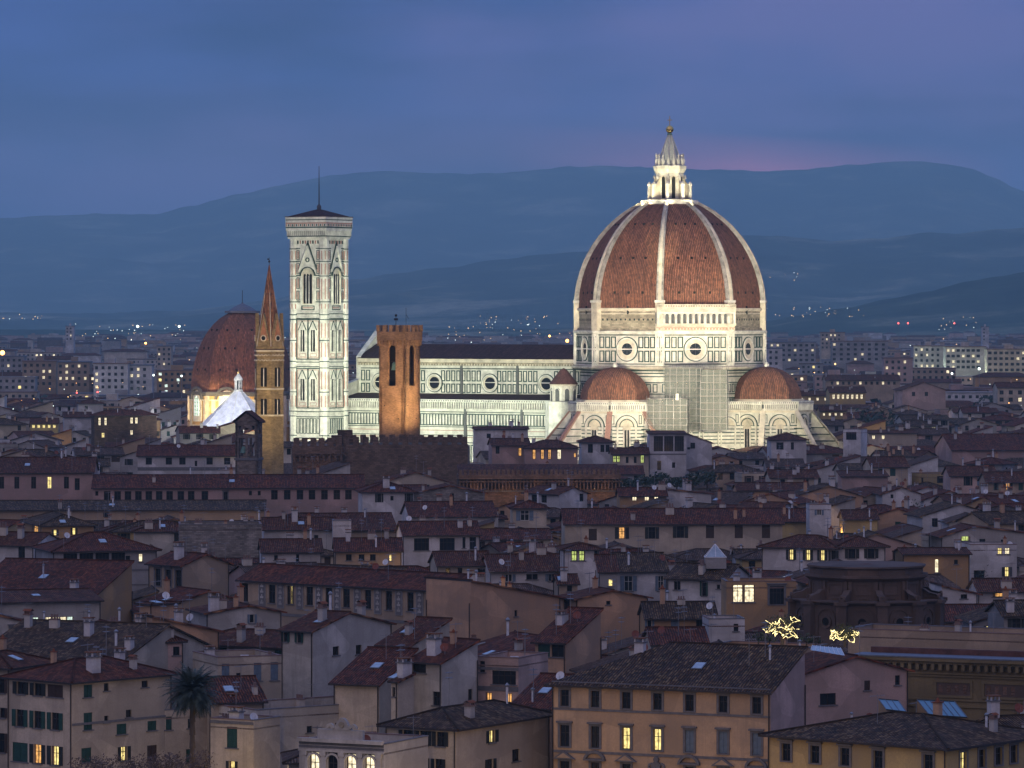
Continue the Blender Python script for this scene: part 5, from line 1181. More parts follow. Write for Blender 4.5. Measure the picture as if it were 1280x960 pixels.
# --- frescoed palazzo and the peach walls
fr = HS('long palazzo with painted panels between dark windows under a deep red roof', 300, 561, 588, 737, 18, 50, 'sl', 'tan', [('L', 'd' * 11, [306, 340, 363, 387, 411, 433, 460, 486, 513, 540, 553], 6, 24, 8), ('L', 'y', [364], 6, 24, 3)], side='tan', tile='tiles_red', sl=.4, ch=0, name='palazzo', cat='palazzo', keep=50, bands=[('L', 42, .4), ('L', 1, .2)])
HS('big blank peach wall stepping down beside the frescoed palazzo', 586, 588, 700, 752, 17.4, 40, 'sb', 'peach', [('R', 'd', [645], 14, 8, 4)], wl=9, sl=.18, keep=30, ch=1)
HS('blank peach gable house with one tiny square window', 700, 722, 810, 748, 17, 20, 'gy', 'peach', [('R', 'd', [760.5], 4, 5, 5), ('L', 'd', [708], 3, 18, 8)], sl=.2, keep=52, ch=1)
HS('peach walled house with dark green glazed veranda under the roof', 669, 707, 751, 802, 17, 64, 'sl', 'peach', [('L', 'gd', [680, 697], 1, 19, 15)], sl=.33, tile='tiles_red', ch=2)
HS('low peach annexe with a red roof left of the apricot palazzo', 640, 688, 700, 884, 14, 66, 'sl', 'peach', wr=8, tile='tiles_red', keep=6, ch=1)
cur = HS('white walled house with a light blue curved skylight roof', 547, 548, 614, 706, 17, 8, 'gx', 'cream', [('R', 'd', [603], 5, 6, 12), ('R', 'd', [560, 575], 4, 8, 6)], wl=10, keep=18)
HS('white house with wide dark roof and a small shuttered window', 613, 614, 704, 713, 16.5, 8, 'gx', 'white', [('R', 'T', [636, 690], 5, 9, 16), ('R', 'd', [665], 5, 7, 14)], wl=12, keep=16, tile='tiles_brown')
HS('white turret house with two yellow green lit windows', 703, 706, 749, 686, 20, 5, 'hip', 'white', [('R', 'nn', [718, 727.5], 3, 12, 8), ('R', 'd', [745], 3, 12, 4)], wl=7, Y=629, keep=42, ch=0, sl=.25)
HS('long yellow house with one orange lit window between dark shutters', 704, 706, 978, 654, 18.5, 2, 'gx', 'cream', [('R', 'B', [741], 7, 15, 10), ('R', 'O', [777.5], 5, 15, 17), ('R', 'k', [815], 5, 15, 18), ('R', 'k', [850.6], 4, 15, 19), ('R', 'B', [887.5, 923.5, 957.5], 3, 16, 10)], wl=13, tile='tiles_red', keep=30, ch=6)
HS('whitish house with blue grey shutters below the long yellow house', 770, 772, 834, 713, 17, 5, 'gx', 'white', [('R', 'T', [785.6], 7, 19, 20), ('R', 'T', [826], 7, 19, 14)], wl=13, keep=30, tile='tiles_old')
grn = HS('white house with a green door and glass pyramid on its roof', 834, 907, 936, 723, 17, 68, 'gy', 'white', [('L', 'dd', [844.5, 848.5], 5, 11, 4), ('L', 'g', [880], 4, 19, 10), ('L', 'd', [898], 8, 5, 4)], keep=45, tile='tiles_old', ch=1, side='white')
HS('ochre studio with large brightly lit multi pane window', 906, 908, 995, 727, 17.5, 3, 'flat', 'ochre', [('R', 'w', [922, 936.5], 4, 22, 14), ('R', 's', [971], 6, 23, 30)], wl=7, keep=40, ch=1)
HS('low ribbed tile roof below the house with the green door', 807, 808, 895, 771, 15.5, 4, 'gx', 'ochre', [('R', 't', [812, 844], 4, 12, 11), ('R', 'd', [875], 4, 9, 10)], wl=8, keep=18, tile='tiles_old', sl=.4)
HS('white walled house with a dark arch under a red roof behind the palazzo', 814, 816, 884, 804, 15.5, 5, 'gx', 'cream', [('R', 'a', [830], 2, 16, 9), ('R', 't', [860], 6, 10, 10)], wl=9, keep=14, tile='tiles_red')
HS('small white flat roofed house with a pale awning', 884, 886, 931, 774, 17, 5, 'flat', 'white', [('R', 'd', [890, 920], 6, 9, 6)], wl=6, keep=18, ch=1)
HS('house with small lit attic window beside the peach gable', 697, 699, 722, 729, 17.5, 6, 'gx', 'tan', [('R', 'yd', [702, 712], 3, 7, 6)], wl=6, keep=12)
HS('narrow grey house with one bright yellow window', 748, 750, 772, 714, 17.5, 4, 'sr', 'grey', [('R', 'y', [763.5], 10, 9, 6)], wl=6, keep=22)
HS('cream house with a wide shuttered window under a red roof', 640, 641, 683, 634, 18.5, 3, 'hip', 'cream', [('R', 'T', [656], 4, 13, 22)], wl=10, keep=20, tile='tiles_red')
HS('white gabled cottage with its gable end turned right', 656, 699, 734, 617, 18, 40, 'gy', 'white', [('L', 'd', [668, 680], 3, 9, 7), ('R', 'a', [727], 1, 10, 5)], keep=16)
HS('low tavern with three small glowing windows in a row', 774, 775, 833, 619, 18, 3, 'gx', 'ochre', [('R', 'www', [793, 808.5, 820.5], 2, 5, 6)], wl=8, keep=14, tile='tiles_red')
HS('bare white walls stepping down beside the glowing windows', 832, 833, 889, 617, 18, 6, 'sb', 'white', wl=6, sl=.1, keep=14, ch=2)
HS('broad low terrace roof between the round church and the library', 1060, 1310, 1320, 790, 18.3, 66, 'flat', 'tan', wr=8, Y=482, ch=3, keep=8)
# --- houses in front of the cathedral
HS('tall white house with dark glazed loggia in front of the scaffolding', 811, 812, 858, 542, 24, 3, 'sr', 'white', [('R', 'd', [823, 836, 849], 3, 19, 12), ('R', 'a', [824], 34, 12, 5), ('R', 'd', [842], 36, 7, 4)], wl=8, keep=58, sl=.05, ch=0, bands=[('R', 25, .3)])
HS('white wall sloping down right of the dark loggia', 857, 858, 890, 559, 21.5, 4, 'sb', 'white', [('R', 'd', [861], 6, 3, 4), ('R', 'd', [866], 0, 8, 6)], wl=8, keep=20, sl=.36, ch=0, Y=1104)
HS('pink house with four orange lit arched windows', 655, 656, 722, 559, 20, 3, 'hip', 'rose', [('R', 'ooow', [667.6, 678, 687, 699], 3, 12, 5), ('R', 'o', [718.6], 7, 6, 3)], wl=10, keep=22)
HS('pale house with pyramid roof and dark windows in front of the cathedral buttress', 726, 727, 766, 552, 21, 3, 'hip', 'white', [('R', 'd', [738], 3, 11, 6), ('R', 'dd', [753, 759.5], 4, 9, 5)], wl=10, keep=24, ch=0)
HS('pale low house with three yellow green lit arches', 764, 765, 811, 567, 19, 3, 'gx', 'cream', [('R', 'nn', [766.5 + 2, 773], 3, 8, 4.5), ('R', 'd', [784, 794], 4, 8, 3.5), ('R', 'n', [803], 2, 10, 5)], wl=8, keep=14)
HS('white roof terrace house at the right end of the battlements', 592, 593, 660, 536, 23, 4, 'gx', 'white', [('R', 'd', [611], 6, 6, 5)], wl=6, keep=14, sl=.15, ch=4)
HS('gabled house with a broad brown front below the white terrace house', 614, 615, 662, 556, 20.5, 6, 'gx', 'rose', [('R', 'd', [622], 2, 9, 5), ('R', 'o', [650], 4, 10, 5)], wl=9, keep=18)
HS('white house with pyramid roof and two dark windows at the foot of the right buttress', 963, 964, 1008, 549, 21.5, 3, 'hip', 'white', [('R', 'd', [975], 4, 9, 9), ('R', 'd', [990.5], 4, 9, 4)], wl=10, keep=24, ch=0)
HS('grey square tower with a dark opening near the top', 1054, 1076, 1086, 537, 24, 66, 'flat', 'white', [('L', 'd', [1064], 3, 10, 13)], wr=5, keep=26, side='white', ch=0)
HS('cream gabled house with two dark green windows', 1089, 1090, 1135, 583, 19, 5, 'gx', 'cream', [('R', 'g', [1101, 1116], 3, 9, 7)], wl=12, keep=18)
HS('white house with broad roof and two grey shuttered windows', 1187, 1188, 1246, 594, 18, 3, 'gx', 'pink', [('R', 'kT', [1210, 1227], 2, 11, 11)], wl=11, keep=18, tile='tiles_brown')
HS('dark house at the right edge with one orange lit window', 1233, 1234, 1300, 602, 18, 3, 'gx', 'tan', [('R', 'O', [1260], 1, 10, 11), ('R', 'g', [1245, 1276], 1, 10, 6)], wl=11, keep=14)
HS('low pink house wall between brown roofs', 1051, 1052, 1110, 595, 18, 4, 'sr', 'rose', wl=6, keep=12, sl=.15)
HS('white gabled house half hidden by a long red roof', 1102, 1103, 1151, 617, 18.2, 5, 'gy', 'white', [('R', 'd', [1115], 1, 5, 4)], wl=8, keep=12)
HS('small white tower room with a double window on top of the roofs', 1011, 1012, 1039, 631, 21, 3, 'flat', 'white', [('R', 'T', [1024], 6, 7, 11)], wl=5, keep=22, ch=1)
HS('ochre house front under a red roof left of the small white tower', 949, 950, 1010, 651, 17.8, 4, 'gx', 'yellow', [('R', 'B', [957], 3, 16, 10)], wl=11, keep=22, tile='tiles_red')
HS('strip of yellow wall under brown eaves', 1055, 1056, 1097, 648, 17, 3, 'gx', 'yellow', wl=8, keep=10)
HS('grey white house with three lit windows behind the round church', 952, 1046, 1054, 684, 18.5, 68, 'hip', 'white', [('L', 'YYYk', [989, 1010, 1028, 1042], 4, 13, 12)], wr=9, keep=28, ch=3)
HS('pale wing with two dark shuttered windows behind the round church', 1047, 1048, 1107, 682, 18.7, 4, 'hip', 'white', [('R', 'k', [1065, 1089], 4, 12, 17)], wl=9, keep=24, ch=1)
HS('large mossy grey gable wall near the right edge', 1176, 1178, 1310, 670, 17.5, 8, 'gy', 'stained', [('R', 'd', [1254], 5, 9, 6), ('R', 'd', [1228], 4, 7, 7), ('R', 'n', [1207], -2, 8, 12)], wl=9, sl=.3, rf=.3, keep=18, ch=2)
HS('white block with small lit windows at the right', 1211, 1213, 1271, 681, 18, 5, 'flat', 'white', [('R', 'wy', [1259, 1250], 4, 8, 6), ('R', 'Y', [1258.6], 28, 12, 12), ('R', 'd', [1224], 32, 10, 13)], wl=7, keep=42, ch=1)
HS('ochre house with one narrow lit window and a terrace', 1128, 1130, 1212, 692, 17.3, 5, 'gx', 'ochre', [('R', 'w', [1171], 7, 17, 5), ('R', 'd', [1195], 8, 6, 5)], wl=8, keep=28, sl=.15)
HS('white gable with a small window right of the round church', 1176, 1177, 1222, 742, 16.5, 6, 'sb', 'white', [('R', 'd', [1205], 1, 6, 8)], wl=7, sl=.22, keep=12, ch=0)
HS('roof with a small orange lit wall patch at the right', 1222, 1224, 1300, 738, 16.5, 4, 'gx', 'white', [('R', 'o', [1250], -1, 9, 18)], wl=8, keep=10)  # the lit wall patch is drawn as a glowing window pane
HS('large plain red roof at the right edge', 1188, 1190, 1310, 562, 19, 4, 'gx', 'rose', wl=26, tile='tiles_red', keep=8, ch=1, sl=.28)
HS('warmly lit low wall right of the grey square tower', 1084, 1086, 1146, 541, 20, 5, 'gx', 'cream', [('R', 'w', [1092, 1104], 3, 5, 4)], wl=8, keep=14, sl=.15)
HS('yellow palace front with a row of bright windows below the far apartment blocks', 1036, 1037, 1082, 490, 23, 3, 'gx', 'yellow', [('R', 'w', (1042, 1077, 7), 3, 6, 3)], wl=12, keep=14)
HS('low yellow lit wing left of the row of bright windows', 995, 996, 1037, 494, 21, 3, 'gx', 'yellow', [('R', 'w', (1002, 1032, 4), 3, 4, 3)], wl=10, keep=9)
HS('cream palace with two rows of windows at the right edge', 1246, 1247, 1310, 484, 24, 3, 'gx', 'cream', [('R', 'd', (1252, 1275, 3), 4, 5, 5), ('R', 'ddw', (1252, 1275, 3), 13, 5, 5)], wl=12, keep=20)
HS('pair of pinkish church gables beyond the yellow palace', 1126, 1128, 1182, 487, 25, 8, 'gy', 'pink', [('R', 'd', [1142, 1158], 3, 5, 4)], wl=14, keep=14, ch=0)
HS('long brown roofed range with small lit windows below the far blocks', 1030, 1032, 1125, 475, 23, 2, 'gx', 'tan', [('R', 'dwdddwdd', (1040, 1118, 12), 2, 4, 3)], wl=14, keep=10)
HS('glowing yellow wall under a dark roof beyond the right tribune', 1024, 1025, 1058, 513, 21, 3, 'gx', 'yellow', [('R', 'w', (1030, 1052, 4), 3, 4, 3)], wl=8, keep=10)
HS('small pale house at the left with a dark roof', 96, 98, 129, 504, 20, 8, 'hip', 'white', [('R', 'd', [108], 3, 5, 4)], wl=9, keep=16)
HS('white gable end left of the brown stone house', 79, 80, 114, 521, 19, 8, 'gx', 'white', wl=9, keep=18)
HS('house at the left with a glowing yellow wall under the eaves', 37, 38, 72, 529, 18, 4, 'gx', 'yellow', [('R', 'y', (42, 68, 5), 2, 4, 4)], wl=9, keep=8)

# --- details that belong to single buildings
def onface(root_spec, px, dy, face='L'): pass
def panel_details():
    # painted panels between the windows of the frescoed palazzo
    Cx, Yc, WL, WR = solve(300, 561, 588, 737, 18, 50); k = Yc / F
    for i, px in enumerate([328, 351, 375, 399, 422, 447, 472.5, 499, 525]):
        u = face_u(px, 'L', Cx, Yc, 50); b = MB(); b.M = Matrix.Translation((0, u, 18 - 36 * k)) @ Matrix.Rotation(R(-90), 4, 'Z'); h = 31 * k; w = .65
        b.box(-w, w, -.1, -.0, 0, h, 'w_grey'); b.box(-w + .12, w - .12, -.13, -.1, .12, h - .12, 'pietra_serena')
        for z in [.5 + .75 * j for j in range(int(h / .75))]:
            b.box(-.3, .3, -.15, -.13, z, z + .28, 'w_stained'); b.box(-.1, .1, -.16, -.13, z + .28, z + .55, 'w_stained')
        b.build('painted_panel', fr)
    # crest, cornice, pilasters and arches of the ornate white front
    Cx, Yc, WL, WR = solve(374, 480, 486, 931, 14, 64, wr=9); k = Yc / F; F2 = lambda b: Fac(b, (0, WL / 2), R(180))
    b = MB(); f = F2(b); U = lambda px: WL / 2 - face_u(px, 'L', Cx, Yc, 64); U = lambda px: (WL / 2 - face_u(px, 'L', Cx, Yc, 64))
    f.box(-WL / 2, WL / 2, 14.0, 14.35, 0, .5, 'w_offwhite'); f.box(-WL / 2, WL / 2, 13.1, 13.3, 0, .25, 'w_offwhite'); f.box(-WL / 2 + 2, WL / 2 - 2.2, 14.35, 15.2, -.3, .1, 'w_offwhite'); b.build('cornice', orn)
    b = MB(); f = F2(b); c = U(428); f.slab([(c - 1.0, 15.2), (c + 1.0, 15.2), (c + .8, 15.4), (c + .5, 15.95), (c + .2, 16.3), (c - .2, 16.3), (c - .5, 15.95), (c - .8, 15.4)], -.3, .15, 'w_offwhite')
    f.disc(c, 15.7, .28, .15, .28, 'm_rough', 14); f.arc(c - 1.2, 15.35, .15, .45, .0, .3, 'w_offwhite', n=8); f.arc(c + 1.2, 15.35, .15, .45, .0, .3, 'w_offwhite', n=8); b.build('crest', orn)
    for px in (381, 404.5, 427.5, 450.5, 474): b = MB(); f = F2(b); c = U(px); f.box(c - .22, c + .22, 0, 12.9, 0, .18, 'w_offwhite'); f.box(c - .3, c + .3, 12.7, 13.1, 0, .25, 'w_offwhite'); b.build('pilaster', orn)
    for px in (393, 416, 439, 462): b = MB(); f = F2(b); c = U(px); f.arc(c, 12.2, .62, .8, 0, .22, 'w_offwhite', n=12); f.box(c - .8, c - .62, 9, 12.2, 0, .2, 'w_offwhite'); f.box(c + .62, c + .8, 9, 12.2, 0, .2, 'w_offwhite'); b.build('window_arch', orn)
    # pediments and coat of arms of the apricot palazzo
    Cx, Yc, WL, WR = solve(690, 963, 1006, 863, 18, 66)
    for i, px in enumerate([706, 744, 783, 862, 904, 946]):
        b = MB(); f = Fac(b, (0, face_u(px, 'L', Cx, Yc, 66)), R(180)); z = 18 - 97 * Yc / F
        if i % 2 == 0: f.slab([(-1.15, z), (1.15, z), (0, z + .8)], 0, .4, 'pietra_serena'); f.slab([(-.75, z + .12), (.75, z + .12), (0, z + .6)], .4, .42, 'w_apricot')
        else: f.arc(0, z - .25, .95, 1.2, 0, .4, 'pietra_serena', R(20), R(160)); f.box(-1.15, 1.15, z - .05, z + .1, 0, .4, 'pietra_serena')
        b.build('pediment', pal)
    b = MB(); f = Fac(b, (0, face_u(821, 'L', Cx, Yc, 66)), R(180)); z = 18 - 99 * Yc / F; f.slab([(-.5, z), (-.35, z - .8), (0, z - 1.2), (.35, z - .8), (.5, z), (.25, z + .25), (-.25, z + .25)], 0, .3, 'pietra_serena'); f.disc(0, z + .5, .28, 0, .3, 'pietra_serena', 8); f.arc(-.55, z - .2, .15, .35, 0, .2, 'pietra_serena', 0, 6.28, 8); f.arc(.55, z - .2, .15, .35, 0, .2, 'pietra_serena', 0, 6.28, 8); b.build('coat_of_arms', pal)
panel_details()

def wchild(b, name, root, label=None):
    o = b.build(name, None); bpy.context.view_layer.update(); o.parent = root; o.matrix_parent_inverse = (Matrix.Translation(root.location) @ Matrix.Rotation(root.rotation_euler.z, 4, 'Z')).inverted()
    if label: o['label'] = label
    return o
MATS['blue_glass'] = None; glass('blue_glass', (.07, .18, .26), .3); MATS['blue_glass'].node_tree.nodes['Principled BSDF'].inputs['Specular IOR Level'].default_value = .8
def rlight(root, x0, x1, y0, y1, Y, label):
    """a glazed roof monitor: low walls, one glass slope towards the front, glazing bars"""
    b = MB(); X0, X1 = at(x0, Y), at(x1, Y); zb, zt = zat(y1, Y), zat(y0, Y + 3); W = X1 - X0
    q = [(X0, Y, zb), (X1, Y - .8, zb - .15), (X1 - W * .25, Y + 2.6, zt - .1), (X0 - W * .25, Y + 3.2, zt)]; b.poly(q, 'blue_glass')
    n = max(3, int(W / .5))
    for i in range(n + 1):
        p = Vector(q[0]).lerp(Vector(q[1]), i / n); r_ = Vector(q[3]).lerp(Vector(q[2]), i / n); b.tube(p, r_, .05, 'lead', 4)
    for p, r_ in ((q[0], q[1]), (q[3], q[2])): b.tube(p, r_, .09, 'dark_shutter', 4)
    b.poly([q[0], q[1], (q[1][0], q[1][1], zb - 2), (q[0][0], q[0][1], zb - 2)], 'w_ochre'); b.poly([q[1], q[2], (q[2][0], q[2][1], zb - 2), (q[1][0], q[1][1], zb - 2)], 'w_ochre'); b.poly([q[0], (q[0][0], q[0][1], zb - 2), (q[3][0], q[3][1], zb - 2), q[3]], 'w_ochre')
    wchild(b, 'glass_roof', root, label)
rlight(yel, 1108, 1132, 874, 887, 402, 'smaller sloping blue glass roof light'); rlight(yel, 1162, 1208, 875, 894, 401, 'larger sloping blue glass roof light')
b = MB(); Y = 612; cx = at(894, Y); z0, z1 = zat(696, Y), zat(680, Y); r = 1.5
b.box(cx - 1.5, cx + 1.5, Y - 1.5, Y + 1.5, z0 - 1.6, z0, 'w_grey')
for i in range(4):
    c = [(cx - r, Y - r), (cx + r, Y - r), (cx + r, Y + r), (cx - r, Y + r)]; p, q = c[i], c[(i + 1) % 4]; b.poly([(*p, z0), (*q, z0), (cx, Y, z1)], 'sky_glass'); b.tube((*p, z0), (cx, Y, z1), .06, 'white_metal', 4); b.tube(((p[0] + q[0]) / 2, (p[1] + q[1]) / 2, z0), (cx, Y, z1), .05, 'white_metal', 4); b.tube((*p, z0), (*q, z0), .07, 'white_metal', 4)
wchild(b, 'glass_pyramid', grn)
b = MB(); Y = 642; X0, X1 = at(549, Y), at(588, Y); zb = zat(719, Y); prev = None
for i in range(9):
    t = math.pi * (.08 + .42 * i / 8); y = Y + 3.4 * (1 - math.cos(t)) * 1.0; z = zb + 1.9 * math.sin(t) - .4; o = [(X0 - .5 * (1 - i / 8), y, z), (X1 + .3 * (1 - i / 8), y, z)]
    if prev: b.poly([prev[0], prev[1], o[1], o[0]], 'blue_glass')
    if prev:
        for k in range(9): b.tube(Vector(prev[0]).lerp(Vector(prev[1]), k / 8), Vector(o[0]).lerp(Vector(o[1]), k / 8), .05, 'white_metal', 4)
    prev = o
wchild(b, 'glass_vault', cur)
b = MB(); Y = 446; X0, X1 = at(1013, Y), at(1054, Y); b.poly([(X0, Y - .6, zat(812, Y)), (X1, Y - 1.6, zat(818, Y)), (X1 - .2, Y + 1, zat(811, Y)), (X0 + .3, Y + 1.5, zat(808, Y))], 'sky_glass')
for i in range(8): b.tube((X0 + (X1 - X0) * i / 7, Y - .6 - i / 7, zat(812 + 6 * i / 7, Y) + .03), (X0 + .3 + (X1 - X0 - .5) * i / 7, Y + 1.4, zat(808 + 3 * i / 7, Y) + .03), .04, 'white_metal', 4)
wchild(b, 'glass_awning', pnk)
# ---------------------------------------------------------------- round church and library at the right
plaster('w_drum', (.13, .092, .075), .9, (.05, .04, .035)); plaster('w_olive', (.20, .155, .085), .5, (.08, .07, .05))
def block(cs, need, x0, x1, Y): HOUSES.append(dict(cs=cs, x0=x0, x1=x1, Y=Y, need=need))
def sq(cx, cy, r): return [(cx - r, cy - r), (cx + r, cy - r), (cx + r, cy + r), (cx - r, cy + r)]
def round_church():
    Y = 524.0; cx = at(1083, Y); z = lambda py: zat(py + 5, Y); M0 = 'w_drum'
    root = thing('church', 'dark brown round church with heavy cornice, piers and round niches', 'church', (cx, Y, 0), R(-8))
    n = 12; c = math.cos(math.pi / n); b = MB(); b.prof([(6.9, 0), (6.9, z(718))], n, M0, a0=R(15)); b.prof([(7.1, z(718)), (7.6, z(714)), (7.6, z(711))], n, M0, a0=R(15)); b.prof([(7.0, z(711)), (7.0, z(703))], n, M0, a0=R(15)); b.prof([(7.2, z(703)), (7.35, z(702)), (7.35, z(700))], n, M0, a0=R(15))
    for k in range(n):
        a = R(30 * k + 15 * 0); a = R(15 + 15 + 30 * k); f = Fac(b, (6.9 * c * math.cos(a), 6.9 * c * math.sin(a)), a)
        f.box(-1.75, -1.35, 0, z(718), 0, .25, M0); f.box(1.35, 1.75, 0, z(718), 0, .25, M0); f.panel(-1.0, 1.0, z(735), z(721), .12, .1, M0); f.box(-.45, .45, z(744), z(739), 0, .12, 'w_brownstone')
    b.build('drum_wall', root)
    b = MB(); b.prof([(6.9, z(700) - .5), (6.5, z(700)-.4), (2, z(700) - .1), (.2, z(700) + .1)], n, 'tiles_dark', a0=R(15)); b.build('roof', root)
    b = MB(); b.prof([(9.0, 0), (9.0, z(746))], n, M0, a0=R(15)); b.prof([(9.2, z(746)), (9.6, z(743)), (9.6, z(741.5))], n, M0, a0=R(15))
    for k in range(n):
        a = R(30 + 30 * k); f = Fac(b, (9 * c * math.cos(a), 9 * c * math.sin(a)), a)
        f.disc(0, z(767), .5, 0, .06, 'void', 18); f.arc(0, z(767), .5, .8, 0, .22, M0, 0, 2 * math.pi, 18); f.arc(0, z(764), 1.15, 1.35, 0, .15, M0, n=12); f.box(-1.35, -1.15, 4, z(764), 0, .15, M0); f.box(1.15, 1.35, 4, z(764), 0, .15, M0)
    b.build('chapel_wall', root)
    for k in range(n):
        a = R(15 + 30 * k); b = MB(); f = Fac(b, (9.0 * math.cos(a), 9.0 * math.sin(a)), a); f.box(-.62, .62, 0, z(746), -.8, .55, M0); f.box(-.85, .85, z(746), z(742), -.8, .85, M0)
        g_ = Fac(b, (0, 0), a + R(90)); g_.slab([(-9.2, z(742)), (-6.8, z(742)), (-6.8, z(728)), (-7.4, z(729)), (-8.0, z(733)), (-8.9, z(735)), (-9.3, z(738))], -.4, .4, M0); f.arc(-.0, z(738), .15, .4, .1, .35, M0, 0, 6.28, 10); b.build('pier', root)
    block(sq(cx, Y, 10.5), 784, 988, 1178, Y - 10)
round_church()
lib = house('huge olive brown library hall with bracketed cornice and framed wall panels', 1079, 1400, 1410, 834, 17.2, 66, 'flat', 'olive', [('L', 's', [1262, 1240], 74, 14, 10)], wr=9, ch=0, name='library', cat='library', tile='tiles_old', keep=66, xtra=False)
def library():
    Cx, Yc, WL, WR = solve(1079, 1400, 1410, 834, 17.2, 66, wr=16); b = MB(); f = Fac(b, (0, WL / 2), R(180)); k = Yc / F; U = lambda px: WL / 2 - face_u(px, 'L', Cx, Yc, 66)
    f.box(-WL / 2 - .9, WL / 2 + .9, 17.2, 17.55, 0, 1.0, 'w_olive'); f.box(-WL / 2 - .6, WL / 2 + .6, 16.9, 17.2, 0, .6, 'w_olive'); f.box(-WL / 2, WL / 2, 15.8, 16.0, 0, .3, 'w_olive')
    i = -WL / 2 + .2
    while i < WL / 2: f.box(i, i + .35, 16.3, 16.9, 0, .75, 'w_olive'); i += .85
    b.build('cornice', lib); b = MB(); f = Fac(b, (0, WL / 2), R(180)); f.box(-WL / 2 - 1, WL / 2 + 1, 17.56, 17.7, -2.6, 1.05, 'lead'); f.box(-WL / 2, WL / 2, 17.7, 18.3, -3, -2.5, 'tiles_dark')
    b.build('lead_roof', lib)
    for x0, x1 in ((1168, 1216), (1228, 1300)):
        b = MB(); f = Fac(b, (0, WL / 2), R(180)); u0, u1 = sorted((U(x0), U(x1))); f.panel(u0, u1, 17.2 - 46 * k, 17.2 - 24 * k, .18, .15, 'w_olive'); f.box(u0 + .3, u1 - .3, 17.2 - 43 * k, 17.2 - 27 * k, 0, .05, 'w_drum')
        for j in range(4): f.box(u0 + .5 + j * .9, u0 + .9 + j * .9, 17.2 - 40 * k, 17.2 - 30 * k, .05, .09, 'w_brick')
        b.build('wall_panel', lib)
    for dy in (20, 50, 58): b = MB(); f = Fac(b, (0, WL / 2), R(180)); f.box(-WL / 2, WL / 2, 17.2 - dy * k, 17.2 - dy * k + .18, 0, .18, 'w_olive'); b.build('string_course', lib)
library()

# ---------------------------------------------------------------- plants
def leaf_mat(name, rgb):
    m, nt, b = newmat(name); n = noise_n(nt, mapped(nt, (1, 1, 1)), 1.3, 3)
    c = mix_n(nt, 1.0, rgb, ramp_n(nt, n.outputs[0], [(.3, g(.5)), (.7, g(1.5))]), 'MULTIPLY'); nt.links.new(c, b.inputs['Base Color']); b.inputs['Roughness'].default_value = .7; MATS[name] = m
leaf_mat('leaf_dark', (.025, .042, .022)); leaf_mat('leaf_olive', (.05, .055, .022)); leaf_mat('leaf_palm', (.045, .062, .045)); leaf_mat('leaf_bare', (.10, .065, .055)); plain('bark', (.08, .06, .045))
def leaves(b, c, r, n, s, mat, rnd, hollow=.4):
    for _ in range(n):
        while True:
            v = Vector((rnd.uniform(-1, 1), rnd.uniform(-1, 1), rnd.uniform(-1, 1)))
            if hollow < v.length < 1: break
        q = noise.noise(v * 2.2 + Vector(c) * .3)
        if q < -.12: continue
        p = Vector(c) + Vector((v.x * r[0], v.y * r[1], v.z * r[2])) * (1 + .3 * q); a = Vector((rnd.gauss(0, 1), rnd.gauss(0, 1), rnd.gauss(0, 1))).normalized(); t = a.orthogonal().normalized(); u = a.cross(t); k = s * rnd.uniform(.6, 1.4)
        b.poly([p - t * k, p + u * k * .5, p + t * k, p - u * k * .5], mat)
def tree(label, px, Y, zb, h, r, mat='leaf_dark', n=500, s=.35, name='tree', cat='tree', group=None, cyp=False, seed=1):
    rnd = random.Random(seed); root = thing(name, label, cat, (at(px, Y), Y, zb), 0, group); b = MB(); b.tube((0, 0, -.1), (0, 0, h * .5), r * .09 + .05, 'bark', 7, r * .05)
    for _ in range(5):
        a = rnd.uniform(0, 6.28); b.tube((0, 0, h * rnd.uniform(.25, .45)), (r * .7 * math.cos(a), r * .7 * math.sin(a), h * rnd.uniform(.55, .85)), r * .045, 'bark', 5, .02)
    b.build('trunk', root); b = MB()
    if cyp: leaves(b, (0, 0, h * .52), (r, r, h * .48), n, s, mat, rnd)
    else:
        leaves(b, (0, 0, h * .66), (r, r, h * .34), n // 2, s, mat, rnd)
        for _ in range(6): a = rnd.uniform(0, 6.28); leaves(b, (r * .55 * math.cos(a), r * .55 * math.sin(a), h * rnd.uniform(.5, .85)), (r * .5, r * .5, h * .2), n // 10, s, mat, rnd, .2)
    b.build('crown', root); return root
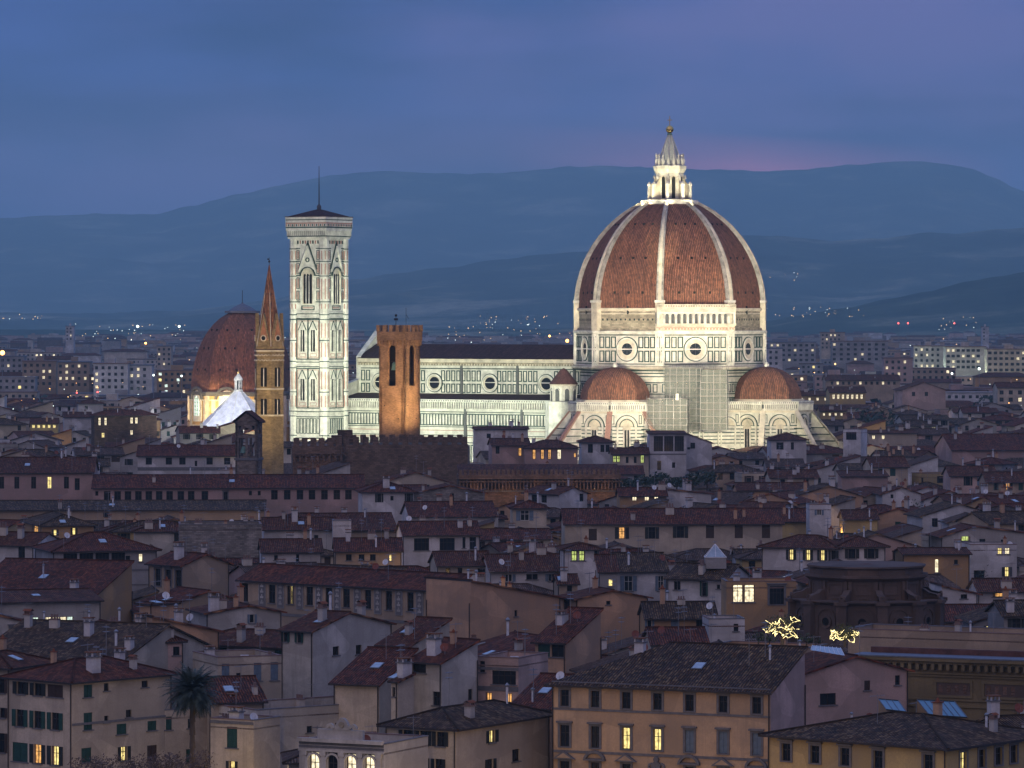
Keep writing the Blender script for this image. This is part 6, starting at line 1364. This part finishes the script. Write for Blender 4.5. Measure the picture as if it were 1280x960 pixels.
def palm():
    Y = 440.0; cx = at(240.5, Y); zc = zat(862, Y); root = thing('palm_tree', 'big date palm with drooping dark crown beside the green shuttered house', 'palm tree', (cx, Y, 0)); rnd = random.Random(3)
    b = MB()
    for i in range(24):
        z0, z1 = zc * i / 24, zc * (i + 1) / 24; r = .27 + .05 * (i % 2) + (.2 if i > 22 else 0); b.prof([(r, z0), (r * .88, z1)], 10, 'bark', cap=False)
    b.build('trunk', root); b = MB()
    for i in range(170):
        a = rnd.uniform(0, 6.28); el = math.asin(rnd.uniform(-.8, .99)); L = rnd.uniform(2.7, 3.6); d = Vector((math.cos(a), math.sin(a), 0)); p = Vector((0, 0, zc)); sag = rnd.uniform(.25, .5); side = d.cross(Vector((0, 0, 1))); n = 16; e = el
        for k in range(n):
            q = p + (d * math.cos(e) + Vector((0, 0, math.sin(e)))) * (L / n); e -= sag * (2.2 / n) * (.4 + k / n) * (1.1 if e > -1.3 else 0)
            b.poly([p - side * .03, p + side * .03, q + side * .02, q - side * .02], 'leaf_palm'); w = .62 * math.sin(math.pi * min(1, (k + 1.5) / (n + .5))) + .06
            for s_ in (-1, 1):
                for m_ in (0, .5):
                    o = p.lerp(q, m_); t = o + side * s_ * w + (q - p) * 1.5 + Vector((0, 0, -.16 * w - rnd.uniform(0, .12))); b.poly([o, o + (q - p) * .5, t], 'leaf_palm')
            p = q
    b.build('crown', root); b = MB(); leaves(b, (0, 0, zc - .7), (.6, .6, .7), 260, .22, 'leaf_bare', rnd, 0); b.build('dead_fronds', root)
    block(sq(cx, Y, 2), 952, 207, 273, Y - 2)
palm()
emit('fairy', (1, .82, .36), 4.5)
def fairy_tree(label, label2, px, Y, zb, w, h, seed):
    tree(label, px, Y, zb, h, w, 'leaf_olive', 1000, .12, seed=seed); rnd = random.Random(seed); x0 = at(px, Y)
    root = thing('fairy_lights', label2, 'fairy lights', (x0, Y, zb)); b = MB()
    for k in range(10):
        a = rnd.uniform(0, 6.28); p = Vector((rnd.uniform(-.5, .5) * w, rnd.uniform(-.4, .4) * w, h * rnd.uniform(.3, .75)))
        for j in range(12):
            a += rnd.uniform(-.9, .9); q = p + Vector((math.cos(a) * w * .16, math.sin(a) * w * .12, rnd.uniform(-.09, .10) * h))
            q.x = max(-w, min(w, q.x)); q.z = max(.2 * h, min(h * 1.02, q.z)); q.y = max(-w * .8, min(w * .8, q.y)); n_ = max(2, int((q - p).length / .085)); b.tube(p, q, .008, 'bark', 3)
            for i_ in range(n_): c_ = p.lerp(q, i_ / n_); b.prof([(.005, c_.z - .03), (.032, c_.z), (.005, c_.z + .03)], 4, 'fairy', c_.x, c_.y, cap=False)
            p = q
            if abs(q.x) > w * .9: a += 2.5
    b.build('light_string', root)
fairy_tree('small roof terrace tree wrapped in dense warm fairy lights', 'bright tangle of fairy lights on the left roof terrace tree', 978, 474, zat(806, 474), 2.1, 3.3, 4)
fairy_tree('round potted roof tree with fairy lights right of the denser one', 'loop of fairy lights on the right hand roof terrace tree', 1056, 459, zat(808, 459), 1.5, 2.4, 9)
lamp('fairy_glow', 'POINT', (at(978, 472), 471.5, zat(788, 472)), 160, (1, .8, .4), rad=.6); lamp('fairy_glow', 'POINT', (at(1056, 457), 456.5, zat(794, 457)), 80, (1, .8, .4), rad=.6)
for i, (px, Y, py, r, h) in enumerate([(948, 474, 806, .8, 1.4), (962, 475, 808, .7, 1.2), (1008, 474, 809, .9, 1.5), (1020, 474, 810, .8, 1.3)]):
    tree('dark leafy pot plant on the fairy lit roof terrace', px, Y, zat(py, Y), h, r, 'leaf_dark', 160, .14, 'potted_shrub', 'shrub', 'pot plants on the roof terrace', seed=i)
for i, px in enumerate((788, 806, 826, 846, 866, 884)):
    tree('dark shrub of the roof garden below the tall white loggia house', px, 985 + i * 3, zat(616, 985), rr := 3.2 + (i % 3) * .7, 2.6, 'leaf_dark', 420, .4, 'shrub', 'shrub', 'shrubs of the roof garden', seed=20 + i)
block(sq(at(836, 990), 990, 5) , 612, 785, 885, 984)
for i, (px, r) in enumerate(((108, 1.6), (128, 1.3), (150, 1.7), (178, 1.5), (200, 1.2), (222, 1.5), (252, 1.2))):
    tree('bare reddish climbing bush against the foot of the cream house', px, 431 + i, zat(990, 432), 3.6, r * 1.25, 'leaf_bare', 900, .11, 'bush', 'bush', 'bare bushes at the lower left', seed=40 + i)

# sight blocks of the monuments: nothing built later may rise in front of them
for cs, need, x0, x1, Y in ((sq(-60, 1348, 11), 548, 355, 440, 1335), (sq(0, 1340, 45), 552, 438, 720, 1270), (sq(48, 1320, 46), 556, 694, 1030, 1262), (sq(at(499, 1000), 1000, 7), 550, 468, 526, 992), (sq(at(336, 1040), 1040, 6), 548, 314, 358, 1030),
        (sq(at(303, 1650), 1650, 24), 531, 236, 360, 1625), (sq(at(298, 1430), 1430, 17), 532, 240, 355, 1412), (sq(at(311, 935), 935, 5), 600, 294, 328, 930), ([(at(366, 950), 945), (at(590, 950), 955), (at(590, 985), 985), (at(366, 985), 985)], 580, 364, 590, 944),
        ([(at(570, 925), 920), (at(778, 925), 924), (at(778, 940), 940), (at(570, 940), 940)], 617, 571, 778, 920)): block(cs, need, x0, x1, Y)

# ---------------------------------------------------------------- the rest of the old town
def sat(a, b):
    for P in (a, b):
        for i in range(4):
            x, y = P[i]; x2, y2 = P[(i + 1) % 4]; nx, ny = y2 - y, x - x2
            pa = [p[0] * nx + p[1] * ny for p in a]; pb = [p[0] * nx + p[1] * ny for p in b]
            if max(pa) < min(pb) + .01 or max(pb) < min(pa) + .01: return False
    return True
rnd = random.Random(21); cand = []
Yr = 402.0
while Yr < 1760:
    half = 640 / F * Yr + 14; x = -half + rnd.uniform(-8, 0)
    while x < half:
        WR, WL = rnd.uniform(8, 17), rnd.uniform(7.5, 12); q = rnd.random(); phi = rnd.uniform(1, 12) if q < .5 else rnd.uniform(54, 66) if q < .85 else rnd.uniform(20, 34)
        if phi > 50: WR, WL = rnd.uniform(7, 11), rnd.uniform(9, 18)
        Cx, Yc = x, Yr + rnd.uniform(-4, 4); c, s = math.cos(R(phi)), math.sin(R(phi)); cs = [(Cx + a * c - b_ * s, Yc + a * s + b_ * c) for a, b_ in ((0, 0), (WR, 0), (WR, WL), (0, WL))]
        h = rnd.choice((14, 15, 16, 16.5, 17, 18, 19)) + rnd.uniform(-.8, 1.2); kind = rnd.choice(('hip', 'gx', 'gy', 'gx', 'gy', 'sl', 'hip', 'flat')) ; ymin, ymax = min(c_[1] for c_ in cs), max(c_[1] for c_ in cs)
        xs = [proj(a, b_, h)[0] for a, b_ in cs]; x0, x1 = min(xs) - 2, max(xs) + 2; ok = x1 > -5 and x0 < 1285; lim = h; rs = .3 * min(WR, WL) * (.5 if kind in ('hip', 'gx', 'gy') else 1)
        if ok:
            for H in HOUSES:
                if H['x1'] < x0 or H['x0'] > x1: continue
                if max(p[1] for p in H['cs']) < ymin - 1 : continue
                if H['Y'] > ymin - 2 and H['need'] is not None: lim = min(lim, CH - (H['need'] - HOR) * ymin / F - rs - .6)
                if abs(H['Y'] - ymin) < 60 and sat(cs, H['cs']): ok = False; break
        if ok and lim >= 8:
            h = lim; ye = proj(Cx, Yc, h)[1]; d = dict(cs=cs, x0=x0, x1=x1, Y=ymin, need=ye + (9 if Yr < 1300 else 4), auto=(Cx, Yc, WL, WR), h=h, phi=phi, kind=kind, ye=ye, rs=rs); HOUSES.append(d); cand.append(d)
            x += max(4.5, (x1 - x0) * Yr / F * .92)
        else: x += 4
    Yr += 13.5 if Yr < 1000 else 19
# which of them show, and how much
top = [960.0] * 1280
for H in sorted(HOUSES, key=lambda d: d['Y']):
    t = (H['ye'] - H['rs'] * F / H['Y'] * .8) if 'auto' in H else None; vis = 0
    for c_ in range(max(0, int(H['x0'])), min(1280, int(H['x1']))):
        tt = t if t is not None else H['need'] - 26
        if tt < top[c_]: vis += top[c_] - tt; top[c_] = tt
    H['vis'] = vis
cand = [c for c in cand if c['vis'] > 14]; cand.sort(key=lambda d: -d['vis'])
WORD = dict(cream='cream', white='white', grey='grey', peach='peach', pink='pinkish', ochre='ochre', yellow='yellow', tan='tan', offwhite='off white', stained='stained grey', rose='rose', apricot='apricot')
RW = dict(hip='hipped', gx='gabled', gy='gable fronted', sl='single pitch', flat='flat topped'); TW = dict(tiles_brown='brown', tiles_red='red', tiles_old='weathered dark', tiles_ochre='light brown')
used = {}; Wm, Rm = MB(), MB(); nh = 0
for i, d in enumerate(cand):
    r2 = random.Random(i * 7 + 3); Cx, Yc, WL, WR = d['auto']; h, phi = d['h'], d['phi']; wall = r2.choice(('cream', 'white', 'white', 'offwhite', 'grey', 'peach', 'pink', 'ochre', 'tan', 'offwhite', 'rose', 'cream', 'stained', 'yellow', 'grey')); tl = r2.choice(('tiles_brown', 'tiles_red', 'tiles_old', 'tiles_ochre'))
    face = 'R' if phi < 40 else 'L'; L = WR if face == 'R' else WL; k = F / Yc; wins = []; nw = max(1, int(L / r2.uniform(2.6, 4.2))); lit = .09
    st0 = r2.choice('dkgBdTdkb'); cxs = []
    for j in range(nw):
        u = L * (j + .5) / nw; X, Yy = (Cx + u * math.cos(R(phi)), Yc + u * math.sin(R(phi))) if face == 'R' else (Cx - u * math.sin(R(phi)), Yc + u * math.cos(R(phi))); cxs.append(640 + F * X / Yy)
    wp = 1.1 * k * (math.cos(R(phi)) if face == 'R' else math.sin(R(phi))) * (2 if st0 in OPEN else 1)
    for rowi in range(2): wins.append((face, [('.' if r2.random() < .2 else (r2.choice('yyowwnY') if r2.random() < lit else st0)) for _ in range(nw)], cxs, (.5 + rowi * 3.4) * k, 1.6 * k, wp))
    if phi > 20 or True:
        of = 'L' if face == 'R' else 'R'; Lo = WL if of == 'L' else WR; u = Lo * r2.uniform(.35, .6); X, Yy = (Cx + u * math.cos(R(phi)), Yc + u * math.sin(R(phi))) if of == 'R' else (Cx - u * math.sin(R(phi)), Yc + u * math.cos(R(phi)))
        if phi > 15: wins.append((of, 'd', [640 + F * X / Yy], 1.0 * k, 1.3 * k, 1.0 * k * (math.cos(R(phi)) if of == 'R' else math.sin(R(phi)))))
    if nh < 186:
        nh += 1; cxp = (d['x0'] + d['x1']) / 2; key = '%s %s %s house with %s' % (WORD[wall], RW[d['kind']], 'old town', TW[tl] + ' roof' if d['kind'] != 'flat' else 'stone coping')
        lab = '%s %s house, %s, %d percent across and %d percent down' % (WORD[wall], RW[d['kind']], (TW[tl] + ' roofed') if d['kind'] != 'flat' else 'with roof terrace', round(cxp / 12.8), round(d['ye'] / 9.6))
        if lab in used: lab = lab.replace(' house,', ' house further back,')
        if lab in used: lab = lab.replace(' house further back,', ' smaller house,')
        used[lab] = 1
        house(lab, 0, 640 + F * Cx / Yc, 0, d['ye'], h, phi, d['kind'], wall, wins, geo=(Cx, Yc, WL, WR), tile=tl, sl=.3, seed=i, group='tiled houses of the old town', lod=0)
        HOUSES.pop()
    else:
        house('', 0, 640 + F * Cx / Yc, 0, d['ye'], h, phi, d['kind'], wall, wins, geo=(Cx, Yc, WL, WR), tile=tl, sl=.3, seed=i, merge=(Wm, Rm))
        HOUSES.pop()
print('AUTO', nh, len(cand))
if Wm.f:
    tag(Wm.build('distant_house_walls'), 'mass of small house walls further back between the roofs', None, None, 'stuff'); tag(Rm.build('distant_house_roofs'), 'mass of small tiled roofs further back in the old town', None, None, 'stuff')

# ---------------------------------------------------------------- the modern city beyond
def flat_block(W, Cx, Yc, w, d, h, wall, r2, roofm, fl=True):
    W.box(Cx, Cx + w, Yc, Yc + d, 0, h, 'w_' + wall); W.box(Cx - .3, Cx + w + .3, Yc - .3, Yc + d + .3, h, h + .5, roofm)
    if r2.random() < .5: W.box(Cx + w * .3, Cx + w * .55, Yc + 2, Yc + d * .6, h + .5, h + 3.2, 'w_' + wall)
    if fl:
        z = h - 2.6
        while z > max(3, h - 16):
            x = Cx + 1.2
            while x < Cx + w - 2: 
                m = r2.choice(('lit_yellow', 'lit_white', 'lit_cool')) if r2.random() < .10 else 'glass'
                W.poly([(x, Yc - .06, z), (x + 1.5, Yc - .06, z), (x + 1.5, Yc - .06, z + 1.5), (x, Yc - .06, z + 1.5)], m); x += 3.4
            z -= 3.3
APT = [('white apartment block with lit windows left of the red dome', 117, 160, 455, 2300, 'white'), ('pale apartment block beside its twin left of the red dome', 161, 190, 457, 2310, 'white'), ('brownish apartment block with balconies far left', 28, 70, 452, 2400, 'tan'), ('second brownish apartment block far left', 72, 112, 453, 2380, 'tan'),
       ('pale green lit apartment block with dark stairwell right of the dome', 1142, 1180, 433, 2700, 'offwhite'), ('long pale apartment slab with lit windows at the right', 1182, 1232, 434, 2650, 'offwhite'), ('pale apartment slab at the right edge', 1234, 1290, 437, 2600, 'cream'), ('long grey block with flat roof right of the dome', 1040, 1110, 427, 3000, 'grey'),
       ('low pink block under the pale green one', 1105, 1141, 448, 2450, 'pink'), ('flat grey roofed hall right of the big dome', 962, 1020, 428, 3000, 'grey'), ('pale block with lit roof edge near the hills at the right', 1026, 1056, 416, 3600, 'cream'), ('white block below the flat hall', 960, 978, 436, 2600, 'white'),
       ('low pale block with cream roof left of the red dome', 196, 214, 433, 3000, 'cream'), ('long pale slab near the far left edge', 0, 30, 446, 2600, 'grey'), ('white tower block at the left horizon', 82, 92, 408, 4200, 'white'), ('pale cube block at the right horizon', 1228, 1236, 409, 4300, 'white')]
r2 = random.Random(5); ap = []
for lab, x0, x1, py, Y, wall in APT:
    h = zat(py, Y); cx = at(x0, Y); w = at(x1, Y) - cx; root = thing('apartment_block', lab, 'apartment block', (cx, Y, 0)); b = MB(); b.box(0, w, 0, 14, 0, h, 'w_' + wall); b.build('wall', root); b = MB(); b.box(-.4, w + .4, -.4, 14.4, h, h + .6, 'lead' if r2.random() < .5 else 'terrace'); b.box(w * .4, w * .6, 4, 9, h + .6, h + 3, 'w_' + wall); b.build('roof', root)
    n = 0; z = h - 2.8; st = 3.4 if w < 24 else w / 8
    while z > h - 13 and n < 40:
        x = 1.6
        while x < w - 1.5: put_window(root, 'w' if r2.random() < .2 else 'd', x, z, 1.5 if w < 24 else 2, 1.6, 'R', 0).location.y = -.3; x += st; n += 1
        z -= 3.4
    ap.append((cx, Y, w))
    HOUSES.append(dict(cs=[(cx, Y), (cx + w, Y), (cx + w, Y + 14), (cx, Y + 14)], x0=x0, x1=x1, Y=Y, need=py + 16))
D = MB(); Yr = 1780.0
while Yr < 7800:
    half = 660 / F * Yr; x = -half
    while x < half:
        w = r2.uniform(9, 26) * (1 + Yr / 9000); dd = r2.uniform(10, 16); h = r2.choice((10, 12, 14, 15, 17, 19)) + (r2.uniform(0, 9) if Yr > 2300 and r2.random() < .3 else 0); px0, px1 = proj(x, Yr, h)[0], proj(x + w, Yr, h)[0]; lim = h
        for H in HOUSES[-len(APT):]:
            if H['Y'] > Yr - 20 and not (H['x1'] < px0 - 1 or H['x0'] > px1 + 1): lim = min(lim, CH - (H['need'] - HOR) * Yr / F)
        if Yr < 2300: lim = min(lim, 16)
        if lim > 5:
            wall = r2.choice(('white', 'offwhite', 'cream', 'pink', 'grey', 'tan', 'ochre', 'rose', 'grey', 'brick'))
            if r2.random() < .5: flat_block(D, x, Yr + r2.uniform(-8, 8), w, dd, lim, wall, r2, r2.choice(('lead', 'terrace', 'tiles_dark', 'w_grey')), Yr < 4200)
            else: house('', 0, 0, 0, 0, max(lim - 2, 4), 0, 'gx' if r2.random() < .6 else 'hip', wall, geo=(x, Yr + r2.uniform(-8, 8), dd, w), tile=r2.choice(('tiles_dark', 'tiles_red', 'tiles_brown')), merge=(D, D), lod=0, o=.5); HOUSES[-1:] = HOUSES[-1:]
        x += w + (r2.uniform(0, 7) if r2.random() < .6 else r2.uniform(10, 40))
    Yr += 42 + Yr * .012
D.M = None; D.mesh; tag(D.build('distant_city'), 'countless pale blocks and roofs of the modern city out to the hills', None, None, 'stuff')
B = MB()
for _ in range(900):
    Y = r2.uniform(1600, 7400); x = r2.uniform(-.125, .125) * Y; rr = r2.uniform(2, 6); c = (x, Y, r2.uniform(5, 10)); leaves(B, c, (rr * 2.4, rr, rr * 1.1), 26, rr * .55, 'leaf_dark', r2, .1)
tag(B.build('distant_trees'), 'dark scattered tree clumps between the far city blocks', None, None, 'stuff')
# lights of the far city
emit('far_warm', (1, .62, .25), 3.2); emit('far_white', (.85, 1, .9), 3.4); emit('far_red', (1, .12, .10), 4); emit('far_orange', (1, .42, .10), 9)
G = MB()
def dot(b, x, Y, z, r, m): b.prof([(.01, z - r), (r, z), (.01, z + r)], 6, m, x, Y)
for _ in range(520):
    Y = r2.choice((r2.uniform(1500, 3000), r2.uniform(2500, 7000))); px = r2.uniform(-5, 1285); 
    dot(G, at(px, Y), Y, r2.uniform(9, 20) if Y > 2400 else r2.uniform(15, 19), Y / F * r2.uniform(.3, .65), r2.choice(('far_warm', 'far_warm', 'far_white', 'far_white', 'far_orange')))
for x0, x1, y0, y1, n, Y in ((600, 690, 394, 410, 26, 6900), (955, 1080, 384, 396, 30, 6450), (8, 60, 392, 399, 12, 6800), (1168, 1225, 396, 412, 16, 5900), (90, 240, 404, 424, 40, 4600), (560, 715, 404, 426, 30, 4600), (960, 1000, 340, 352, 6, 8000)):
    for _ in range(n): dot(G, at(r2.uniform(x0, x1), Y), Y - 60, zat(r2.uniform(y0, y1), Y), Y / F * r2.uniform(.25, .55), r2.choice(('far_warm', 'far_white', 'far_warm')))
tag(G.build('far_lights'), 'tiny scattered lights of the far city and hillsides', None, None, 'stuff')
for lab, px, py, Y, m, rr in (('brilliant green white stadium light left of the red dome', 172, 408, 3600, 'far_white', 1.5), ('second green white stadium light nearer the red dome', 224, 408, 3600, 'far_white', 1.4), ('big orange street light at the left edge', 3, 441, 2300, 'far_orange', 2.6),
      ('orange lamp left of the big dome over the long nave', 687, 420, 3300, 'far_orange', 1.2), ('orange lamp touching the left edge of the drum', 709, 426, 3200, 'far_orange', 1.8), ('white lamp on a tall mast over the left rooftops', 192, 469, 1900, 'far_white', 1.2), ('white lamp just left of the red dome', 227, 470, 1900, 'far_white', 1.2),
      ('small red warning light on the left rooftops', 122, 490, 1800, 'far_red', 1.0), ('second red warning light further left', 96, 491, 1800, 'far_red', .9), ('orange beacon between the apartment blocks at the left', 182, 429, 3000, 'far_orange', 1.2), ('red mast light high at the right horizon', 1123, 404, 4600, 'far_red', 1.0), ('second red mast light at the right horizon', 1135, 404, 4600, 'far_red', 1.0),
      ('third red mast light further right', 1193, 404, 4600, 'far_red', .9), ('white lamp among the blocks at the far right', 1224, 461, 2300, 'far_white', 1.5), ('bright lamp at the foot of the green lit block', 1190, 467, 2200, 'far_white', 1.3), ('small white lamp right of the flat hall', 1044, 455, 2300, 'far_warm', 1.0)):
    z = zat(py, Y); root = thing('street_lamp', lab, 'street lamp', (at(px, Y), Y, 0), 0, 'lamps of the far city'); b = MB(); b.tube((0, 0, 0), (0, 0, z), .18, 'metal', 5, .12); b.build('pole', root); b = MB(); r = Y / F * rr * 1.15
    b.prof([(.01, z - r), (r * .7, z - r * .7), (r, z), (r * .7, z + r * .7), (.01, z + r)], 8, m); b.build('lamp_head', root)
fl = thing('floodlight', 'brilliant white floodlight behind the nave roof left of the orange tower', 'floodlight', (at(461, 1376), 1376, 0)); z = zat(437, 1376) ; b = MB(); b.tube((0, 0, 0), (0, 0, z), .15, 'metal', 5); b.build('pole', fl); b = MB(); b.prof([(.01, z - .5), (.5, z), (.01, z + .5)], 8, 'far_white'); b.build('lamp_head', fl)

# ---------------------------------------------------------------- street light that reaches the lower walls (lamps hidden down in the streets)
for px, Y, z, p, c in ((290, 436, 5, 500, (1, .72, .32)), (335, 440, 5, 700, (1, .70, .32)), (425, 390, 4, 500, (1, .8, .45)), (520, 398, 4, 900, (1, .72, .36)), (640, 402, 4, 700, (1, .72, .36)), (740, 395, 3, 1300, (1, .58, .26)), (900, 385, 3, 1100, (1, .58, .26)), (1240, 376, 4, 600, (1, .72, .25)), (1080, 378, 3, 300, (1, .72, .28)),
                       (40, 436, 4, 450, (1, .7, .4)), (150, 436, 3, 350, (1, .7, .5)), (1100, 1150, 17, 900, (1, .75, .4)), (1120, 1155, 17, 900, (1, .78, .45)), (1030, 1015, 14, 500, (1, .7, .35)), (1045, 1700, 14, 1500, (1, .75, .3)), (1010, 1700, 14, 800, (1, .75, .3)), (1190, 1700, 16, 1500, (1, .7, .35)), (1270, 1720, 15, 2500, (1, .8, .45)), (1040, 1560, 14, 900, (1, .7, .2)), (55, 1330, 13, 600, (1, .75, .3)), (70, 745, 15.5, 40, (1, .6, .2)),
                       (1160, 2660, 14, 16000, (.75, 1, .8)), (1210, 2610, 14, 16000, (.8, 1, .8)), (1260, 2560, 14, 12000, (.9, 1, .75)), (150, 2260, 10, 6000, (.8, .9, 1)), (680, 1230, 20, 500, (1, .7, .4)), (1179, 676, 17, 60, (1, .7, .3)), (560, 700, 14, 50, (1, .7, .3))):
    lamp('street_light', 'POINT', (at(px, Y), Y, z), p, c, rad=.5)

# added warm point lamps, scattered at random near eave height to glow on walls
r3 = random.Random(77)
for i in range(46):
    Y = r3.uniform(560, 1650); px = r3.uniform(10, 1270)
    if 1200 < Y < 1420 and 340 < px < 1040: continue
    lamp('added_glow', 'POINT', (at(px, Y), Y, r3.uniform(11, 15.5)), 380 * (Y / 700) ** 1.6, r3.choice(((1, .62, .25), (1, .72, .38), (1, .55, .2))), rad=.4)
for i, (px, Y, h, r, cy) in enumerate(((985, 2500, 20, 12, 0), (1067, 2350, 22, 5, 1), (1010, 2700, 16, 12, 0), (1088, 1500, 21, 9, 0), (1100, 1490, 19, 8, 0), (1240, 1900, 19, 9, 0), (1254, 1880, 17, 7, 0), (60, 1750, 18, 8, 0), (300, 2100, 18, 8, 0), (640, 1180, 19, 3, 1), (1150, 860, 17, 2.4, 0), (705, 760, 16.5, 2.2, 0), (165, 1150, 17, 4, 0), (345, 590, 15.5, 1.6, 0), (1225, 640, 16.5, 2, 0))):
    tree(('broad dark tree' if not cy else 'slim dark cypress') + ' rising between roofs, %d percent across the picture' % round(px / 12.8), px, Y, 0, h, r, 'leaf_dark', 900 if r > 6 else 700, r * .09, cyp=bool(cy), seed=60 + i, group='trees among the roofs')
